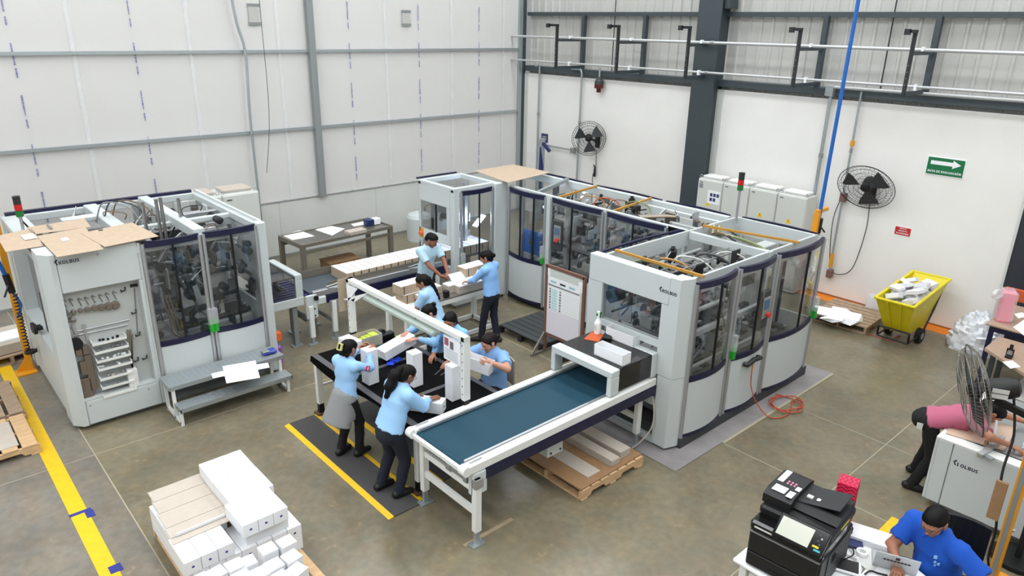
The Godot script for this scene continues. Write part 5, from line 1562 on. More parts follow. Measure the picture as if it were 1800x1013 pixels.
func middle():
	# galvanised grey-steel bench by the back wall
	var t := thing("steel_bench", "brushed steel bench with papers by the back wall", "table", Vector3(7.05, 0, -13.3), 0.07)
	for p: Array in [[-1.06, 0.42], [1.06, 0.42], [-1.06, -0.42], [1.06, -0.42]]:
		var st := mb()
		bx(st, Vector3(p[0], 0.42, p[1]), Vector3(0.09, 0.84, 0.09), 0.004)
		obj("leg", st, M.stainless, t, true)
	for z: float in [0.45, -0.45]:
		var st := mb()
		bx(st, Vector3(0, 0.85, z), Vector3(2.2, 0.07, 0.03), 0.003)
		obj("apron", st, M.stainless, t, true)
		st = mb()
		bx(st, Vector3(0, 0.70, z * 0.95), Vector3(2.1, 0.06, 0.03), 0.003)
		obj("stretcher", st, M.stainless, t, true)
	for x: float in [-1.09, 1.09]:
		var st := mb()
		bx(st, Vector3(x, 0.84, 0), Vector3(0.03, 0.09, 0.9), 0.003)
		obj("end_apron", st, M.stainless, t, true)
	var stt := mb()
	bx(stt, Vector3(0, 0.85, 0), Vector3(2.16, 0.02, 0.86))
	obj("top", stt, M.steel, t, true)
	var y := 0.865
	for a: Array in [[[[496, 414], [527, 405], [553, 415], [514, 422]], "large white paper at the left end of the steel bench"], [[[554, 404], [576, 396], [606, 402], [584, 414]], "white paper sheet in the middle of the steel bench"], [[[617, 394], [640, 389], [646, 394], [622, 398]], "small white papers behind the carton on the steel bench"]]:
		var q := []
		for k: Array in a[0]: q.append(ony(k[0], k[1], y))
		sheet("paper_sheet", q, 0.004, M.paper, a[1], "paper")
	var st := mb()
	var c := ony(625, 404, 0.93)
	bx(st, Vector3.ZERO, Vector3(0.42, 0.07, 0.22), 0.004, Transform3D(Basis(Vector3.UP, 0.08), c - Vector3(0, 0.035, 0)))
	one("flat_carton", st, M.greyboard, "flat grey carton lying on the steel bench", "carton")
	t = thing("blue_packet", "blue and white packet standing on the steel bench", "packet", ony(655, 392, 0.9))
	c = ony(656, 388, 0.95)
	pb("blue_half", t, mat(Color(0.08, 0.16, 0.36), 0.4), c.x - 0.2, c.x - 0.02, 0.87, 1.0, c.z - 0.08, c.z + 0.08, 0.01)
	pb("white_half", t, M.paper, c.x - 0.02, c.x + 0.14, 0.87, 1.0, c.z - 0.08, c.z + 0.08, 0.01)
	t = thing("open_carton", "brown cardboard box on the floor under the steel bench", "box", Vector3(6.95, 0, -13.1))
	pb("body", t, M.carton_brown, 6.62, 7.32, 0.0, 0.33, -13.32, -12.88, 0.004)
	pb("top_flap", t, M.carton_brown, 6.6, 7.34, 0.33, 0.34, -13.33, -13.12)
	pb("top_flap", t, M.carton_brown, 6.6, 7.34, 0.33, 0.34, -13.08, -12.87)
	# white bollard tank beside the end cabin
	st = mb()
	lathe(st, [Vector2(0, 0), Vector2(0.3, 0), Vector2(0.3, 0.56), Vector2(0.26, 0.64), Vector2(0.15, 0.68), Vector2(0, 0.69)], 20, Transform3D(Basis(), Vector3(9.75, 0, -14.2)))
	one("dust_collector", st, M.white, "rounded white drum standing behind the raised end cabin", "drum")

	# carton table, white frame
	t = thing("carton_table", "white-framed table piled with grey-board boxes", "table", Vector3(6.65, 0, -9.1))
	var x0 := 5.76
	var x1 := 7.62
	pb("top", t, M.steel, x0, x1, 0.78, 0.80, -9.42, -8.80)
	for z: Array in [[-8.84, -8.80], [-9.42, -9.38]]:
		pb("apron", t, M.paint, x0, x1, 0.70, 0.78, z[0], z[1])
		pb("floor_rail", t, M.paint, x0, x1, 0.02, 0.09, z[0], z[1])
	for x: float in [x0, x1 - 0.08]:
		pb("side_rail", t, M.paint, x, x + 0.05, 0.02, 0.09, -9.38, -8.84)
		pb("side_apron", t, M.paint, x, x + 0.05, 0.70, 0.78, -9.38, -8.84)
		for z: float in [-9.42, -8.88]: pb("leg", t, M.paint, x, x + 0.08, 0.0, 0.70, z, z + 0.08, 0.005)
	pb("left_shelf", t, M.paint, x0 - 0.02, x0 + 0.42, 0.80, 0.806, -9.42, -8.80)
	var g := "grey-board boxes on the carton table"
	var S := Vector3(0.50, 0.15, 0.24)
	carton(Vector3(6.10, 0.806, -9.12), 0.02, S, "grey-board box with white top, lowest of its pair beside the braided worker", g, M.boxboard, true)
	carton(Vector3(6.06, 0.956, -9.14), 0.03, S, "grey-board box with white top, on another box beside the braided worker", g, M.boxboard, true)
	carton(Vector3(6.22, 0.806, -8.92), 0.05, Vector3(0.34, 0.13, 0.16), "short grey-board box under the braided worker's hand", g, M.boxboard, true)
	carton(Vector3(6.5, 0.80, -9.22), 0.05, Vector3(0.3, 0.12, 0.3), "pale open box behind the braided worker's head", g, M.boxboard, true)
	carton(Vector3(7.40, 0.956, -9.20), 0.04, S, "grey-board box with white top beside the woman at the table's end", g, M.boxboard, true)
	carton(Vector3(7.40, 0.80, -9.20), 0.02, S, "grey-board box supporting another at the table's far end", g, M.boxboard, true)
	# stack of lined blanks, white inside
	t = thing("blank_stack", "stack of cross-shaped board blanks with white inner faces", "blank stack", Vector3(7.0, 0.80, -8.98))
	for k in 9:
		var yy := 0.80 + k * 0.0145
		st = mb()
		prism(st, [Vector2(6.72, 8.98), Vector2(6.84, 8.98), Vector2(6.84, 8.84), Vector2(7.38, 8.84), Vector2(7.38, 9.16), Vector2(6.72, 9.16)], Transform3D(Basis(Vector3(1, 0, 0), Vector3(0, 0, -1), Vector3.UP), Vector3(0.003 * (k % 3), yy, 0)), 0.0125)
		obj("blank", st, M.paper if k == 8 else M.greyboard, t)
	t = thing("folded_blank", "white lined blank being folded up on the stack", "blank", Vector3(7.05, 0.94, -9.1))
	st = mb()
	quad(st, Vector3(6.86, 0.935, -9.05), Vector3(7.33, 0.935, -9.05), Vector3(7.36, 1.04, -9.2), Vector3(6.88, 1.04, -9.2), Vector3(0, 1, 1))
	quad(st, Vector3(6.86, 0.93, -9.055), Vector3(7.33, 0.93, -9.055), Vector3(7.36, 1.035, -9.207), Vector3(6.88, 1.035, -9.207), Vector3(0, -1, -1))
	obj("back_flap", st, M.paper, t)
	st = mb()
	quad(st, Vector3(7.33, 0.935, -8.9), Vector3(7.33, 0.935, -9.06), Vector3(7.40, 1.06, -9.06), Vector3(7.40, 1.06, -8.9), Vector3(-1, 1, 0))
	quad(st, Vector3(7.335, 0.93, -8.9), Vector3(7.335, 0.93, -9.06), Vector3(7.405, 1.055, -9.06), Vector3(7.405, 1.055, -8.9), Vector3(1, -1, 0))
	obj("side_flap", st, M.paper, t)
	st = mb()
	bx(st, Vector3(6.58, 0.86, -8.86), Vector3(0.09, 0.12, 0.08), 0.012)
	one("tape_dispenser", st, M.black, "black tape dispenser at the edge of the carton table", "dispenser")

	# dark plastic pallet beside the notice board
	t = thing("plastic_pallet", "dark grey pallet lying between the worker and the notice board", "pallet", Vector3(8.02, 0, -8.08))
	for k in 7: pb("deck_board", t, M.charcoal, 7.54 + k * 0.14, 7.54 + k * 0.14 + 0.125, 0.11, 0.14, -8.62, -7.54, 0.004)
	for z: float in [-8.6, -8.1, -7.6]:
		pb("stringer", t, M.dark, 7.54, 8.5, 0.05, 0.11, z - 0.03, z + 0.03)
		for x: float in [7.56, 8.0, 8.44]: pb("foot", t, M.dark, x - 0.04, x + 0.04, 0.0, 0.05, z - 0.04, z + 0.04)
	# notice board on a copper-coloured frame
	t = thing("notice_board", "tall notice board with printed work charts in a brown frame", "notice board", Vector3(7.6, 0, -7.1))
	var fr := mat(Color(0.52, 0.38, 0.32), 0.4, 0.3)
	var xb := 7.58
	for z: float in [-7.55, -6.75]: pb("frame_post", t, fr, xb - 0.02, xb + 0.02, 0.05, 1.50, z - 0.025, z + 0.025)
	pb("frame_rail", t, fr, xb - 0.02, xb + 0.02, 1.46, 1.51, -7.55, -6.75)
	pb("frame_rail", t, fr, xb - 0.02, xb + 0.02, 0.32, 0.36, -7.55, -6.75)
	for z: float in [-7.55, -6.75]:
		pbar("foot", t, M.stainless, Vector3(xb - 0.3, 0.02, z), Vector3(xb + 0.3, 0.02, z), 0.04)
		pbar("foot_brace", t, M.stainless, Vector3(xb - 0.28, 0.03, z), Vector3(xb, 0.36, z), 0.03)
	pb("backing", t, M.cab, xb - 0.008, xb + 0.008, 0.36, 1.46, -7.53, -6.77)
	pb("upper_chart", t, M.paper, xb - 0.014, xb - 0.008, 0.78, 1.32, -7.51, -6.82)
	pb("lower_chart", t, mat(Color(0.90, 0.88, 0.92), 0.7), xb - 0.014, xb - 0.008, 0.37, 0.77, -7.51, -6.82)
	pb("chart_header", t, M.grey, xb - 0.016, xb - 0.014, 1.18, 1.205, -7.5, -6.83)
	for k in 3: pb("title_bar", t, [mat(Color(0.55, 0.76, 0.80), 0.7), M.charcoal, mat(Color(0.55, 0.76, 0.80), 0.7)][k], xb - 0.016, xb - 0.014, 1.24, 1.27, -7.45 + k * 0.2, -7.33 + k * 0.2)
	for r in 8:
		for cc in 2:
			pb("portrait", t, mat(Color(0.45, 0.42, 0.46), 0.7) if r % 2 else M.grey, xb - 0.016, xb - 0.014, 1.11 - r * 0.045, 1.14 - r * 0.045, -7.47 + cc * 0.22, -7.435 + cc * 0.22)
		pb("table_cell", t, mat(Color(0.70, 0.86, 0.87), 0.7), xb - 0.016, xb - 0.014, 1.11 - r * 0.045, 1.14 - r * 0.045, -7.41, -7.30)
		pb("ruled_line", t, M.cab, xb - 0.016, xb - 0.014, 1.10 - r * 0.045, 1.103 - r * 0.045, -7.16, -6.84)
	for r in 12: pb("ruled_line", t, M.cab, xb - 0.016, xb - 0.014, 0.74 - r * 0.03, 0.743 - r * 0.03, -7.49, -6.84)
	pb("small_card", t, M.paper, xb - 0.016, xb - 0.008, 1.33, 1.45, -7.52, -7.46)
	pb("small_card", t, M.paper, xb - 0.016, xb - 0.008, 1.24, 1.40, -6.86, -6.77)

	# anti-fatigue mats
	for a: Array in [[3.33, 3.82, -8.08, -5.57, "grey anti-fatigue mat with yellow edges beside the conveyor end"], [4.12, 4.62, -7.95, -5.75, "grey anti-fatigue mat with yellow edge under the black table"]]:
		t = thing("floor_mat", a[4], "mat", Vector3((a[0] + a[1]) * 0.5, 0, (a[2] + a[3]) * 0.5))
		pb("field", t, M.mat_grey, a[0] + 0.06, a[1] - 0.06, 0.0, 0.016, a[2], a[3], 0.004)
		for e: Array in [[a[0], a[0] + 0.065, 1.0], [a[1] - 0.065, a[1], -1.0]]:
			if a[0] > 4.0 and e[2] < 0.0: continue
			st = mb()
			var s: float = e[2]
			var xo: float = e[0] if s > 0 else e[1]
			prism(st, [Vector2(0, 0), Vector2(0.065 * s, 0), Vector2(0.065 * s, 0.017), Vector2(0.01 * s, 0.004)], Transform3D(Basis(), Vector3(xo, 0, a[2])), a[3] - a[2])
			obj("yellow_edge", st, M.yellow, t)
		var studs := mb()
		var nx := int((a[1] - a[0] - 0.14) / 0.035)
		var nz := int((a[3] - a[2]) / 0.035)
		for i in nx:
			for j in nz:
				bx(studs, Vector3(a[0] + 0.08 + i * 0.035, 0.0165, a[2] + 0.02 + j * 0.035), Vector3(0.022, 0.003, 0.006) if (i + j) % 2 else Vector3(0.006, 0.003, 0.022))
		obj("studs", studs, M.mat_grey, t).set_meta("kind", "stuff")

	# the black work table with its lamp frame
	t = thing("work_table", "black-topped work table with white lamp frame over it", "table", Vector3(4.43, 0, -6.9))
	pb("top", t, M.tabletop, 3.80, 5.06, 0.835, 0.865, -8.12, -5.70, 0.008)
	for x: Array in [[3.80, 3.90], [4.98, 5.06]]: pb("edge_film", t, M.film, x[0] + 0.005, x[1] - 0.01, 0.865, 0.868, -8.10, -5.72)
	for zf: float in [-7.25, -6.32]: pb("film_strip", t, M.film, 3.9, 4.98, 0.865, 0.8675, zf - 0.03, zf + 0.03)
	st = mb()   # black cover sagging over the edge
	for k in 12:
		var za := lerpf(-8.12, -5.70, k / 12.0)
		var zb := lerpf(-8.12, -5.70, (k + 1) / 12.0)
		var da := 0.07 + 0.05 * sin(k * 0.55)
		var db := 0.07 + 0.05 * sin((k + 1) * 0.55)
		quad(st, Vector3(3.797, 0.86, za), Vector3(3.797, 0.86, zb), Vector3(3.785, 0.86 - db, zb), Vector3(3.785, 0.86 - da, za), Vector3(-1, 0, 0))
		quad(st, Vector3(3.80, 0.86, za), Vector3(3.80, 0.86, zb), Vector3(3.79, 0.86 - db, zb), Vector3(3.79, 0.86 - da, za), Vector3(1, 0, 0))
	obj("cover_skirt", st, M.tabletop, t)
	for p: Array in [[3.86, -8.07], [5.0, -8.07], [3.86, -5.76], [5.0, -5.76]]:
		pb("leg", t, M.paint, p[0] - 0.04, p[0] + 0.04, 0.16, 0.835, p[1] - 0.035, p[1] + 0.035, 0.004)
		pb("black_foot", t, M.black, p[0] - 0.035, p[0] + 0.035, 0.03, 0.16, p[1] - 0.03, p[1] + 0.03)
		pb("foot_plate", t, mat(Color(0.34, 0.24, 0.18), 0.8), p[0] - 0.08, p[0] + 0.08, 0.0, 0.03, p[1] - 0.06, p[1] + 0.06)
	pbar("stretcher", t, M.paint, Vector3(3.86, 0.42, -8.07), Vector3(5.0, 0.42, -8.07), 0.03)
	for z: float in [-8.14, -5.66]:
		pb("frame_post", t, M.paint, 4.41, 4.50, 1.02, 1.80, z - 0.03, z + 0.03, 0.004)
		pb("post_socket", t, M.black, 4.42, 4.49, 0.80, 1.02, z - 0.025, z + 0.025)
		for k in 7: pcyl("post_hole", t, M.charcoal, Vector3(4.408, 1.1 + k * 0.1, z), Vector3(4.4095, 1.1 + k * 0.1, z), 0.009, 6)
	pb("frame_beam", t, M.paint, 4.41, 4.50, 1.74, 1.80, -8.17, -5.63, 0.004)
	var lamp := node("tube_lamp", t)
	pb("lamp_housing", lamp, mat(Color(0.66, 0.71, 0.68), 0.35), 4.37, 4.55, 1.64, 1.70, -7.70, -6.16, 0.015)
	pcyl("lamp_tube", lamp, mat(Color(0.80, 0.85, 0.82), 0.25), Vector3(4.46, 1.62, -7.64), Vector3(4.46, 1.62, -6.22), 0.025, 10)
	for z: float in [-7.45, -6.62]: pcyl("lamp_hanger", lamp, M.charcoal, Vector3(4.46, 1.70, z), Vector3(4.46, 1.745, z), 0.012, 6)
	# papers and board tied to the posts
	t = thing("hanging_sheet", "printed white sheet clipped below the lamp frame beam", "paper", Vector3(4.4, 1.3, -5.95))
	pb("sheet", t, M.paper, 4.395, 4.40, 1.44, 1.74, -5.98, -5.68)
	pb("picture", t, mat(Color(0.62, 0.34, 0.38), 0.7), 4.391, 4.395, 1.62, 1.71, -5.96, -5.89)
	pb("picture", t, mat(Color(0.42, 0.38, 0.42), 0.7), 4.391, 4.395, 1.60, 1.69, -5.86, -5.80)
	for k in 6: pb("text_line", t, M.boxline, 4.392, 4.395, 1.58 - k * 0.022, 1.585 - k * 0.022, -5.96, -5.72)
	pcyl("clip_wire", t, M.charcoal, Vector3(4.40, 1.74, -6.04), Vector3(4.40, 1.73, -5.67), 0.006, 6)
	t = thing("paper_star", "creased white paper tag tied around the lamp frame's corner", "paper", Vector3(4.4, 1.5, -8.15))
	for a: Array in [[[608, 500], [628, 508], [612, 530]], [[612, 524], [647, 515], [622, 532], [603, 526]], [[616, 528], [624, 524], [622, 531]]]:
		st = mb()
		var q := []
		for k: Array in a: q.append(onx(k[0], k[1], 4.36))
		if q.size() == 3: q.append(q[2])
		quad(st, q[0], q[1], q[2], q[3], Vector3(-1, 0.3, 0))
		quad(st, q[0] + Vector3(0.006, 0, 0), q[1] + Vector3(0.006, 0, 0), q[2] + Vector3(0.006, 0, 0), q[3] + Vector3(0.006, 0, 0), Vector3(1, 0, 0))
		obj("paper_wing", st, M.paper, t)
	st = mb()
	bx(st, onz(605, 518, -8.2), Vector3(0.17, 0.46, 0.008))
	one("hanging_board", st, M.boxboard, "narrow cardboard strip hanging beside the lamp frame post", "cardboard")

	# goods on the work table
	var U := Vector3(0.142, 0.44, 0.142)
	var gr := "tall white boxes on the work table"
	white_box("tall_box", Vector3(4.01, 0.867, -6.97), Basis(Vector3.UP, 0.05), Vector3(0.15, 0.45, 0.15), "tall white box being closed by the aproned woman", gr)
	white_box("tall_box", Vector3(4.39, 0.867, -6.57), Basis(), U, "tall white box standing beside the blue cards", gr)
	white_box("tall_box", Vector3(4.54, 0.867, -6.0), Basis(), U, "tall white box standing next to the lamp frame post", gr)
	white_box("lying_box", Vector3(4.13, 0.867, -6.0), Basis(Vector3.UP, 0.62), Vector3(0.15, 0.14, 0.46), "white box lying under the hand of the ponytailed woman", gr, false, true)
	white_box("tilted_box", Vector3(4.66, 0.965, -7.36), Basis(Vector3.UP, 1.62) * Basis(Vector3(1, 0, 0), -0.2), Vector3(0.19, 0.13, 0.50), "white box tilted up in the hands of the woman with hair bun", gr)
	white_box("held_tray", Vector3(5.03, 1.02, -6.22), Basis(Vector3.UP, 0.45) * Basis(Vector3(1, 0, 0), 0.15), Vector3(0.14, 0.16, 0.46), "open white tray held up by the seated woman", gr, true)
	white_box("small_box", Vector3(4.27, 0.867, -7.90), Basis(Vector3.UP, 0.1), Vector3(0.17, 0.18, 0.3), "plain white box behind the tall box of the aproned woman", gr)
	t = thing("lime_tray", "grey tray filled with lime green slips at the table's end", "tray", Vector3(4.56, 0.867, -7.95))
	pb("base", t, M.greyboard, 4.37, 4.73, 0.867, 0.88, -8.06, -7.84)
	for z: float in [-8.06, -7.846]: pb("long_side", t, M.greyboard, 4.37, 4.73, 0.88, 1.02, z, z + 0.006)
	for x: float in [4.37, 4.724]: pb("short_side", t, M.greyboard, x, x + 0.006, 0.88, 1.02, -8.06, -7.84)
	for k in 5: pb("slip", t, M.lime, 4.39 + k * 0.055, 4.49 + k * 0.055, 0.94 + 0.01 * k, 0.95 + 0.01 * k, -8.04 + 0.02 * (k % 2), -7.87)
	for z: float in [-7.99, -7.90]: pb("label_mark", t, M.black, 4.73, 4.734, 0.9, 0.96, z - 0.015, z + 0.015)
	st = mb()
	mm(st, 4.44, 4.86, 0.867, 0.871, -7.82, -7.46)
	one("cutting_mat", st, M.cloth_green, "green cutting mat on the black table", "mat")
	t = thing("tape_dispenser", "black desk tape dispenser beside the green cutting mat", "dispenser", Vector3(4.82, 0.867, -7.78))
	pb("body", t, M.black, 4.76, 4.98, 0.867, 0.95, -8.02, -7.92, 0.012)
	pcyl("tape_roll", t, M.dark, Vector3(4.80, 0.98, -8.0), Vector3(4.80, 0.98, -7.94), 0.045, 14)
	st = mb()
	lathe(st, [Vector2(0.02, 0), Vector2(0.035, 0), Vector2(0.035, 0.03), Vector2(0.02, 0.03)], 14, Transform3D(Basis(), Vector3(4.99, 0.868, -7.85)))
	one("tape_roll", st, M.lime, "small lime tape roll at the far edge of the black table", "tape roll")
	var n := 0
	for a: Array in [[648, 632, 0.3], [652, 641, 0.8], [662, 635, 0.5], [690, 635, 0.1], [685, 641, 0.9], [700, 633, 0.4]]:
		var cpt := ony(a[0] if n > 2 else a[0] + 36, a[1], 0.87)
		st = mb()
		bx(st, Vector3.ZERO, Vector3(0.09, 0.012, 0.07), 0.003, Transform3D(Basis(Vector3.UP, a[2]) * Basis(Vector3(1, 0, 0), 0.1 * (n % 3)), cpt + Vector3(0, 0.012 + 0.004 * (n % 2), 0)))
		one("blue_card", st, M.bluefilm, "bright blue card lying loose on the black table", "card", "blue cards on the black table")
		n += 1
	for k in 3:
		st = mb()
		bar(st, Vector3(4.72 + k * 0.05, 0.869, -6.62 + k * 0.06), Vector3(4.98, 0.869, -6.75 + k * 0.1), 0.015, 0.003)
		one("film_offcut", st, M.film, "grey plastic film offcut on the black table", "offcut", "film offcuts on the black table")
	# chair of the seated woman
	t = thing("work_chair", "beige-backed chair under the seated woman", "chair", Vector3(5.46, 0, -6.36))
	st = mb()
	prism(st, arc_strip(0, 0.42, 0.42, 0.06, -0.012, 0.012), Transform3D(Basis(Vector3(0, 0, 1), Vector3(1, 0, 0), Vector3.UP), Vector3(5.64, 0.58, -6.57)), 0.36)
	obj("backrest", st, mat(Color(0.62, 0.58, 0.52), 0.6), t)
	pb("seat", t, M.charcoal, 5.26, 5.66, 0.48, 0.53, -6.57, -6.15, 0.02)
	for p: Array in [[5.3, -6.53], [5.62, -6.53], [5.3, -6.19], [5.62, -6.19]]: pcyl("leg", t, M.charcoal, Vector3(p[0], 0, p[1]), Vector3(p[0], 0.48, p[1]), 0.014, 8)

	# things on the conveyor hood
	for k in 2:
		var hp: Vector3 = ony([1077, 1096][k], [612, 581][k], 1.43)
		white_box("empty_tray", Vector3(hp.x, 1.292, hp.z), Basis(Vector3.UP, 0.02), Vector3(0.15, 0.14, 0.44), "open white tray on the dark hood glass, " + ["between the orange cloth and hood beam", "against the logo face"][k], "white trays on the hood", true)
	var q3 := []
	for k: Array in [[1026, 596], [1041, 583], [1062, 588], [1052, 601]]: q3.append(ony(k[0], k[1], 1.295))
	sheet("orange_cloth", q3, 0.004, M.rust, "orange cloth spread under the spray bottle", "cloth")
	t = thing("spray_bottle", "white spray bottle with green trigger on the orange cloth", "bottle", ony(1050, 586, 1.295))
	var sb := ony(1050, 586, 1.295)
	st = mb()
	lathe(st, [Vector2(0, 0), Vector2(0.042, 0), Vector2(0.045, 0.02), Vector2(0.045, 0.15), Vector2(0.02, 0.2), Vector2(0.018, 0.21), Vector2(0, 0.21)], 14, Transform3D(Basis(), sb))
	obj("bottle_body", st, M.paper, t)
	st = mb()
	bx(st, sb + Vector3(0.02, 0.26, -0.01), Vector3(0.09, 0.04, 0.03), 0.008)
	bx(st, sb + Vector3(0.045, 0.23, -0.01), Vector3(0.02, 0.06, 0.02), 0.005)
	obj("trigger", st, M.green, t)
	pcyl("nozzle", t, M.paper, sb + Vector3(0, 0.2, 0), sb + Vector3(0, 0.3, 0), 0.018, 8)
	pb("bottle_label", t, M.cab, sb.x - 0.047, sb.x - 0.04, sb.y + 0.05, sb.y + 0.12, sb.z - 0.02, sb.z + 0.02)
	st = mb()
	bx(st, Vector3.ZERO, Vector3(0.16, 0.04, 0.12), 0.012, Transform3D(Basis(Vector3.UP, 0.5), ony(1068, 594, 1.295) + Vector3(0, 0.02, 0)))
	one("black_cloth", st, M.black, "folded black cloth between the white trays and spray bottle", "cloth")

	# pallet of board strips under the conveyor
	pallet("wooden_pallet", "wooden pallet with board strips under the teal conveyor", Vector3(5.68, 0, -5.02), PI / 2, 1.16, 1.1, M.wood, 7)
	sheet("cover_board", [Vector3(5.12, 0.158, -5.55), Vector3(6.22, 0.158, -5.55), Vector3(6.22, 0.158, -4.47), Vector3(5.13, 0.158, -4.45)], 0.012, M.carton_brown, "brown cardboard covering the pallet under the conveyor", "cardboard")
	for a: Array in [[5.35, 5.56, -5.35, -4.55, 1], [5.72, 5.86, -5.5, -4.52, 7], [5.92, 6.1, -5.5, -4.56, 8]]:
		t = thing("board_strips", ["single pale board strip on the brown pallet cover", "", "", "", "", "", "narrow pile of board strips on the pallet under the conveyor", "wide pile of board strips beside the corner machine"][a[4] - 1], "board strips", Vector3((a[0] + a[1]) * 0.5, 0.158, (a[2] + a[3]) * 0.5))
		for k in a[4]: pb("strip", t, M.greyboard, a[0] + 0.002 * (k % 3), a[1] + 0.003 * (k % 2), 0.158 + k * 0.012, 0.168 + k * 0.012, a[2], a[3] + 0.006 * (k % 2))
	# orange air line coiled at the corner machine's foot
	t = thing("air_line", "thin orange air line hanging from the door grip and coiled on the floor", "hose", Vector3(8.9, 0, -4.1))
	var pts := [Vector3(8.2, 0.82, -4.25), Vector3(8.22, 0.5, -4.24), Vector3(8.35, 0.2, -4.18), Vector3(8.45, 0.02, -4.02), Vector3(8.7, 0.02, -3.9)]
	for k in 34:
		var a := k * 0.55
		pts.append(Vector3(8.95 + (0.24 + 0.05 * sin(k * 0.9)) * cos(a), 0.02 + k * 0.0012, -4.05 + (0.2 + 0.04 * cos(k * 1.3)) * sin(a)))
	pts.append(Vector3(9.1, 0.03, -4.3))
	ptube("line", t, mat(Color(0.74, 0.32, 0.18), 0.5), curve(pts, 4), 0.008, 6)

	# cardboard roof over the end cabin joint
	var q := []
	for k: Array in [[834, 300], [902, 289], [968, 303], [893, 321]]: q.append(ony(k[0], k[1], 2.31))
	sheet("cardboard_sheet", q, 0.008, M.carton, "large tan cardboard sheet lying over the long machine's end", "cardboard")
func chevrons(parent, xf: Transform3D, w: float, h: float, step: float, band: float, m: Material):   # zigzag print on a box face
	var y := -step
	while y < h + step:
		var st := mb()
		var n := 4
		for k in n:
			var a := k * w / n
			var b := (k + 1) * w / n
			var ya := y + (step * 0.75 if k % 2 else 0.0)
			var yb := y + (0.0 if k % 2 else step * 0.75)
			var q := [Vector2(a, clampf(ya, 0, h)), Vector2(b, clampf(yb, 0, h)), Vector2(b, clampf(yb + band, 0, h)), Vector2(a, clampf(ya + band, 0, h))]
			quad(st, xf * Vector3(q[0].x, q[0].y, 0), xf * Vector3(q[1].x, q[1].y, 0), xf * Vector3(q[2].x, q[2].y, 0), xf * Vector3(q[3].x, q[3].y, 0), xf.basis.z)
		var mesh := st.commit()
		if mesh.get_surface_count() > 0: obj("printed_chevron", mesh, m, parent)
		y += step

func gift_box(at: Vector3, turn: float, s: Vector3, label: String, light: Material, dark: Material) -> Node3D:
	var t := thing("chevron_box", label, "box", at, turn)
	var B := Basis(Vector3.UP, turn)
	var st := mb()
	bx(st, Vector3(0, s.y * 0.5, 0), s, 0.002)
	obj("body", st, light, t, true)
	for k in 4:
		var b := Basis(Vector3.UP, k * PI / 2)
		var w := s.x if k % 2 == 0 else s.z
		var d := s.z if k % 2 == 0 else s.x
		chevrons(t, Transform3D(B, at) * Transform3D(b, b * Vector3(-w * 0.5, 0.0, d * 0.5 + 0.0012)), w, s.y, 0.036, 0.018, dark)
	chevrons(t, Transform3D(B, at) * Transform3D(Basis(Vector3(1, 0, 0), -PI / 2), Vector3(-s.x * 0.5, s.y + 0.0012, s.z * 0.5)), s.x, s.z, 0.04, 0.018, dark)
	return t

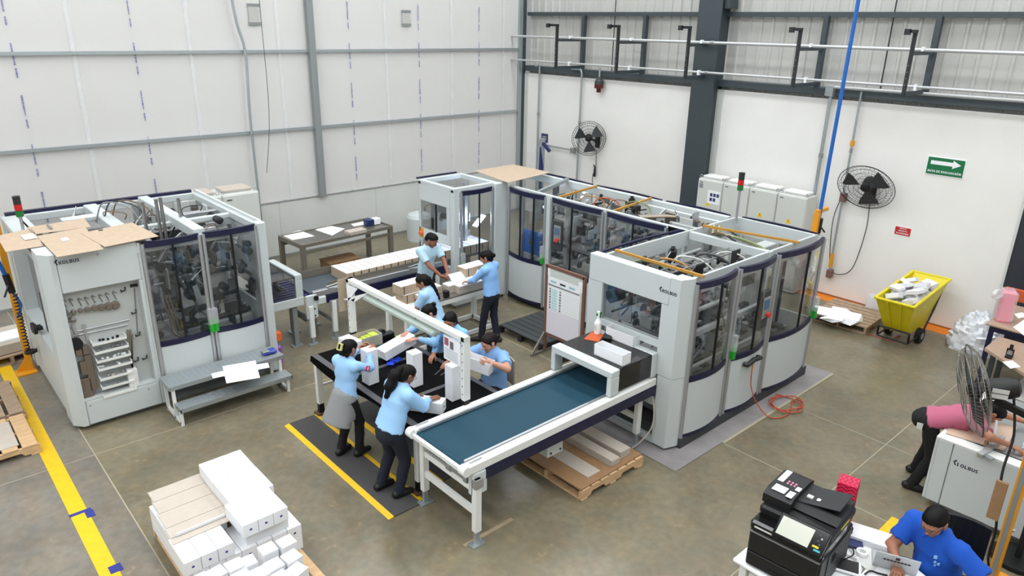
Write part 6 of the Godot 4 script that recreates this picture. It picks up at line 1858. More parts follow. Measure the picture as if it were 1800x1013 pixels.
func right_goods():
	# pallet by the right wall
	pallet("wooden_pallet", "weathered slatted pallet against the right wall", Vector3(12.92, 0, -4.95), PI / 2 + 0.06, 1.0, 1.12, M.wood_grey, 7)
	var t := thing("blank_pile", "pile of white cross-shaped blanks on the weathered pallet", "blank pile", ony(1470, 552, 0.2))
	var c := ony(1470, 551, 0.2)
	for k in 5:
		var st := mb()
		bx(st, Vector3.ZERO, Vector3(0.42, 0.012, 0.8), 0.002, Transform3D(Basis(Vector3.UP, 0.1 * k - 0.1), Vector3(c.x, 0.147 + k * 0.013, c.z)))
		obj("blank", st, M.paper, t)
		st = mb()
		bx(st, Vector3.ZERO, Vector3(0.7, 0.012, 0.26), 0.002, Transform3D(Basis(Vector3.UP, 0.1 * k - 0.1), Vector3(c.x, 0.1475 + k * 0.013, c.z + 0.02)))
		obj("blank_flap", st, M.paper, t)
	c = ony(1537, 530, 0.25)
	white_box("white_box", Vector3(c.x, 0.145, c.z), Basis(Vector3.UP, 0.3), Vector3(0.3, 0.2, 0.26), "white box standing open on the weathered pallet beside the cart", "waste on the weathered pallet", true)
	# yellow tilt cart
	t = thing("tilt_cart", "yellow plastic tilt cart full of scrap white boxes", "cart", Vector3(12.8, 0, -3.95))
	var rim := [Vector3(12.0, 0.86, -4.24), Vector3(12.02, 0.86, -3.64), Vector3(13.6, 0.98, -3.66), Vector3(13.58, 0.98, -4.26)]
	var low := [Vector3(12.38, 0.24, -4.14), Vector3(12.38, 0.24, -3.76), Vector3(13.1, 0.2, -3.76), Vector3(13.1, 0.2, -4.14)]
	var mid := Vector3(12.75, 0.5, -3.95)
	var st := mb()
	for k in 4:
		var l := (k + 1) % 4
		quad(st, rim[k], rim[l], low[l], low[k], (rim[k] + rim[l]) * 0.5 - mid)
		var sh := func(p: Vector3) -> Vector3: return p.lerp(Vector3(12.75, p.y, -3.95), 0.04)
		quad(st, sh.call(rim[k]), sh.call(rim[l]), sh.call(low[l]), sh.call(low[k]), mid - (rim[k] + rim[l]) * 0.5)
	quad(st, low[0], low[1], low[2], low[3], Vector3.DOWN)
	quad(st, low[0] + Vector3(0, 0.02, 0), low[1] + Vector3(0, 0.02, 0), low[2] + Vector3(0, 0.02, 0), low[3] + Vector3(0, 0.02, 0), Vector3.UP)
	obj("tub", st, M.yellow_tub, t)
	st = mb()
	for k in 4: bar(st, rim[k], rim[(k + 1) % 4], 0.05, 0.04, 0.01)
	for k in 4: bx(st, rim[k], Vector3(0.05, 0.045, 0.05), 0.012)
	obj("rim", st, M.yellow_tub, t)
	for k in 2:
		var u := 0.33 + k * 0.34
		pbar("tub_rib", t, M.yellow_tub, (rim[0] as Vector3).lerp(rim[1], u) + Vector3(-0.005, -0.03, 0), (low[0] as Vector3).lerp(low[1], u) + Vector3(-0.01, 0, 0), 0.03)
	for z: float in [-4.2, -3.7]:
		st = mb()
		tube(st, [Vector3(12.28, 0.30, z), Vector3(12.3, 0.12, z), Vector3(12.9, 0.14, z), Vector3(13.25, 0.5, z), Vector3(13.5, 0.88, z)], 0.018, 6)
		obj("steel_frame", st, M.dark, t)
		pcyl("wheel", t, M.rubber, Vector3(12.8, 0.13, z - 0.045), Vector3(12.8, 0.13, z + 0.045), 0.13, 18)
		pcyl("wheel_hub", t, M.alu, Vector3(12.8, 0.13, z - 0.05), Vector3(12.8, 0.13, z + 0.05), 0.06, 12)
	for y: float in [0.12, 0.3]: pcyl("frame_bar", t, M.dark, Vector3(12.28, y, -4.2), Vector3(12.28, y, -3.7), 0.016, 6)
	for k in 36:
		rng.seed = 900 + k
		var i := k % 6
		var lay := k / 12
		if lay == 2 and (i == 0 or i == 5): continue
		var p := Vector3(12.30 + i * 0.185 + rng.randf_range(-0.02, 0.02) + 0.05 * (lay % 2), 0.66 + lay * 0.13 + rng.randf_range(-0.01, 0.03), (-4.08 if (k / 6) % 2 == 0 else -3.81) + rng.randf_range(-0.02, 0.02))
		var b := Basis.from_euler(Vector3(rng.randf_range(-0.45, 0.45), rng.randf_range(-0.5, 0.5), rng.randf_range(-0.45, 0.45)))
		white_box("scrap_box", p, b, Vector3(rng.randf_range(0.13, 0.17), rng.randf_range(0.05, 0.09), rng.randf_range(0.18, 0.25)), "scrap white box thrown into the yellow cart", "scrap boxes in the yellow cart", k % 3 == 0)
	# bag of plastic waste by the wall: crumpled white film
	st = mb()
	var n := FastNoiseLite.new()
	n.seed = 77
	n.frequency = 4.0
	var R := 22
	var C := 34
	var P := []
	for i in R + 1:
		for j in C:
			var th := PI * 0.5 * i / R
			var ph := TAU * j / C
			var d := Vector3(cos(ph) * cos(th), sin(th), sin(ph) * cos(th))
			var r := 0.42 + 0.11 * n.get_noise_3dv(d) + 0.05 * n.get_noise_3dv(d * 3.3)
			P.append(Vector3(13.32, 0, -2.98) + d * r * Vector3(1.0, 1.45, 1.0))
	for i in R:
		for j in C:
			var l := (j + 1) % C
			quad(st, P[i * C + j], P[i * C + l], P[(i + 1) * C + l], P[(i + 1) * C + j], P[i * C + j] - Vector3(13.32, 0.2, -2.98))
	one("waste_bag", st, mat(Color(0.86, 0.87, 0.89), 0.3), "crumpled clear bag of white waste film by the wall", "bag")
	# back table with navy legs
	t = thing("packing_table", "wood-topped table with navy legs in front of the dark door", "table", Vector3(12.4, 0, -1.8))
	var top := grained(Color(0.66, 0.56, 0.48), 0.05, 0.02, 1.0, 0.6, Vector3.ONE, 71)
	pb("top", t, top, 11.78, 13.0, 0.97, 1.0, -2.58, -0.9, 0.006)
	for p: Array in [[11.85, -2.5], [12.9, -2.5], [11.85, -1.0], [12.9, -1.0]]: pb("leg", t, M.navy, p[0] - 0.03, p[0] + 0.03, 0.0, 0.97, p[1] - 0.03, p[1] + 0.03)
	pb("side_rail", t, M.navy, 11.83, 11.87, 0.88, 0.97, -2.5, -1.0)
	var gb := gift_box(ony(1761, 563, 1.0), 0.4, Vector3(0.2, 0.46, 0.16), "pink chevron box inside a clear bag on the navy-legged table", M.pink, mat(Color(0.97, 0.55, 0.66), 0.5))
	c = ony(1761, 563, 1.0)
	st = mb()
	bx(st, Vector3(0, 0.24, 0), Vector3(0.26, 0.5, 0.22), 0.04, Transform3D(Basis(Vector3.UP, 0.4), c))
	tube(st, curve([c + Vector3(-0.12, 0.44, -0.05), c + Vector3(-0.22, 0.5, -0.1), c + Vector3(-0.3, 0.44, -0.12), c + Vector3(-0.22, 0.38, -0.1), c + Vector3(-0.12, 0.4, -0.05)], 4), 0.03, 6)
	one("clear_bag", st, M.plastic_wrap, "clear plastic bag around the pink box", "bag")
	var ps := [[[1781, 575], [1800, 562], [1815, 570], [1800, 590]], [[1783, 552], [1797, 549], [1806, 556], [1790, 560]]]
	for k in 2:
		var q := []
		for a: Array in ps[k]: q.append(ony(a[0], a[1], 1.004))
		sheet("paper_sheet", q, 0.003, M.paper, ["white paper at the edge of the navy-legged table", "small white slip behind the bagged pink box"][k], "paper")
	st = mb()
	bx(st, onx(1791, 520, 13.2), Vector3(0.06, 0.2, 0.4), 0.01)
	one("red_crate", st, M.rust, "rust-red case standing behind the bagged pink box", "case")
	# nearer wooden table with the hand stamp
	t = thing("wooden_table", "tan wooden table holding a black hand stamp", "table", Vector3(11.3, 0, -1.7))
	st = mb()
	prism(st, [Vector2(11.7, -2.36), Vector2(11.08, -2.36), Vector2(10.45, -1.6), Vector2(10.45, -0.8), Vector2(11.7, -0.8)], Transform3D(Basis(Vector3(1, 0, 0), Vector3(0, 0, 1), Vector3.UP), Vector3(0, 0.84, 0)), 0.04)
	obj("top", st, top, t)
	for p: Array in [[11.15, -2.25], [11.65, -2.25], [10.55, -0.9], [11.65, -0.9]]: pb("leg", t, M.charcoal, p[0] - 0.03, p[0] + 0.03, 0.0, 0.84, p[1] - 0.03, p[1] + 0.03)
	pb("lower_shelf", t, M.paint, 10.7, 11.68, 0.45, 0.48, -1.9, -0.85)
	c = ony(1773, 629, 0.88)
	t = thing("hand_stamp", "black self-inking hand stamp on the wooden table", "stamp", c)
	pb("stamp_base", t, M.black, c.x - 0.05, c.x + 0.05, 0.88, 0.92, c.z - 0.04, c.z + 0.04, 0.006)
	for z: float in [-0.035, 0.035]: pb("stamp_side", t, M.black, c.x - 0.012, c.x + 0.012, 0.92, 1.0, c.z + z - 0.008, c.z + z + 0.008)
	pb("stamp_plate", t, M.grey, c.x - 0.02, c.x + 0.02, 0.93, 0.97, c.z - 0.03, c.z + 0.03)
	pb("stamp_bridge", t, M.black, c.x - 0.015, c.x + 0.015, 0.99, 1.01, c.z - 0.043, c.z + 0.043)
	pcyl("stamp_knob", t, M.black, Vector3(c.x, 1.0, c.z), Vector3(c.x, 1.07, c.z), 0.022, 10)
	var q := []
	for a: Array in [[1762, 636], [1780, 634], [1794, 645], [1776, 648]]: q.append(ony(a[0], a[1], 0.884))
	sheet("paper_slip", q, 0.003, M.paper, "white slip beside the hand stamp", "paper")

	# low white machine at the right edge
	t = thing("case_making_machine", "low white machine with logo where the pink-shirted worker bends", "machine", Vector3(8.9, 0, -0.7))
	pb("front_panel", t, M.white, 8.03, 8.06, 0.1, 0.86, -1.75, -0.14, 0.006)
	pb("front_panel", t, M.white, 8.03, 8.06, 0.1, 0.86, -1.90, -1.758, 0.006)
	pb("front_panel", t, M.white, 8.03, 8.06, 0.1, 0.86, -0.13, 0.9, 0.006)
	pb("end_panel", t, M.white, 8.03, 9.7, 0.1, 0.86, -1.93, -1.90, 0.006)
	pb("core", t, M.white2, 8.06, 9.7, 0.1, 0.80, -1.9, 0.9)
	pb("plinth", t, M.grey, 8.16, 9.6, 0.0, 0.1, -1.85, 0.85)
	pb("top_edge", t, M.paint, 8.03, 8.18, 0.86, 0.885, -1.93, 0.9, 0.005)
	pb("end_top", t, M.paint, 8.18, 9.7, 0.86, 0.885, -1.93, -1.70, 0.005)
	pb("top_plate", t, M.alu_dull, 8.18, 9.7, 0.83, 0.865, -1.70, 0.9)
	pb("slide_rail", t, M.alu, 8.22, 8.25, 0.865, 0.88, -1.68, 0.9)
	pb("slide_slot_shade", t, M.dark, 8.19, 8.21, 0.866, 0.87, -1.6, -0.2)  # thin dark strip on the plate, painting the shade inside a slot
	brand(t, onx(1675, 815, 8.029), Vector3(0, 0, 1), 0.043, "I OLBUS")
	st = mb()
	var bd := [Vector3(8.14, 0.90, -1.88), Vector3(8.7, 0.90, -1.95), Vector3(8.9, 0.90, -1.4), Vector3(8.25, 0.90, -1.35)]
	sheet("feed_board", bd, 0.012, mat(Color(0.78, 0.68, 0.60), 0.7), "beige board lying on the low white machine", "board")
	for k in 3: pb("white_guide", t, M.paper, 8.5 + k * 0.3, 8.72 + k * 0.3, 0.87, 0.93 + k * 0.01, -1.25 + k * 0.04, 0.6)
	t = thing("side_gauge", "steel clamp gauge on the low machine's slide rail", "clamp", ony(1735, 795, 0.88))
	pbar("gauge_arm", t, M.alu, ony(1722, 802, 0.9), ony(1762, 770, 0.95), 0.05)
	pbar("gauge_foot", t, M.galv, ony(1720, 795, 0.89), ony(1745, 808, 0.89), 0.06, 0.02)
	pbar("gauge_lever", t, M.alu_dull, ony(1745, 785, 0.92), ony(1752, 740, 1.1), 0.025)
	pcyl("gauge_knob", t, M.brass, ony(1732, 785, 0.92), ony(1735, 775, 0.98), 0.02, 8)
	# pedestal fan
	var fc := onx(1712, 686, 7.62)
	var ax := Vector3(-0.42, -0.28, -0.87).normalized()
	t = thing("pedestal_fan", "large pedestal fan with wire guard beside the low machine", "fan", Vector3(7.78, 0, -1.0))
	fan_head(t, fc, ax, 0.45, M.steel, 0.24, 72)
	st = mb()
	lathe(st, [Vector2(0, 0), Vector2(0.10, 0), Vector2(0.105, 0.03), Vector2(0.105, 0.20), Vector2(0.09, 0.26), Vector2(0.05, 0.285), Vector2(0, 0.29)], 18, Transform3D(frame_of(-ax), fc - ax * 0.1))
	obj("motor", st, M.black, t)
	var side := ax.cross(Vector3.UP).normalized()
	for k in 2:
		st = mb()
		var dd := side * (0.104 if side.dot(Vector3(-1, 0, 0.3)) > 0 else -0.104)
		bx(st, Vector3.ZERO, Vector3(0.004, 0.045, 0.14), 0.0, Transform3D(Basis(dd.normalized(), Vector3.UP, dd.normalized().cross(Vector3.UP)), fc - ax * 0.2 + dd + Vector3(0, 0.02 - k * 0.055, 0)))
		obj("rating_plate", st, M.cab, t)
	var pole := Vector3(7.80, 0, -0.92)
	pbar("neck", t, M.black, fc - ax * 0.2 + Vector3(0, -0.12, 0), Vector3(pole.x, fc.y - 0.2, pole.z), 0.06)
	pcyl("pole", t, M.black, pole, Vector3(pole.x, fc.y - 0.1, pole.z), 0.03, 10)
	pcyl("base", t, M.black, pole, pole + Vector3(0, 0.05, 0), 0.24, 20)
	pb("switch_box", t, M.black, pole.x - 0.05, pole.x + 0.05, fc.y - 0.5, fc.y - 0.25, pole.z - 0.06, pole.z + 0.06, 0.01)
	ptube("lead", t, M.black, curve([fc - ax * 0.35 + Vector3(0, -0.1, 0), Vector3(7.7, 1.35, -1.22), Vector3(7.55, 1.0, -1.2), Vector3(7.4, 0.5, -1.1), Vector3(7.38, 0.02, -1.02), Vector3(7.4, 0.02, -0.4)], 6), 0.012, 6)
	# amber post with hung board
	t = thing("guard_post", "amber square post with grey strip at the low machine's corner", "post", Vector3(7.36, 0, -0.98))
	pb("post", t, M.amber, 7.33, 7.41, 0.0, 2.4, -1.05, -0.97, 0.004)
	pb("grey_strip", t, M.alu_dull, 7.322, 7.33, 0.0, 2.4, -1.03, -0.99)
	pb("base_plate", t, M.amber, 7.27, 7.47, 0.0, 0.015, -1.1, -0.9)
	for y: float in [0.55, 1.3]: pcyl("bolt", t, M.alu, Vector3(7.40, y, -0.97), Vector3(7.40, y, -0.95), 0.015, 8)
	st = mb()
	bx(st, onx(1753, 880, 7.33) + Vector3(0, 0, 0.0), Vector3(0.03, 0.42, 0.1), 0.004)
	one("hanging_board", st, M.carton_brown, "brown board hanging on the amber post", "cardboard")

	# printer and its white stand
	t = thing("printer_stand", "white stand under the black office printer", "stand", Vector3(5.2, 0, -2.02))
	pb("top", t, M.paper, 4.82, 5.60, 0.68, 0.72, -2.42, -1.62, 0.015)
	for p: Array in [[4.9, -2.34], [5.5, -2.34], [4.9, -1.7], [5.5, -1.7]]: pb("leg", t, M.paint, p[0] - 0.03, p[0] + 0.03, 0.0, 0.66, p[1] - 0.03, p[1] + 0.03)
	pb("lower_drawer", t, M.paint, 4.9, 5.5, 0.2, 0.6, -2.3, -1.74, 0.01)
	printer(Vector3(5.20, 0.72, -2.05), 0.08)
	# desk, its edge turned a little
	t = thing("desk", "white desk with papers where the man works on a laptop", "desk", Vector3(5.6, 0, -1.5))
	st = mb()
	prism(st, [Vector2(5.62, -2.3), Vector2(6.12, -2.3), Vector2(6.06, -1.75), Vector2(5.70, -0.85), Vector2(5.0, -0.95), Vector2(4.95, -1.60), Vector2(5.62, -1.60)], Transform3D(Basis(Vector3(1, 0, 0), Vector3(0, 0, 1), Vector3.UP), Vector3(0, 0.70, 0)), 0.03)
	obj("top", st, M.paper, t)
	for p: Array in [[5.68, -2.22], [6.03, -2.22], [5.66, -0.95], [5.06, -1.03]]: pb("leg", t, M.alu_dull, p[0] - 0.025, p[0] + 0.025, 0.0, 0.70, p[1] - 0.025, p[1] + 0.025)
	gift_box(ony(1477, 921, 0.73), 0.25, Vector3(0.165, 0.47, 0.165), "red and pink chevron box standing behind the printer", M.pink, M.pink_dark)
	c = ony(1530, 945, 0.76)
	white_box("flat_box", Vector3(c.x, 0.73, c.z), Basis(Vector3.UP, 0.3), Vector3(0.22, 0.06, 0.42), "flat white box lying at the corner of the desk", "boxes on the desk")
	var papers := [[[[1505, 985], [1530, 968], [1556, 985], [1530, 1008]], "printed white paper in front of the laptop"], [[[1492, 965], [1515, 960], [1527, 972], [1500, 980]], "white envelope beside the printer"]]
	for a: Array in papers:
		q = []
		for k: Array in a[0]: q.append(ony(k[0], k[1], 0.735))
		sheet("paper_sheet", q, 0.003, M.cab, a[1], "paper")
	st = mb()
	c = ony(1494, 955, 0.73)
	bx(st, Vector3.ZERO, Vector3(0.16, 0.03, 0.2), 0.006, Transform3D(Basis(Vector3.UP, 0.5), c + Vector3(0, 0.018, 0)))
	one("notebook", st, mat(Color(0.07, 0.15, 0.33), 0.5), "dark blue notebook on the desk beside the printer", "notebook")
	c = ony(1488, 945, 0.73)
	st = mb()
	lathe(st, [Vector2(0, 0), Vector2(0.035, 0), Vector2(0.04, 0.11), Vector2(0.035, 0.11), Vector2(0.033, 0.02), Vector2(0, 0.02)], 14, Transform3D(Basis(), c))
	one("pen_cup", st, M.black, "black pen cup on the desk behind the printer", "cup")
	c = ony(1486, 997, 0.73)
	t = thing("desk_phone", "white framed tablet with black screen on the desk", "tablet", c)
	st = mb()
	bx(st, Vector3.ZERO, Vector3(0.18, 0.02, 0.24), 0.008, Transform3D(Basis(Vector3.UP, 0.4), c + Vector3(0, 0.012, 0)))
	obj("case", st, M.paper, t)
	st = mb()
	bx(st, Vector3.ZERO, Vector3(0.15, 0.004, 0.2), 0.0, Transform3D(Basis(Vector3.UP, 0.4), c + Vector3(0, 0.0235, 0)))
	obj("screen", st, M.black, t)
	st = mb()
	c = ony(1515, 975, 0.73)
	lathe(st, [Vector2(0.03, 0), Vector2(0.05, 0), Vector2(0.05, 0.03), Vector2(0.03, 0.03), Vector2(0.03, 0)], 18, Transform3D(Basis(), c + Vector3(0, 0.006, 0)))
	one("tape_roll", st, M.paper, "white tape roll lying on the desk papers", "tape roll")
	st = mb()
	tube(st, curve([ony(1483, 965, 0.76), ony(1497, 963, 0.76), ony(1500, 975, 0.76), ony(1484, 983, 0.76), ony(1478, 978, 0.76)], 6), 0.006, 6)
	one("usb_cable", st, M.black, "black cable looped on the desk beside the printer", "cable")
	st = mb()
	tube(st, curve([ony(1520, 1010, 0.74), ony(1530, 1004, 0.75), ony(1543, 1008, 0.74), ony(1560, 1012, 0.74)], 6), 0.008, 6)
	one("earphone_cable", st, M.black, "black cable in front of the laptop", "cable")
	# laptop, its lid towards the printer
	c = ony(1568, 1006, 0.73)
	var lx := Transform3D(Basis(Vector3.UP, PI / 2 + 0.42), Vector3(c.x + 0.03, 0.732, c.z))
	t = thing("laptop", "silver laptop open in front of the man in royal blue", "laptop", lx.origin, PI / 2 + 0.42)
	st = mb()
	bx(st, Vector3(0, 0.008, 0.1), Vector3(0.33, 0.016, 0.22), 0.004)
	obj("keyboard_deck", st, M.alu, t, true)
	st = mb()
	bx(st, Vector3(0, 0.105, 0), Vector3(0.33, 0.21, 0.008), 0.003, Transform3D(Basis(Vector3(1, 0, 0), -0.35), Vector3(0, 0.01, -0.01)))
	var lid := obj("lid", st, M.alu, t, true)
	st = mb()
	for k in 8: bx(st, Vector3(-0.09 + k * 0.026, 0.13, -0.006), Vector3(0.02, 0.014, 0.004), 0.0, Transform3D(Basis(Vector3(1, 0, 0), -0.35), Vector3(0, 0.01, -0.01)))
	bx(st, Vector3(0, 0.17, -0.006), Vector3(0.03, 0.03, 0.004), 0.0, Transform3D(Basis(Vector3(1, 0, 0), -0.35), Vector3(0, 0.01, -0.01)))
	obj("lid_print", st, M.black, t, true)
	# office chair of the seated man
	var ch := Transform3D(Basis(Vector3.UP, 0.42), Vector3(6.24, 0, -1.15))
	t = thing("office_chair", "black office chair behind the man in royal blue", "chair", ch.origin, 0.42)
	st = mb()
	prism(st, arc_strip(0, 0.5, 0.5, 0.1, -0.025, 0.025), Transform3D(Basis(Vector3(0, 0, 1), Vector3(1, 0, 0), Vector3.UP), Vector3(0.17, 0.52, -0.25)), 0.5)
	obj("backrest", st, M.black, t, true)
	st = mb()
	bx(st, Vector3(-0.05, 0.46, 0), Vector3(0.46, 0.07, 0.46), 0.03)
	obj("seat", st, M.black, t, true)
	st = mb()
	cyl(st, Vector3(-0.05, 0.06, 0), Vector3(-0.05, 0.43, 0), 0.03, 10)
	obj("gas_column", st, M.dark, t, true)
	for k in 5:
		var d := Vector3(cos(TAU * k / 5), 0, sin(TAU * k / 5))
		st = mb()
		bar(st, Vector3(-0.05, 0.09, 0), Vector3(-0.05, 0.07, 0) + d * 0.28, 0.04)
		obj("spider_leg", st, M.black, t, true)
		st = mb()
		cyl(st, Vector3(-0.05, 0.03, -0.02) + d * 0.28, Vector3(-0.05, 0.03, 0.02) + d * 0.28, 0.03, 10)
		obj("castor", st, M.black, t, true)

func printer(at: Vector3, turn: float):
	# local: x depth (front is -x), z width
	var t := thing("office_printer", "black office printer with tilted touch screen and paper feeder", "printer", at, turn)
	var lb := func(called: String, m: Material, x0: float, x1: float, y0: float, y1: float, z0: float, z1: float, bev := 0.0, par = null):
		var st := mb()
		mm(st, x0, x1, y0, y1, z0, z1, bev)
		return obj(called, st, m, t if par == null else par, true)
	var body := mat(Color(0.055, 0.058, 0.064), 0.5)
	var gloss := mat(Color(0.02, 0.02, 0.024), 0.12)
	lb.call("lower_body", body, -0.33, 0.36, 0.0, 0.36, -0.30, 0.30, 0.012)
	lb.call("front_drawer", body, -0.345, -0.33, 0.02, 0.15, -0.285, 0.285, 0.006)
	lb.call("front_cover", body, -0.345, -0.33, 0.16, 0.345, -0.285, 0.285, 0.006)
	lb.call("drawer_handle", M.black, -0.35, -0.345, 0.04, 0.07, -0.1, 0.1)
	lb.call("silver_line", M.alu, -0.348, -0.33, 0.348, 0.356, -0.29, 0.29)
	lb.call("gloss_band", gloss, -0.35, 0.2, 0.36, 0.46, -0.30, 0.30, 0.02)
	lb.call("glow_strip", M.cab, -0.352, -0.34, 0.40, 0.42, -0.26, -0.05, 0.004)
	lb.call("scanner_body", body, -0.20, 0.36, 0.44, 0.53, -0.30, 0.30, 0.02)
	lb.call("side_panel", body, -0.18, 0.3, 0.05, 0.34, 0.30, 0.306, 0.003)
	lb.call("side_vent", gloss, -0.1, 0.0, 0.22, 0.3, 0.306, 0.309)
	lb.call("side_label", mat(Color(0.75, 0.70, 0.25), 0.6), 0.02, 0.2, 0.47, 0.49, 0.30, 0.302)
	# document feeder: raised head at the back-left, sloping tray
	var st := mb()
	prism(st, [Vector2(-0.14, 0.53), Vector2(0.34, 0.53), Vector2(0.34, 0.61), Vector2(0.26, 0.64), Vector2(-0.06, 0.64), Vector2(-0.14, 0.61)], Transform3D(Basis(), Vector3(0, 0, -0.31)), 0.24)
	obj("feeder_head", st, body, t, true)
	st = mb()
	prism(st, [Vector2(-0.07, 0.545), Vector2(0.30, 0.53), Vector2(0.30, 0.60), Vector2(0.0, 0.60)], Transform3D(Basis(), Vector3(0, 0, -0.07)), 0.36)
	obj("feeder_base", st, body, t, true)
	st = mb()
	bx(st, Vector3.ZERO, Vector3(0.30, 0.014, 0.36), 0.005, Transform3D(Basis(Vector3(1, 0, 0), -0.22), Vector3(0.13, 0.625, 0.10)))
	obj("feeder_tray", st, M.dark, t, true)
	for z: float in [-0.02, 0.06]: lb.call("paper_guide", M.cab, 0.05, 0.09, 0.612, 0.63, z, z + 0.05, 0.003)
	for a: Array in [[0.08, 0.28, -0.29, -0.24], [-0.08, 0.02, -0.27, -0.16], [-0.10, 0.0, -0.14, -0.09], [0.04, 0.1, -0.12, -0.08]]:
		lb.call("instruction_label", M.paper, a[0], a[1], 0.64, 0.642, a[2], a[3])
	for k in 6: lb.call("status_icon", mat(Color(0.86, 0.55, 0.66), 0.5), 0.08 + (k / 3) * 0.035, 0.1 + (k / 3) * 0.035, 0.64, 0.6425, -0.21 + (k % 3) * 0.03, -0.195 + (k % 3) * 0.03)
	# touch panel
	var xf := Transform3D(Basis(Vector3(0, 0, 1), 0.62), Vector3(-0.30, 0.50, 0.10))
	st = mb()
	bx(st, Vector3.ZERO, Vector3(0.22, 0.035, 0.40), 0.008, xf)
	var p := obj("touch_panel", st, gloss, t, true)
	st = mb()
	bx(st, Vector3(0.0, 0.019, -0.045), Vector3(0.16, 0.003, 0.26), 0.0, xf)
	obj("screen", st, mat(Color(0.74, 0.75, 0.70), 0.15), p, true)
	for k in 6:
		st = mb()
		bx(st, Vector3(0.06 - k * 0.026, 0.019, 0.135 + 0.02 * (k % 2)), Vector3(0.014, 0.003, 0.014) if k < 4 else Vector3(0.016, 0.003, 0.05), 0.0, xf)
		obj("key", st, [M.charcoal, M.alu_dull, M.charcoal, M.charcoal, M.yellow, mat(Color(0.1, 0.62, 0.66), 0.4)][k], p, true)
# ---------------------------------------------------------------- people: smooth fields of tapered bones, meshed as surface nets
func new_acc() -> Dictionary:
	return {"v": PackedVector3Array(), "n": PackedVector3Array(), "c": PackedColorArray(), "i": PackedInt32Array()}

func acc_mesh(a: Dictionary) -> ArrayMesh:
	var arr := []
	arr.resize(Mesh.ARRAY_MAX)
	arr[Mesh.ARRAY_VERTEX] = a.v
	arr[Mesh.ARRAY_NORMAL] = a.n
	arr[Mesh.ARRAY_COLOR] = a.c
	arr[Mesh.ARRAY_INDEX] = a.i
	var m := ArrayMesh.new()
	m.add_surface_from_arrays(Mesh.PRIMITIVE_TRIANGLES, arr)
	return m

func acc_join(a: Dictionary, b: Dictionary, xf: Transform3D, tint := Color.WHITE):
	var base: int = a.v.size()
	var flip := xf.basis.determinant() < 0.0
	var nb := xf.basis.inverse().transposed()
	for k in b.v.size():
		a.v.append(xf * b.v[k])
		a.n.append((nb * b.n[k]).normalized())
		a.c.append(b.c[k] * tint)
	for k in range(0, b.i.size(), 3):
		a.i.append(base + b.i[k])
		a.i.append(base + b.i[k + 2 if flip else k + 1])
		a.i.append(base + b.i[k + 1 if flip else k + 2])

# bone: [a, b, ra, rb, blend, flatten direction, flatten amount, cut (1 at b, 2 at a), carve]
func bone(a: Vector3, b: Vector3, ra: float, rb: float, k := 0.03, nrm := Vector3.ZERO, flat := 1.0, cut := 0, carve := false) -> Array:
	return [a, b, ra, rb, k, nrm, flat, cut, carve]

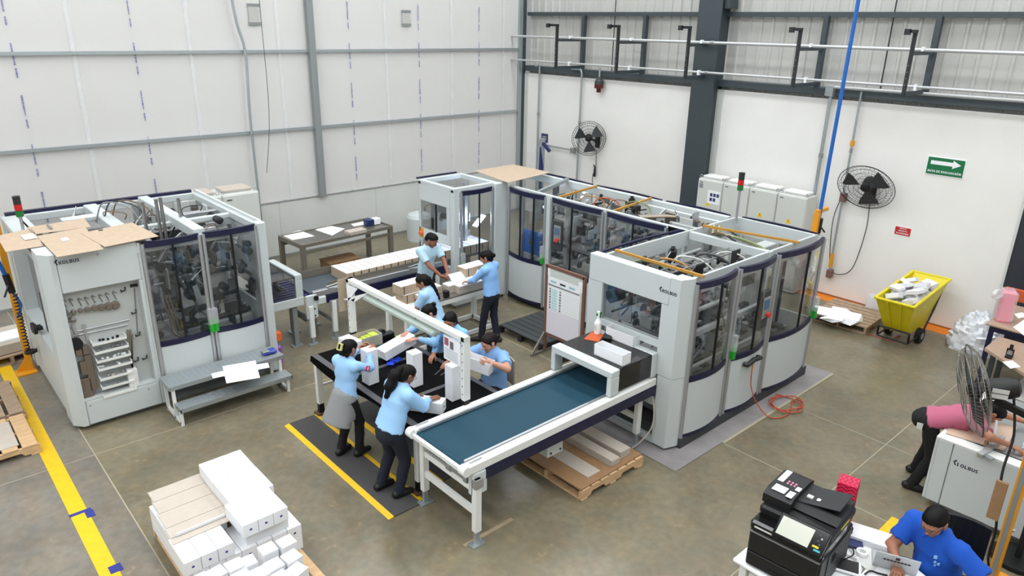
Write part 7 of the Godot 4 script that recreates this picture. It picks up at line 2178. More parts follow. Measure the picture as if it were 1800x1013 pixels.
func field(bones: Array, cell: float, acc: Dictionary, col: Color, planes := [], wrinkle := 0.0, streak := false):
	var lo := Vector3(1e9, 1e9, 1e9)
	var hi := -lo
	for b: Array in bones:
		if b[8]: continue
		var r: float = max(b[2], b[3]) + cell * 2.5
		lo = lo.min(b[0] - Vector3.ONE * r).min(b[1] - Vector3.ONE * r)
		hi = hi.max(b[0] + Vector3.ONE * r).max(b[1] + Vector3.ONE * r)
	var nx := int((hi.x - lo.x) / cell) + 2
	var ny := int((hi.y - lo.y) / cell) + 2
	var nz := int((hi.z - lo.z) / cell) + 2
	var v := PackedFloat32Array()
	v.resize(nx * ny * nz)
	v.fill(10.0)
	for b: Array in bones:
		var A: Vector3 = b[0]
		var ba: Vector3 = b[1] - A
		var bb: float = max(ba.length_squared(), 1e-9)
		var dir := ba.normalized()
		var ra: float = b[2]
		var dr: float = b[3] - ra
		var k: float = b[4]
		var nrm: Vector3 = b[5]
		var inv: float = 1.0 / b[6] - 1.0
		var cut: int = b[7]
		var carve: bool = b[8]
		var m: float = max(ra, b[3]) + max(cell * 2.5, k)
		var p0: Vector3 = (A.min(b[1]) - Vector3.ONE * m - lo) / cell
		var p1: Vector3 = (A.max(b[1]) + Vector3.ONE * m - lo) / cell
		for iz in range(max(0, int(p0.z)), min(nz, int(p1.z) + 2)):
			for iy in range(max(0, int(p0.y)), min(ny, int(p1.y) + 2)):
				var row := (iz * ny + iy) * nx
				for ix in range(max(0, int(p0.x)), min(nx, int(p1.x) + 2)):
					var q := lo + Vector3(ix, iy, iz) * cell - A
					var s := q.dot(ba) / bb
					if inv != 0.0: q += nrm * (q.dot(nrm) * inv)
					var t := clampf(s, 0.0, 1.0)
					var d := (q - ba * t).length() - ra - dr * t
					if cut & 1: d = maxf(d, (s - 1.0) * sqrt(bb))
					if cut & 2: d = maxf(d, -s * sqrt(bb))
					var i := row + ix
					var e := v[i]
					if carve:
						var h := maxf(k - absf(e + d), 0.0) / k
						v[i] = maxf(e, -d) + h * h * k * 0.25
					else:
						var h := maxf(k - absf(e - d), 0.0) / k
						v[i] = minf(e, d) - h * h * k * 0.25
	for pl: Array in planes:   # keep the side behind each plane: [point, normal]
		for iz in nz:
			for iy in ny:
				for ix in nx:
					var i := (iz * ny + iy) * nx + ix
					if v[i] < cell * 4.0: v[i] = maxf(v[i], (lo + Vector3(ix, iy, iz) * cell - pl[0]).dot(pl[1]))
	var sx := 1
	var sy := nx
	var sz := nx * ny
	var off := [0, sx, sy, sx + sy, sz, sx + sz, sy + sz, sx + sy + sz]
	var idx := PackedInt32Array()
	idx.resize(nx * ny * nz)
	idx.fill(-1)
	var base: int = acc.v.size()
	var V := PackedVector3Array()
	var N := PackedVector3Array()
	var I := PackedInt32Array()
	var E := [[0, 1], [2, 3], [4, 5], [6, 7], [0, 2], [1, 3], [4, 6], [5, 7], [0, 4], [1, 5], [2, 6], [3, 7]]
	var C := [Vector3(0, 0, 0), Vector3(1, 0, 0), Vector3(0, 1, 0), Vector3(1, 1, 0), Vector3(0, 0, 1), Vector3(1, 0, 1), Vector3(0, 1, 1), Vector3(1, 1, 1)]
	var far := cell * 2.6
	for iz in nz - 1:
		for iy in ny - 1:
			var i := (iz * ny + iy) * nx - 1
			for ix in nx - 1:
				i += 1
				if absf(v[i]) > far: continue
				var mask := 0
				for k in 8:
					if v[i + off[k]] < 0.0: mask |= 1 << k
				if mask == 0 or mask == 255: continue
				var s := Vector3.ZERO
				var n := 0
				for e: Array in E:
					var a := v[i + off[e[0]]]
					var b := v[i + off[e[1]]]
					if (a < 0.0) != (b < 0.0):
						s += C[e[0]].lerp(C[e[1]], a / (a - b))
						n += 1
				idx[i] = V.size()
				V.append(lo + (Vector3(ix, iy, iz) + s / n) * cell)
				N.append(Vector3.ZERO)
	for iz in range(1, nz - 1):
		for iy in range(1, ny - 1):
			var i := (iz * ny + iy) * nx
			for ix in range(1, nx - 1):
				i += 1
				if idx[i] < 0: continue
				var a := v[i] < 0.0
				for q: Array in [[sx, sy, sz], [sy, sz, sx], [sz, sx, sy]]:
					if (v[i + q[0]] < 0.0) == a: continue
					var w := [idx[i], idx[i - q[1]], idx[i - q[1] - q[2]], idx[i - q[2]]]
					if w[1] < 0 or w[2] < 0 or w[3] < 0: continue
					if not a: w.reverse()
					var n := (V[w[2]] - V[w[0]]).cross(V[w[3]] - V[w[1]])
					for k in 4: N[w[k]] += n
					I.append_array(PackedInt32Array([base + w[0], base + w[2], base + w[1], base + w[0], base + w[3], base + w[2]]))
	var fl: FastNoiseLite = null
	if wrinkle > 0.0:
		fl = FastNoiseLite.new()
		fl.seed = 3
		fl.frequency = 9.0
		fl.fractal_octaves = 2
	for k in V.size():
		var nn := N[k].normalized()
		if fl and streak: V[k] += nn * wrinkle * fl.get_noise_3d(V[k].x * 9.0, V[k].y * 1.5, V[k].z * 1.5)
		elif fl: V[k] += nn * wrinkle * fl.get_noise_3d(V[k].x * 1.3, V[k].y * 0.7 + V[k].x * 0.8, V[k].z * 1.3)
		acc.v.append(V[k])
		acc.n.append(nn)
		acc.c.append(col)
	acc.i.append_array(I)

var heads := {}
var hair_bits := {}
var hands := {}

func make_head() -> Dictionary:
	if heads.has("x"): return heads.x
	var a := new_acc()
	var B := [
		bone(Vector3(0, 0.028, -0.028), Vector3(0, 0.035, 0.018), 0.088, 0.082, 0.02, Vector3(1, 0, 0), 0.9),
		bone(Vector3(0, 0.0, 0.03), Vector3(0, -0.06, 0.045), 0.066, 0.047, 0.03),
		bone(Vector3(0, -0.088, 0.062), Vector3(0, -0.086, 0.066), 0.026, 0.026, 0.03),
		bone(Vector3(-0.036, -0.022, 0.062), Vector3(0.036, -0.022, 0.062), 0.03, 0.03, 0.025),
		bone(Vector3(-0.034, 0.032, 0.084), Vector3(0.034, 0.032, 0.084), 0.014, 0.014, 0.02),
		bone(Vector3(-0.031, 0.011, 0.112), Vector3(-0.029, 0.011, 0.112), 0.018, 0.018, 0.012, Vector3.ZERO, 1.0, 0, true),
		bone(Vector3(0.031, 0.011, 0.112), Vector3(0.029, 0.011, 0.112), 0.018, 0.018, 0.012, Vector3.ZERO, 1.0, 0, true),
		bone(Vector3(-0.031, 0.010, 0.086), Vector3(-0.03, 0.010, 0.086), 0.0125, 0.0125, 0.004),
		bone(Vector3(0.031, 0.010, 0.086), Vector3(0.03, 0.010, 0.086), 0.0125, 0.0125, 0.004),
		bone(Vector3(0, 0.018, 0.094), Vector3(0, -0.022, 0.114), 0.009, 0.014, 0.012),
		bone(Vector3(-0.011, -0.026, 0.104), Vector3(0.011, -0.026, 0.104), 0.009, 0.009, 0.01),
		bone(Vector3(-0.017, -0.053, 0.094), Vector3(0.017, -0.053, 0.094), 0.0085, 0.0085, 0.008),
		bone(Vector3(-0.014, -0.062, 0.091), Vector3(0.014, -0.062, 0.091), 0.008, 0.008, 0.006),
		bone(Vector3(-0.084, 0.012, -0.008), Vector3(-0.08, -0.02, 0.0), 0.026, 0.018, 0.008, Vector3(1, 0, 0), 0.4),
		bone(Vector3(0.084, 0.012, -0.008), Vector3(0.08, -0.02, 0.0), 0.026, 0.018, 0.008, Vector3(1, 0, 0), 0.4),
		bone(Vector3(0, -0.05, -0.012), Vector3(0, -0.10, -0.02), 0.052, 0.050, 0.03),
	]
	field(B, 0.0048, a, Color.WHITE)
	for k in a.v.size():   # lips, brows, eyes: pigment
		var p: Vector3 = a.v[k]
		var c := Color.WHITE
		if p.z > 0.07:
			if absf(p.y - 0.034) < 0.006 and absf(absf(p.x) - 0.032) < 0.02: c = Color(0.16, 0.12, 0.12)
			elif Vector2(absf(p.x) - 0.031, p.y - 0.010).length() < 0.0065: c = Color(0.06, 0.05, 0.05)
			elif Vector2((absf(p.x) - 0.031) * 0.7, p.y - 0.010).length() < 0.0095: c = Color(0.95, 1.15, 1.3)
			elif absf(p.y + 0.057) < 0.009 and absf(p.x) < 0.023: c = Color(0.85, 0.55, 0.55)
		a.c[k] = c
	heads["x"] = a
	return a

func make_hair(style: String) -> Dictionary:
	if hair_bits.has(style): return hair_bits[style]
	var a := new_acc()
	var p0 := Vector3(0, 0.072, 0.082)
	var n0 := Vector3(0, -0.62, 0.785).normalized()
	var cap := [bone(Vector3(0, 0.03, -0.03), Vector3(0, 0.04, 0.014), 0.099, 0.091, 0.02, Vector3(1, 0, 0), 0.92), bone(Vector3(0, -0.02, -0.05), Vector3(0, -0.05, -0.045), 0.07, 0.05, 0.03)]
	if style == "short":
		p0 = Vector3(0, 0.078, 0.08)
		n0 = Vector3(0, -0.80, 0.6).normalized()
		cap[0] = bone(Vector3(0, 0.035, -0.03), Vector3(0, 0.048, 0.014), 0.096, 0.090, 0.02, Vector3(1, 0, 0), 0.92)
	field(cap, 0.005, a, Color.WHITE, [[p0, n0]], 0.007, true)
	var B := []
	match style:
		"bun": B = [bone(Vector3(0, 0.07, -0.125), Vector3(0.01, 0.075, -0.13), 0.036, 0.034, 0.02), bone(Vector3(0, 0.05, -0.1), Vector3(0, 0.06, -0.12), 0.03, 0.03, 0.02)]
		"lowbun": B = [bone(Vector3(0, -0.01, -0.135), Vector3(0.01, 0.0, -0.14), 0.038, 0.036, 0.02), bone(Vector3(0, 0.0, -0.1), Vector3(0, 0.0, -0.13), 0.03, 0.03, 0.02)]
		"clip": B = [bone(Vector3(0, -0.01, -0.12), Vector3(0, 0.04, -0.14), 0.045, 0.04, 0.03), bone(Vector3(-0.06, 0.0, -0.04), Vector3(-0.05, -0.07, -0.06), 0.03, 0.03, 0.03), bone(Vector3(0.06, 0.0, -0.04), Vector3(0.05, -0.07, -0.06), 0.03, 0.03, 0.03)]
		"braid": B = [bone(Vector3(0, 0.02, -0.12), Vector3(0, -0.08, -0.125), 0.034, 0.034, 0.02), bone(Vector3(0, -0.08, -0.125), Vector3(0.01, -0.2, -0.13), 0.034, 0.03, 0.02), bone(Vector3(0.01, -0.2, -0.13), Vector3(0.02, -0.36, -0.12), 0.03, 0.016, 0.02)]
		"curly": B = [bone(Vector3(0, 0.05, -0.12), Vector3(0, -0.04, -0.15), 0.045, 0.06, 0.03), bone(Vector3(0, -0.04, -0.15), Vector3(0, -0.17, -0.15), 0.062, 0.062, 0.03), bone(Vector3(0, -0.17, -0.15), Vector3(0.0, -0.29, -0.13), 0.06, 0.03, 0.03)]
		"parted": B = [bone(Vector3(-0.07, 0.03, 0.0), Vector3(-0.075, -0.05, -0.03), 0.03, 0.025, 0.02), bone(Vector3(0.07, 0.03, 0.0), Vector3(0.075, -0.05, -0.03), 0.03, 0.025, 0.02), bone(Vector3(0, -0.02, -0.1), Vector3(0.04, -0.18, -0.1), 0.045, 0.03, 0.02)]
	if B: field(B, 0.008, a, Color.WHITE, [], 0.018 if style == "curly" else 0.006)
	hair_bits[style] = a
	return a

func make_hand(pose: String) -> Dictionary:
	# wrist at origin, fingers along +y, palm faces +z, thumb on +x (mirror for the other hand)
	if hands.has(pose): return hands[pose]
	var a := new_acc()
	var B := [bone(Vector3(0.0, -0.03, 0), Vector3(0, 0.01, 0), 0.025, 0.024, 0.02, Vector3(0, 0, 1), 0.75), bone(Vector3(0.016, 0.025, 0), Vector3(0.024, 0.078, 0), 0.021, 0.017, 0.015, Vector3(0, 0, 1), 0.7), bone(Vector3(-0.016, 0.025, 0), Vector3(-0.024, 0.072, 0), 0.021, 0.016, 0.015, Vector3(0, 0, 1), 0.7), bone(Vector3(0, 0.03, 0), Vector3(0, 0.08, 0), 0.022, 0.017, 0.015, Vector3(0, 0, 1), 0.7)]
	var bend := {"flat": [0.05, 0.1, 0.05], "grip": [0.5, 0.75, 0.5], "relax": [0.25, 0.4, 0.3]}
	for f in 4:
		var p := Vector3(0.029 - f * 0.0195, 0.082 - [0.004, 0.0, 0.002, 0.01][f], 0)
		var ln: Array = [[0.038, 0.024, 0.02], [0.042, 0.027, 0.021], [0.039, 0.025, 0.02], [0.03, 0.019, 0.017]][f]
		var ang := 0.0
		for s in 3:
			ang += bend[pose][s] + 0.04 * f
			var q: Vector3 = p + Vector3((0.03 - f * 0.02) * ln[s] * 3.0, cos(ang) * ln[s], sin(ang) * ln[s])
			B.append(bone(p, q, 0.0092 - s * 0.0006, 0.0088 - s * 0.0008, 0.004))
			p = q
	var tp := Vector3(0.028, 0.022, 0.006)
	var t1 := tp + (Vector3(0.032, 0.03, 0.012) if pose == "flat" else Vector3(0.024, 0.026, 0.03))
	var t2 := t1 + (Vector3(0.014, 0.03, 0.004) if pose == "flat" else Vector3(0.0, 0.024, 0.022))
	B.append(bone(tp, t1, 0.013, 0.011, 0.01))
	B.append(bone(t1, t2, 0.0105, 0.009, 0.004))
	field(B, 0.0042, a, Color.WHITE)
	hands[pose] = a
	return a

func joint(a: Vector3, c: Vector3, l1: float, l2: float, hint: Vector3) -> Vector3:   # elbow or knee between a and c
	var d := c - a
	var L: float = min(d.length(), (l1 + l2) * 0.999)
	var u := d.normalized()
	var x := (l1 * l1 - l2 * l2 + L * L) / (2.0 * L)
	var h := sqrt(max(l1 * l1 - x * x, 0.0))
	var p := hint - u * hint.dot(u)
	return a + u * x + p.normalized() * h

func hair_mat(c: Color) -> StandardMaterial3D:
	var m := mat(c, 0.55)
	m.metallic_specular = 0.3
	return m

func person(label: String, o: Dictionary):
	# o: at, face (direction), pelvis height, lean, hands (world), feet (world), and looks
	var at: Vector3 = o.at
	var fd: Vector3 = o.face
	var yaw := atan2(fd.x, fd.z)
	var t := thing("person", label, "person", Vector3(at.x, 0, at.z), yaw)
	var inv := t.transform.affine_inverse()
	var s: float = o.get("scale", 1.0)
	var fat: float = o.get("fat", 1.0)
	var man: bool = o.get("man", false)
	var ph: float = o.get("pelvis", 0.925 * s)
	var L: float = o.get("lean", 0.1)
	var tw: float = o.get("twist", 0.0)
	var u := Vector3(o.get("side", 0.0), cos(L), sin(L)).normalized()
	var X := Vector3(cos(tw), 0, -sin(tw))
	X = (X - u * X.dot(u)).normalized()
	var f := X.cross(u)
	var pel := Vector3(0, ph, 0)
	var P := func(a: float, b: float, c: float) -> Vector3: return pel + (X * a + u * b + f * c) * s
	var sw := 0.185 if man else 0.160
	var shL: Vector3 = P.call(sw * (0.5 + 0.5 * fat), 0.43, 0.0)
	var shR: Vector3 = P.call(-sw * (0.5 + 0.5 * fat), 0.43, 0.0)
	var neck: Vector3 = P.call(0, 0.50, 0.015)
	var hp: float = o.get("head_pitch", 0.4)
	var hy: float = o.get("head_yaw", 0.0)
	var hb := Basis(Vector3.UP, hy) * Basis(Vector3(1, 0, 0), hp)
	var head: Vector3 = neck + (u * 0.5 + Vector3.UP * 0.5).normalized() * 0.105 * s + f * 0.035 * s
	var hs := 0.97 * s
	# arms
	var arms := []
	for k in 2:
		var sh: Vector3 = shL if k == 0 else shR
		var side := 1.0 if k == 0 else -1.0
		var tgt: Vector3 = inv * (o.hands[k] as Vector3)
		var l1 := 0.285 * s
		var l2 := 0.245 * s
		var dv := tgt - sh
		if dv.length() > (l1 + l2) * 0.985: tgt = sh + dv.normalized() * (l1 + l2) * 0.985
		var hint: Vector3 = o.get("elbows", [Vector3(0.7, -0.7, -0.4), Vector3(-0.7, -0.7, -0.4)])[k]
		arms.append([sh, joint(sh, tgt, l1, l2, hint), tgt, side])
	# legs
	var legs := []
	for k in 2:
		var side := 1.0 if k == 0 else -1.0
		var hip := pel + (Vector3(cos(tw), 0, -sin(tw)) * 0.085 * side * fat + Vector3(0, -0.04, 0)) * s
		var ft: Vector3 = inv * (o.feet[k] as Vector3)
		var ank := Vector3(ft.x, ft.y + 0.085 * s, ft.z)
		var l1 := 0.41 * s
		var l2 := 0.40 * s
		var khint: Vector3 = o.get("knee", Vector3(0, 0.1, 1.0))
		var kn := joint(hip, ank, l1, l2, khint)
		legs.append([hip, kn, ank, o.get("toes", [Vector3(0.08, 0, 1), Vector3(-0.08, 0, 1)])[k]])
	# ---- skin: one continuous body
	var skin_c: Color = o.get("skin", Color(0.60, 0.42, 0.32)).srgb_to_linear()
	var body := new_acc()
	var B := []
	B.append(bone(shL, shR, 0.04 * s, 0.04 * s, 0.04))
	B.append(bone(P.call(0, 0.42, 0.0), head + hb * Vector3(0, -0.07, -0.018) * hs, 0.055 * s, 0.05 * s, 0.04))
	B.append(bone(P.call(0, 0.05, 0.0), P.call(0, 0.40, 0.0), 0.09 * s, 0.10 * s, 0.04, f, 0.7))
	for a: Array in arms:
		B.append(bone(a[0], a[1], 0.047 * s * fat, 0.039 * s * fat, 0.02))
		B.append(bone(a[1], a[2], 0.041 * s * fat, 0.026 * s, 0.02))
	for l: Array in legs:
		B.append(bone(l[0], l[1], 0.07 * s, 0.05 * s, 0.03))
		B.append(bone(l[1], l[2], 0.05 * s, 0.035 * s, 0.02))
	field(B, 0.013, body, skin_c)
	acc_join(body, make_head(), Transform3D(hb.scaled(Vector3.ONE * hs), head), skin_c)
	for k in 2:
		var a: Array = arms[k]
		var d: Vector3 = (a[2] - a[1]).normalized()
		var hd: Vector3 = inv.basis * (o.get("hand_dirs", [Vector3.ZERO, Vector3.ZERO])[k] as Vector3)
		if hd.length() > 0.1: d = (d * 0.4 + hd.normalized()).normalized()
		var pn: Vector3 = inv.basis * (o.get("palms", [Vector3(0, -1, 0), Vector3(0, -1, 0)])[k] as Vector3)   # where the palm faces
		var zz := (pn - d * pn.dot(d)).normalized()
		var xx := d.cross(zz)
		# thumb towards the body's middle when the palm faces down
		var want := X * (-1.0 if k == 0 else 1.0) + Vector3.UP * 0.6
		if xx.dot(want) < 0.0: xx = -xx
		var hh := make_hand(o.get("grips", ["relax", "relax"])[k])
		acc_join(body, hh, Transform3D(Basis(xx, d, zz).scaled_local(Vector3.ONE * s * 0.97), a[2]), skin_c)
	var sm := mat(Color.WHITE, 0.55)
	sm.vertex_color_use_as_albedo = true
	obj("body", acc_mesh(body), sm, t, true)
	# ---- hair
	var hr := obj("hair", acc_mesh(make_hair(o.hair)), hair_mat(o.get("hair_color", Color(0.05, 0.04, 0.04))), t, true)
	hr.transform = Transform3D(hb.scaled(Vector3.ONE * hs), head)
	var HX := Transform3D(hb.scaled(Vector3.ONE * hs), head)
	if o.hair == "clip":
		var st := mb()
		bx(st, Vector3(-0.028, 0.02, -0.165), Vector3(0.014, 0.09, 0.04), 0.006)
		bx(st, Vector3(0.028, 0.02, -0.165), Vector3(0.014, 0.09, 0.04), 0.006)
		bx(st, Vector3(0, 0.06, -0.17), Vector3(0.06, 0.014, 0.03), 0.005)
		bx(st, Vector3(0, -0.02, -0.17), Vector3(0.06, 0.014, 0.03), 0.005)
		obj("hair_clip", st, mat(Color(0.80, 0.80, 0.52), 0.4), t, true).transform = HX
	if o.get("glasses", false):
		var st := mb()
		for x: float in [-0.032, 0.032]:
			var ring := []
			for k in 14: ring.append(Vector3(x + 0.025 * cos(TAU * k / 14), 0.005 + 0.02 * sin(TAU * k / 14), 0.112))
			tube(st, ring, 0.002, 5, true)
			tube(st, [Vector3(x * 1.75, 0.01, 0.108), Vector3(x * 2.55, 0.014, 0.02)], 0.002, 5)
		tube(st, [Vector3(-0.007, 0.008, 0.114), Vector3(0.007, 0.008, 0.114)], 0.002, 5)
		obj("glasses", st, M.charcoal, t, true).transform = HX
	if o.get("beard", false):
		var ba := new_acc()
		field([bone(Vector3(-0.05, -0.05, 0.04), Vector3(0, -0.092, 0.066), 0.02, 0.022, 0.02), bone(Vector3(0.05, -0.05, 0.04), Vector3(0, -0.092, 0.066), 0.02, 0.022, 0.02), bone(Vector3(-0.018, -0.043, 0.1), Vector3(0.018, -0.043, 0.1), 0.006, 0.006, 0.006)], 0.006, ba, Color.WHITE)
		obj("beard", acc_mesh(ba), mat(Color(0.10, 0.075, 0.065), 0.7), t, true).transform = HX
	# ---- shirt
	var shirt := new_acc()
	B = []
	var w := 0.150 * fat
	B.append(bone(P.call(0, -0.16 if man else -0.03, 0.0), P.call(0, 0.10, 0.0), w * 1.17 * s, w * 0.97 * s, 0.05, f, 0.72, 2))
	B.append(bone(P.call(0, 0.10, 0.0), P.call(0, 0.33, 0.0), w * 0.97 * s, w * 1.02 * s, 0.06, f, 0.70))
	B.append(bone(P.call(0, 0.33, 0.0), P.call(0, 0.40, -0.005), w * 1.0 * s, 0.115 * s, 0.05, f, 0.70))
	B.append(bone(shL + (shR - shL) * 0.05, shR + (shL - shR) * 0.05, 0.072 * s, 0.072 * s, 0.05))
	B.append(bone(P.call(0, 0.40, 0.0), neck + u * 0.012, 0.09 * s, 0.058 * s, 0.05, Vector3.ZERO, 1.0, 1))
	if not man:
		for x: float in [-0.07, 0.07]: B.append(bone(P.call(x, 0.285, 0.07), P.call(x, 0.29, 0.072), 0.068 * s * fat, 0.068 * s * fat, 0.05))
	elif fat > 1.1: B.append(bone(P.call(0, 0.05, 0.06), P.call(0, 0.16, 0.06), 0.12 * s, 0.12 * s, 0.06))
	var long_sleeve: bool = o.get("long", false)
	for a: Array in arms:
		var e: Vector3 = a[1]
		if long_sleeve:
			B.append(bone(a[0], e, 0.066 * s * fat, 0.052 * s * fat, 0.025))
			B.append(bone(e, (a[1] as Vector3).lerp(a[2], 0.93), 0.053 * s * fat, 0.037 * s, 0.025, Vector3.ZERO, 1.0, 1))
		else:
			B.append(bone(a[0], (a[0] as Vector3).lerp(e, 0.72), 0.070 * s * fat, 0.066 * s * fat, 0.025, Vector3.ZERO, 1.0, 1))
	field(B, 0.0125, shirt, Color.WHITE, [], 0.017)
	var cloth := mat(o.shirt, 0.85)
	cloth.rim_enabled = true
	cloth.rim = 0.15
	obj("shirt", acc_mesh(shirt), cloth, t, true)
	if o.get("collar", true):
		var st := mb()
		var ring := []
		var fb := frame_of(u + f * 0.15)
		for k in 20:
			var an := TAU * k / 20
			ring.append(neck + u * 0.004 + (fb.x * cos(an) + fb.z * sin(an)) * 0.062 * s)
		tube(st, ring, 0.011 * s, 6, true)
		for sd: float in [-1.0, 1.0]:
			var c0: Vector3 = neck + f * 0.062 * s
			tri(st, c0, neck + (X * sd * 0.062 + f * 0.03) * s + u * 0.01, c0 + (X * sd * 0.055 - u * 0.055 + f * 0.03) * s, f)
		obj("collar", st, o.get("collar_mat", cloth), t, true)
	# ---- trousers
	var tr := new_acc()
	B = []
	B.append(bone(P.call(0, -0.05, -0.012), P.call(0, 0.06, 0.0), w * 0.98 * s, w * 0.88 * s, 0.05, f, 0.74))
	for l: Array in legs:
		var th := 0.088 * (0.4 + 0.6 * fat)
		B.append(bone(l[0], l[1], th * s, 0.064 * s * (0.5 + 0.5 * fat), 0.035))
		B.append(bone(l[1], l[2] + Vector3(0, -0.03, 0), 0.064 * s * (0.5 + 0.5 * fat), 0.056 * s, 0.02, Vector3.ZERO, 1.0, 1))
	field(B, 0.0135, tr, Color.WHITE, [], 0.010)
	obj("trousers", acc_mesh(tr), mat(o.get("trousers", Color(0.055, 0.065, 0.105)), 0.85), t, true)
	for l: Array in legs:
		var sa := new_acc()
		var d: Vector3 = (l[3] as Vector3).normalized()
		var k0: Vector3 = l[2] + Vector3(0, -0.04 * s, 0) - d * 0.045 * s
		var fy: float = l[2].y - 0.085 * s
		field([bone(k0, k0 + d * 0.11 * s, 0.046 * s, 0.044 * s, 0.02), bone(k0 + d * 0.1 * s, Vector3(k0.x, fy + 0.032 * s, k0.z) + d * 0.20 * s, 0.044 * s, 0.036 * s, 0.02), bone(k0 + d * 0.04 * s, l[2] + Vector3(0, 0.02, 0), 0.044 * s, 0.046 * s, 0.02)], 0.011, sa, Color.WHITE, [[Vector3(0, fy + 0.001, 0), Vector3(0, -1, 0)]])
		obj("shoe", acc_mesh(sa), mat(Color(0.045, 0.042, 0.042), 0.55), t, true)
	# ---- extras
	if o.get("apron", false):   # grey jacket knotted round the waist
		var ja := new_acc()
		field([bone(P.call(0, -0.04, 0.0), P.call(0, 0.05, 0.0), w * 1.18 * s, w * 1.10 * s, 0.04, f, 0.76, 3), bone(P.call(0.0, 0.0, -0.05), P.call(0.04, -0.36, -0.12), 0.15 * s, 0.20 * s, 0.04, (f + X * 0.3).normalized(), 0.66, 1), bone(P.call(-0.1, 0.02, 0.02), P.call(-0.11, -0.3, -0.02), 0.06 * s, 0.09 * s, 0.04, X, 0.5, 1)], 0.0125, ja, Color.WHITE, [], 0.006)
		obj("tied_jacket", acc_mesh(ja), mat(Color(0.55, 0.555, 0.56), 0.85), t, true)
	for e: Array in o.get("badges", []):   # [x, up, forward, size, material, part name]
		var st := mb()
		var c: Vector3 = P.call(e[0], e[1], e[2])
		var out: Vector3 = (X * e[0] * 1.4 + f * e[2]).normalized()
		var rx := Vector3.UP.cross(out).normalized()
		bx(st, Vector3.ZERO, Vector3(e[3], e[3] * 1.3, 0.006), 0.002, Transform3D(Basis(rx, out.cross(rx), out), c))
		obj(e[5], st, e[4], t, true)
	if o.has("patch"):   # sleeve patch on the near upper arm
		var a: Array = arms[o.patch]
		var d: Vector3 = (a[1] - a[0]).normalized()
		var out: Vector3 = (Vector3(a[3], 0, 0) - d * d.x * a[3]).normalized()
		var st := mb()
		bx(st, Vector3.ZERO, Vector3(0.055, 0.06, 0.008), 0.002, Transform3D(Basis(d.cross(out), d, out), (a[0] as Vector3).lerp(a[1], 0.6) + out * 0.058 * s))
		obj("sleeve_patch", st, mat(Color(0.88, 0.10, 0.42), 0.6), t, true)
		st = mb()
		bx(st, Vector3(0, 0, 0.005), Vector3(0.035, 0.012, 0.004), 0.0, Transform3D(Basis(d.cross(out), d, out), (a[0] as Vector3).lerp(a[1], 0.6) + out * 0.058 * s))
		obj("patch_print", st, M.white_print, t, true)
	return t

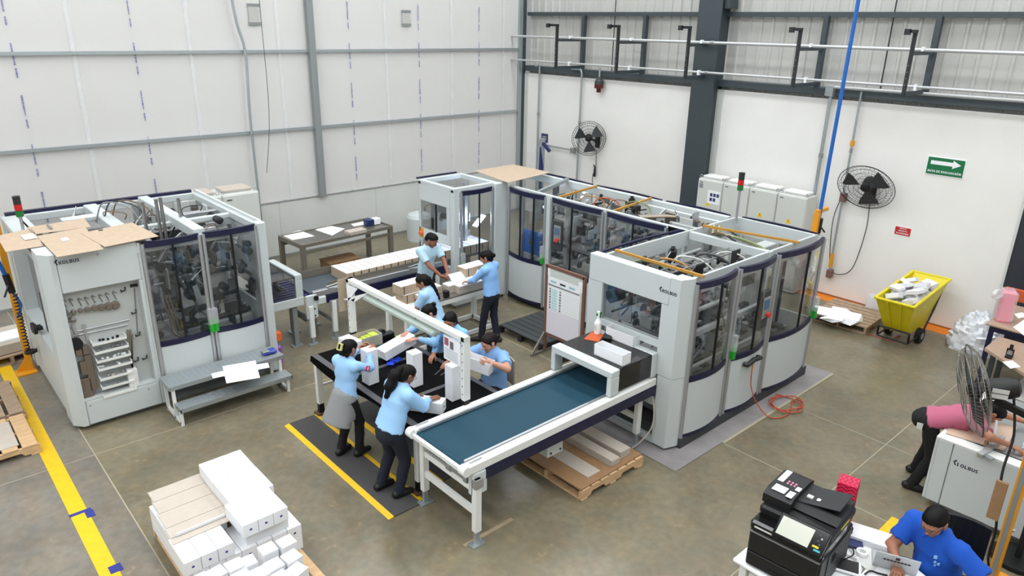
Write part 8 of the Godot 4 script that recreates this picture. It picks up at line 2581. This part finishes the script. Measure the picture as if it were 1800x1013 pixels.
func people():
	var logo := mat(Color(0.55, 0.75, 0.92), 0.7)
	var lb := Color(0.56, 0.74, 0.91)
	var tan := Color(0.66, 0.45, 0.34)
	var brown := Color(0.56, 0.37, 0.28)
	var fair := Color(0.78, 0.57, 0.47)
	# woman with grey jacket round her waist, left of the black table
	person("woman in light blue with grey jacket tied round her waist and hair clip", {"at": Vector3(3.60, 0, -6.86), "face": Vector3(1, 0, -0.25), "lean": 0.10, "scale": 0.941, "fat": 0.94, "hands": [Vector3(3.98, 1.27, -7.14), Vector3(4.00, 1.29, -6.96)], "hand_dirs": [Vector3(1, 0.3, 0), Vector3(1, 0.2, 0.0)], "palms": [Vector3(0, -0.3, 1), Vector3(0, -1, -0.4)], "grips": ["grip", "relax"], "feet": [Vector3(3.56, 0.017, -7.0), Vector3(3.72, 0.017, -6.83)], "hair": "clip", "shirt": Color(0.60, 0.77, 0.93), "long": true, "skin": tan, "head_pitch": 0.42, "head_yaw": 0.0, "apron": true, "patch": 1, "trousers": Color(0.05, 0.05, 0.07), "elbows": [Vector3(0.5, -0.8, 0.0), Vector3(-0.6, -0.8, 0.1)]})
	# woman with curly ponytail
	person("woman in light blue with thick curly ponytail reaching for a lying box", {"at": Vector3(3.62, 0, -5.93), "face": Vector3(1, 0, 0.05), "lean": 0.34, "scale": 0.960, "fat": 1.22, "hands": [Vector3(4.02, 1.02, -6.12), Vector3(4.12, 1.04, -5.90)], "hand_dirs": [Vector3(1, -0.2, 0.2), Vector3(1, 0, 0.25)], "palms": [Vector3(0, -0.4, 1), Vector3(0, -1, 0)], "grips": ["relax", "flat"], "feet": [Vector3(3.55, 0.017, -6.08), Vector3(3.63, 0.017, -5.82)], "hair": "curly", "shirt": Color(0.60, 0.77, 0.93), "long": true, "skin": brown, "head_pitch": 0.55, "head_yaw": 0.0, "glasses": true, "trousers": Color(0.08, 0.10, 0.165), "badges": [[-0.17, -0.1, 0.03, 0.05, M.cab, "id_card"], [-0.165, 0.0, 0.03, 0.025, M.paper, "badge_reel"]], "elbows": [Vector3(0.6, -0.8, -0.2), Vector3(-0.8, -0.7, -0.1)]})
	# across the table: bun, parted hair, seated
	person("woman in light blue with hair bun tilting a white box across the table", {"at": Vector3(5.33, 0, -7.28), "face": Vector3(-1, 0, -0.1), "lean": 0.30, "scale": 0.931, "fat": 1.1, "hands": [Vector3(4.86, 1.12, -7.2), Vector3(4.88, 1.13, -7.44)], "hand_dirs": [Vector3(-1, 0, 0), Vector3(-1, 0, 0.3)], "palms": [Vector3(0, -1, 0), Vector3(0, -1, 0)], "grips": ["flat", "flat"], "feet": [Vector3(5.36, 0, -7.16), Vector3(5.36, 0, -7.4)], "hair": "bun", "shirt": lb, "long": true, "skin": fair, "head_pitch": 0.55, "head_yaw": -0.2, "glasses": true, "elbows": [Vector3(0.8, -0.6, -0.1), Vector3(-0.8, -0.6, -0.1)]})
	person("woman in light blue with middle-parted dark hair and glasses looking down", {"at": Vector3(5.30, 0, -6.90), "face": Vector3(-1, 0, 0.22), "lean": 0.2, "scale": 0.931, "fat": 0.98, "hands": [Vector3(5.0, 0.93, -6.72), Vector3(4.97, 0.95, -6.98)], "hand_dirs": [Vector3(-1, -0.4, 0.4), Vector3(-1, -0.5, 0.2)], "grips": ["relax", "relax"], "feet": [Vector3(5.4, 0, -6.74), Vector3(5.4, 0, -6.96)], "hair": "parted", "shirt": Color(0.53, 0.76, 0.93), "long": true, "skin": tan, "head_pitch": 0.38, "head_yaw": 0.25, "glasses": true, "collar_mat": mat(Color(0.16, 0.20, 0.34), 0.8)})
	person("seated woman in short-sleeved blue polo holding an open white tray", {"at": Vector3(5.48, 0, -6.36), "face": Vector3(-1, 0, 0.12), "pelvis": 0.62, "lean": 0.10, "scale": 1.0, "fat": 1.2, "hands": [Vector3(5.12, 1.14, -6.02), Vector3(5.08, 1.13, -6.42)], "hand_dirs": [Vector3(-1, 0, -0.3), Vector3(-1, 0, 0.5)], "palms": [Vector3(0, 0, -1), Vector3(0, 0, 1)], "grips": ["grip", "grip"], "feet": [Vector3(5.02, 0, -6.22), Vector3(5.02, 0, -6.5)], "knee": Vector3(0, 1, 0.6), "hair": "lowbun", "hair_color": Color(0.10, 0.065, 0.055), "shirt": Color(0.50, 0.66, 0.85), "long": false, "skin": fair, "head_pitch": 0.4, "head_yaw": -0.15, "badges": [[0.06, 0.34, 0.125, 0.02, M.navy, "shirt_emblem"]], "elbows": [Vector3(0.9, -0.4, -0.2), Vector3(-0.8, -0.6, -0.2)]})
	# at the carton table
	person("woman in pale blue polo with long braid at the carton table", {"at": Vector3(5.82, 0, -8.10), "face": Vector3(-0.5, 0, -0.87), "lean": 0.30, "scale": 0.950, "fat": 1.06, "hands": [Vector3(5.64, 0.96, -8.42), Vector3(5.92, 1.0, -8.66)], "hand_dirs": [Vector3(-0.2, 0, -1), Vector3(0.3, -0.2, -1)], "grips": ["relax", "relax"], "feet": [Vector3(5.72, 0, -8.02), Vector3(5.92, 0, -8.12)], "hair": "braid", "shirt": Color(0.64, 0.79, 0.92), "skin": tan, "head_pitch": 0.45, "head_yaw": 0.3, "elbows": [Vector3(0.9, -0.3, -0.3), Vector3(-0.9, -0.3, -0.3)]})
	person("man in pale grey-blue T-shirt with short hair and beard behind the carton table", {"at": Vector3(6.84, 0, -9.80), "face": Vector3(0.12, 0, 1), "lean": 0.20, "scale": 1.018, "fat": 1.0, "man": true, "hands": [Vector3(6.98, 0.97, -9.32), Vector3(6.86, 0.95, -9.34)], "hand_dirs": [Vector3(-0.6, -0.3, 0.6), Vector3(0.8, -0.1, 0.5)], "grips": ["grip", "grip"], "feet": [Vector3(6.96, 0, -9.82), Vector3(6.72, 0, -9.82)], "hair": "short", "beard": true, "shirt": Color(0.70, 0.82, 0.88), "collar": false, "skin": brown, "head_pitch": 0.55, "head_yaw": 0.35, "trousers": Color(0.07, 0.08, 0.12), "elbows": [Vector3(1, -0.2, -0.2), Vector3(-1, -0.2, -0.2)]})
	person("woman in blue sweatshirt and dark jeans standing at the carton table's end", {"at": Vector3(7.16, 0, -8.40), "face": Vector3(-0.35, 0, -1), "lean": 0.10, "scale": 0.960, "fat": 1.04, "hands": [Vector3(6.98, 1.0, -8.78), Vector3(7.28, 1.02, -8.84)], "hand_dirs": [Vector3(-0.3, 0, -1), Vector3(0, 0, -1)], "grips": ["relax", "relax"], "feet": [Vector3(7.04, 0, -8.52), Vector3(7.25, 0, -8.34)], "toes": [Vector3(0.5, 0, 1), Vector3(-0.1, 0, 1)], "hair": "lowbun", "shirt": Color(0.54, 0.73, 0.94), "long": true, "collar": false, "skin": tan, "head_pitch": 0.45, "head_yaw": 0.35, "trousers": Color(0.08, 0.10, 0.165), "badges": [[0.02, 0.0, -0.115, 0.04, M.alu_dull, "belt_tag"], [-0.03, 0.0, -0.115, 0.035, M.cab, "belt_tag"]], "elbows": [Vector3(0.8, -0.5, -0.2), Vector3(-0.8, -0.6, -0.2)]})
	# at the desk
	person("man in royal blue polo with glasses typing at the desk", {"at": Vector3(6.15, 0, -1.22), "face": Vector3(-0.9, 0, -0.34), "pelvis": 0.58, "lean": 0.26, "scale": 1.06, "fat": 1.2, "man": true, "hands": [Vector3(5.86, 0.79, -1.04), Vector3(5.74, 0.78, -1.42)], "hand_dirs": [Vector3(-1, -0.1, -0.4), Vector3(-1, -0.1, 0.1)], "grips": ["relax", "relax"], "feet": [Vector3(5.95, 0, -1.0), Vector3(5.9, 0, -1.3)], "knee": Vector3(0, 1, 0.6), "hair": "short", "shirt": Color(0.03, 0.30, 0.70), "skin": Color(0.64, 0.43, 0.33), "head_pitch": 0.55, "head_yaw": 0.2, "glasses": true, "badges": [[0.085, 0.345, 0.118, 0.03, logo, "shirt_emblem"], [0.060, 0.300, 0.125, 0.02, logo, "emblem_lettering"], [0.085, 0.296, 0.124, 0.02, logo, "emblem_lettering"], [0.110, 0.292, 0.118, 0.02, logo, "emblem_lettering"], [0.085, 0.262, 0.126, 0.016, logo, "emblem_lettering"]], "elbows": [Vector3(0.8, -0.5, -0.3), Vector3(-0.9, -0.4, -0.3)]})
	# bending over the low machine
	person("person in pink T-shirt and black trousers bending over the low machine", {"at": Vector3(8.36, 0, -2.10), "face": Vector3(0.35, 0, 1), "pelvis": 0.90, "lean": 1.18, "scale": 1.0, "fat": 1.05, "hands": [Vector3(8.95, 0.97, -1.36), Vector3(8.30, 0.95, -1.32)], "hand_dirs": [Vector3(0.3, 0, 1), Vector3(0.1, -0.2, 1)], "grips": ["relax", "relax"], "feet": [Vector3(8.62, 0, -2.22), Vector3(8.24, 0, -2.12)], "hair": "lowbun", "shirt": Color(0.70, 0.37, 0.47), "collar": false, "skin": tan, "head_pitch": 0.9, "trousers": Color(0.03, 0.03, 0.035), "badges": [[-0.17, -0.12, 0.0, 0.06, M.cab, "id_card"], [-0.17, -0.02, 0.0, 0.03, M.paper, "badge_reel"]], "elbows": [Vector3(0.9, -0.1, 0.2), Vector3(-0.9, 0.0, 0.2)]})

func _ready():
	materials()
	surroundings()
	hall()
	fittings()
	machine_a()
	machine_b()
	machine_c()
	conveyor_c()
	conveyor_back()
	middle()
	left_goods()
	box_pallet()
	right_goods()
	alcove_tools()
	people()
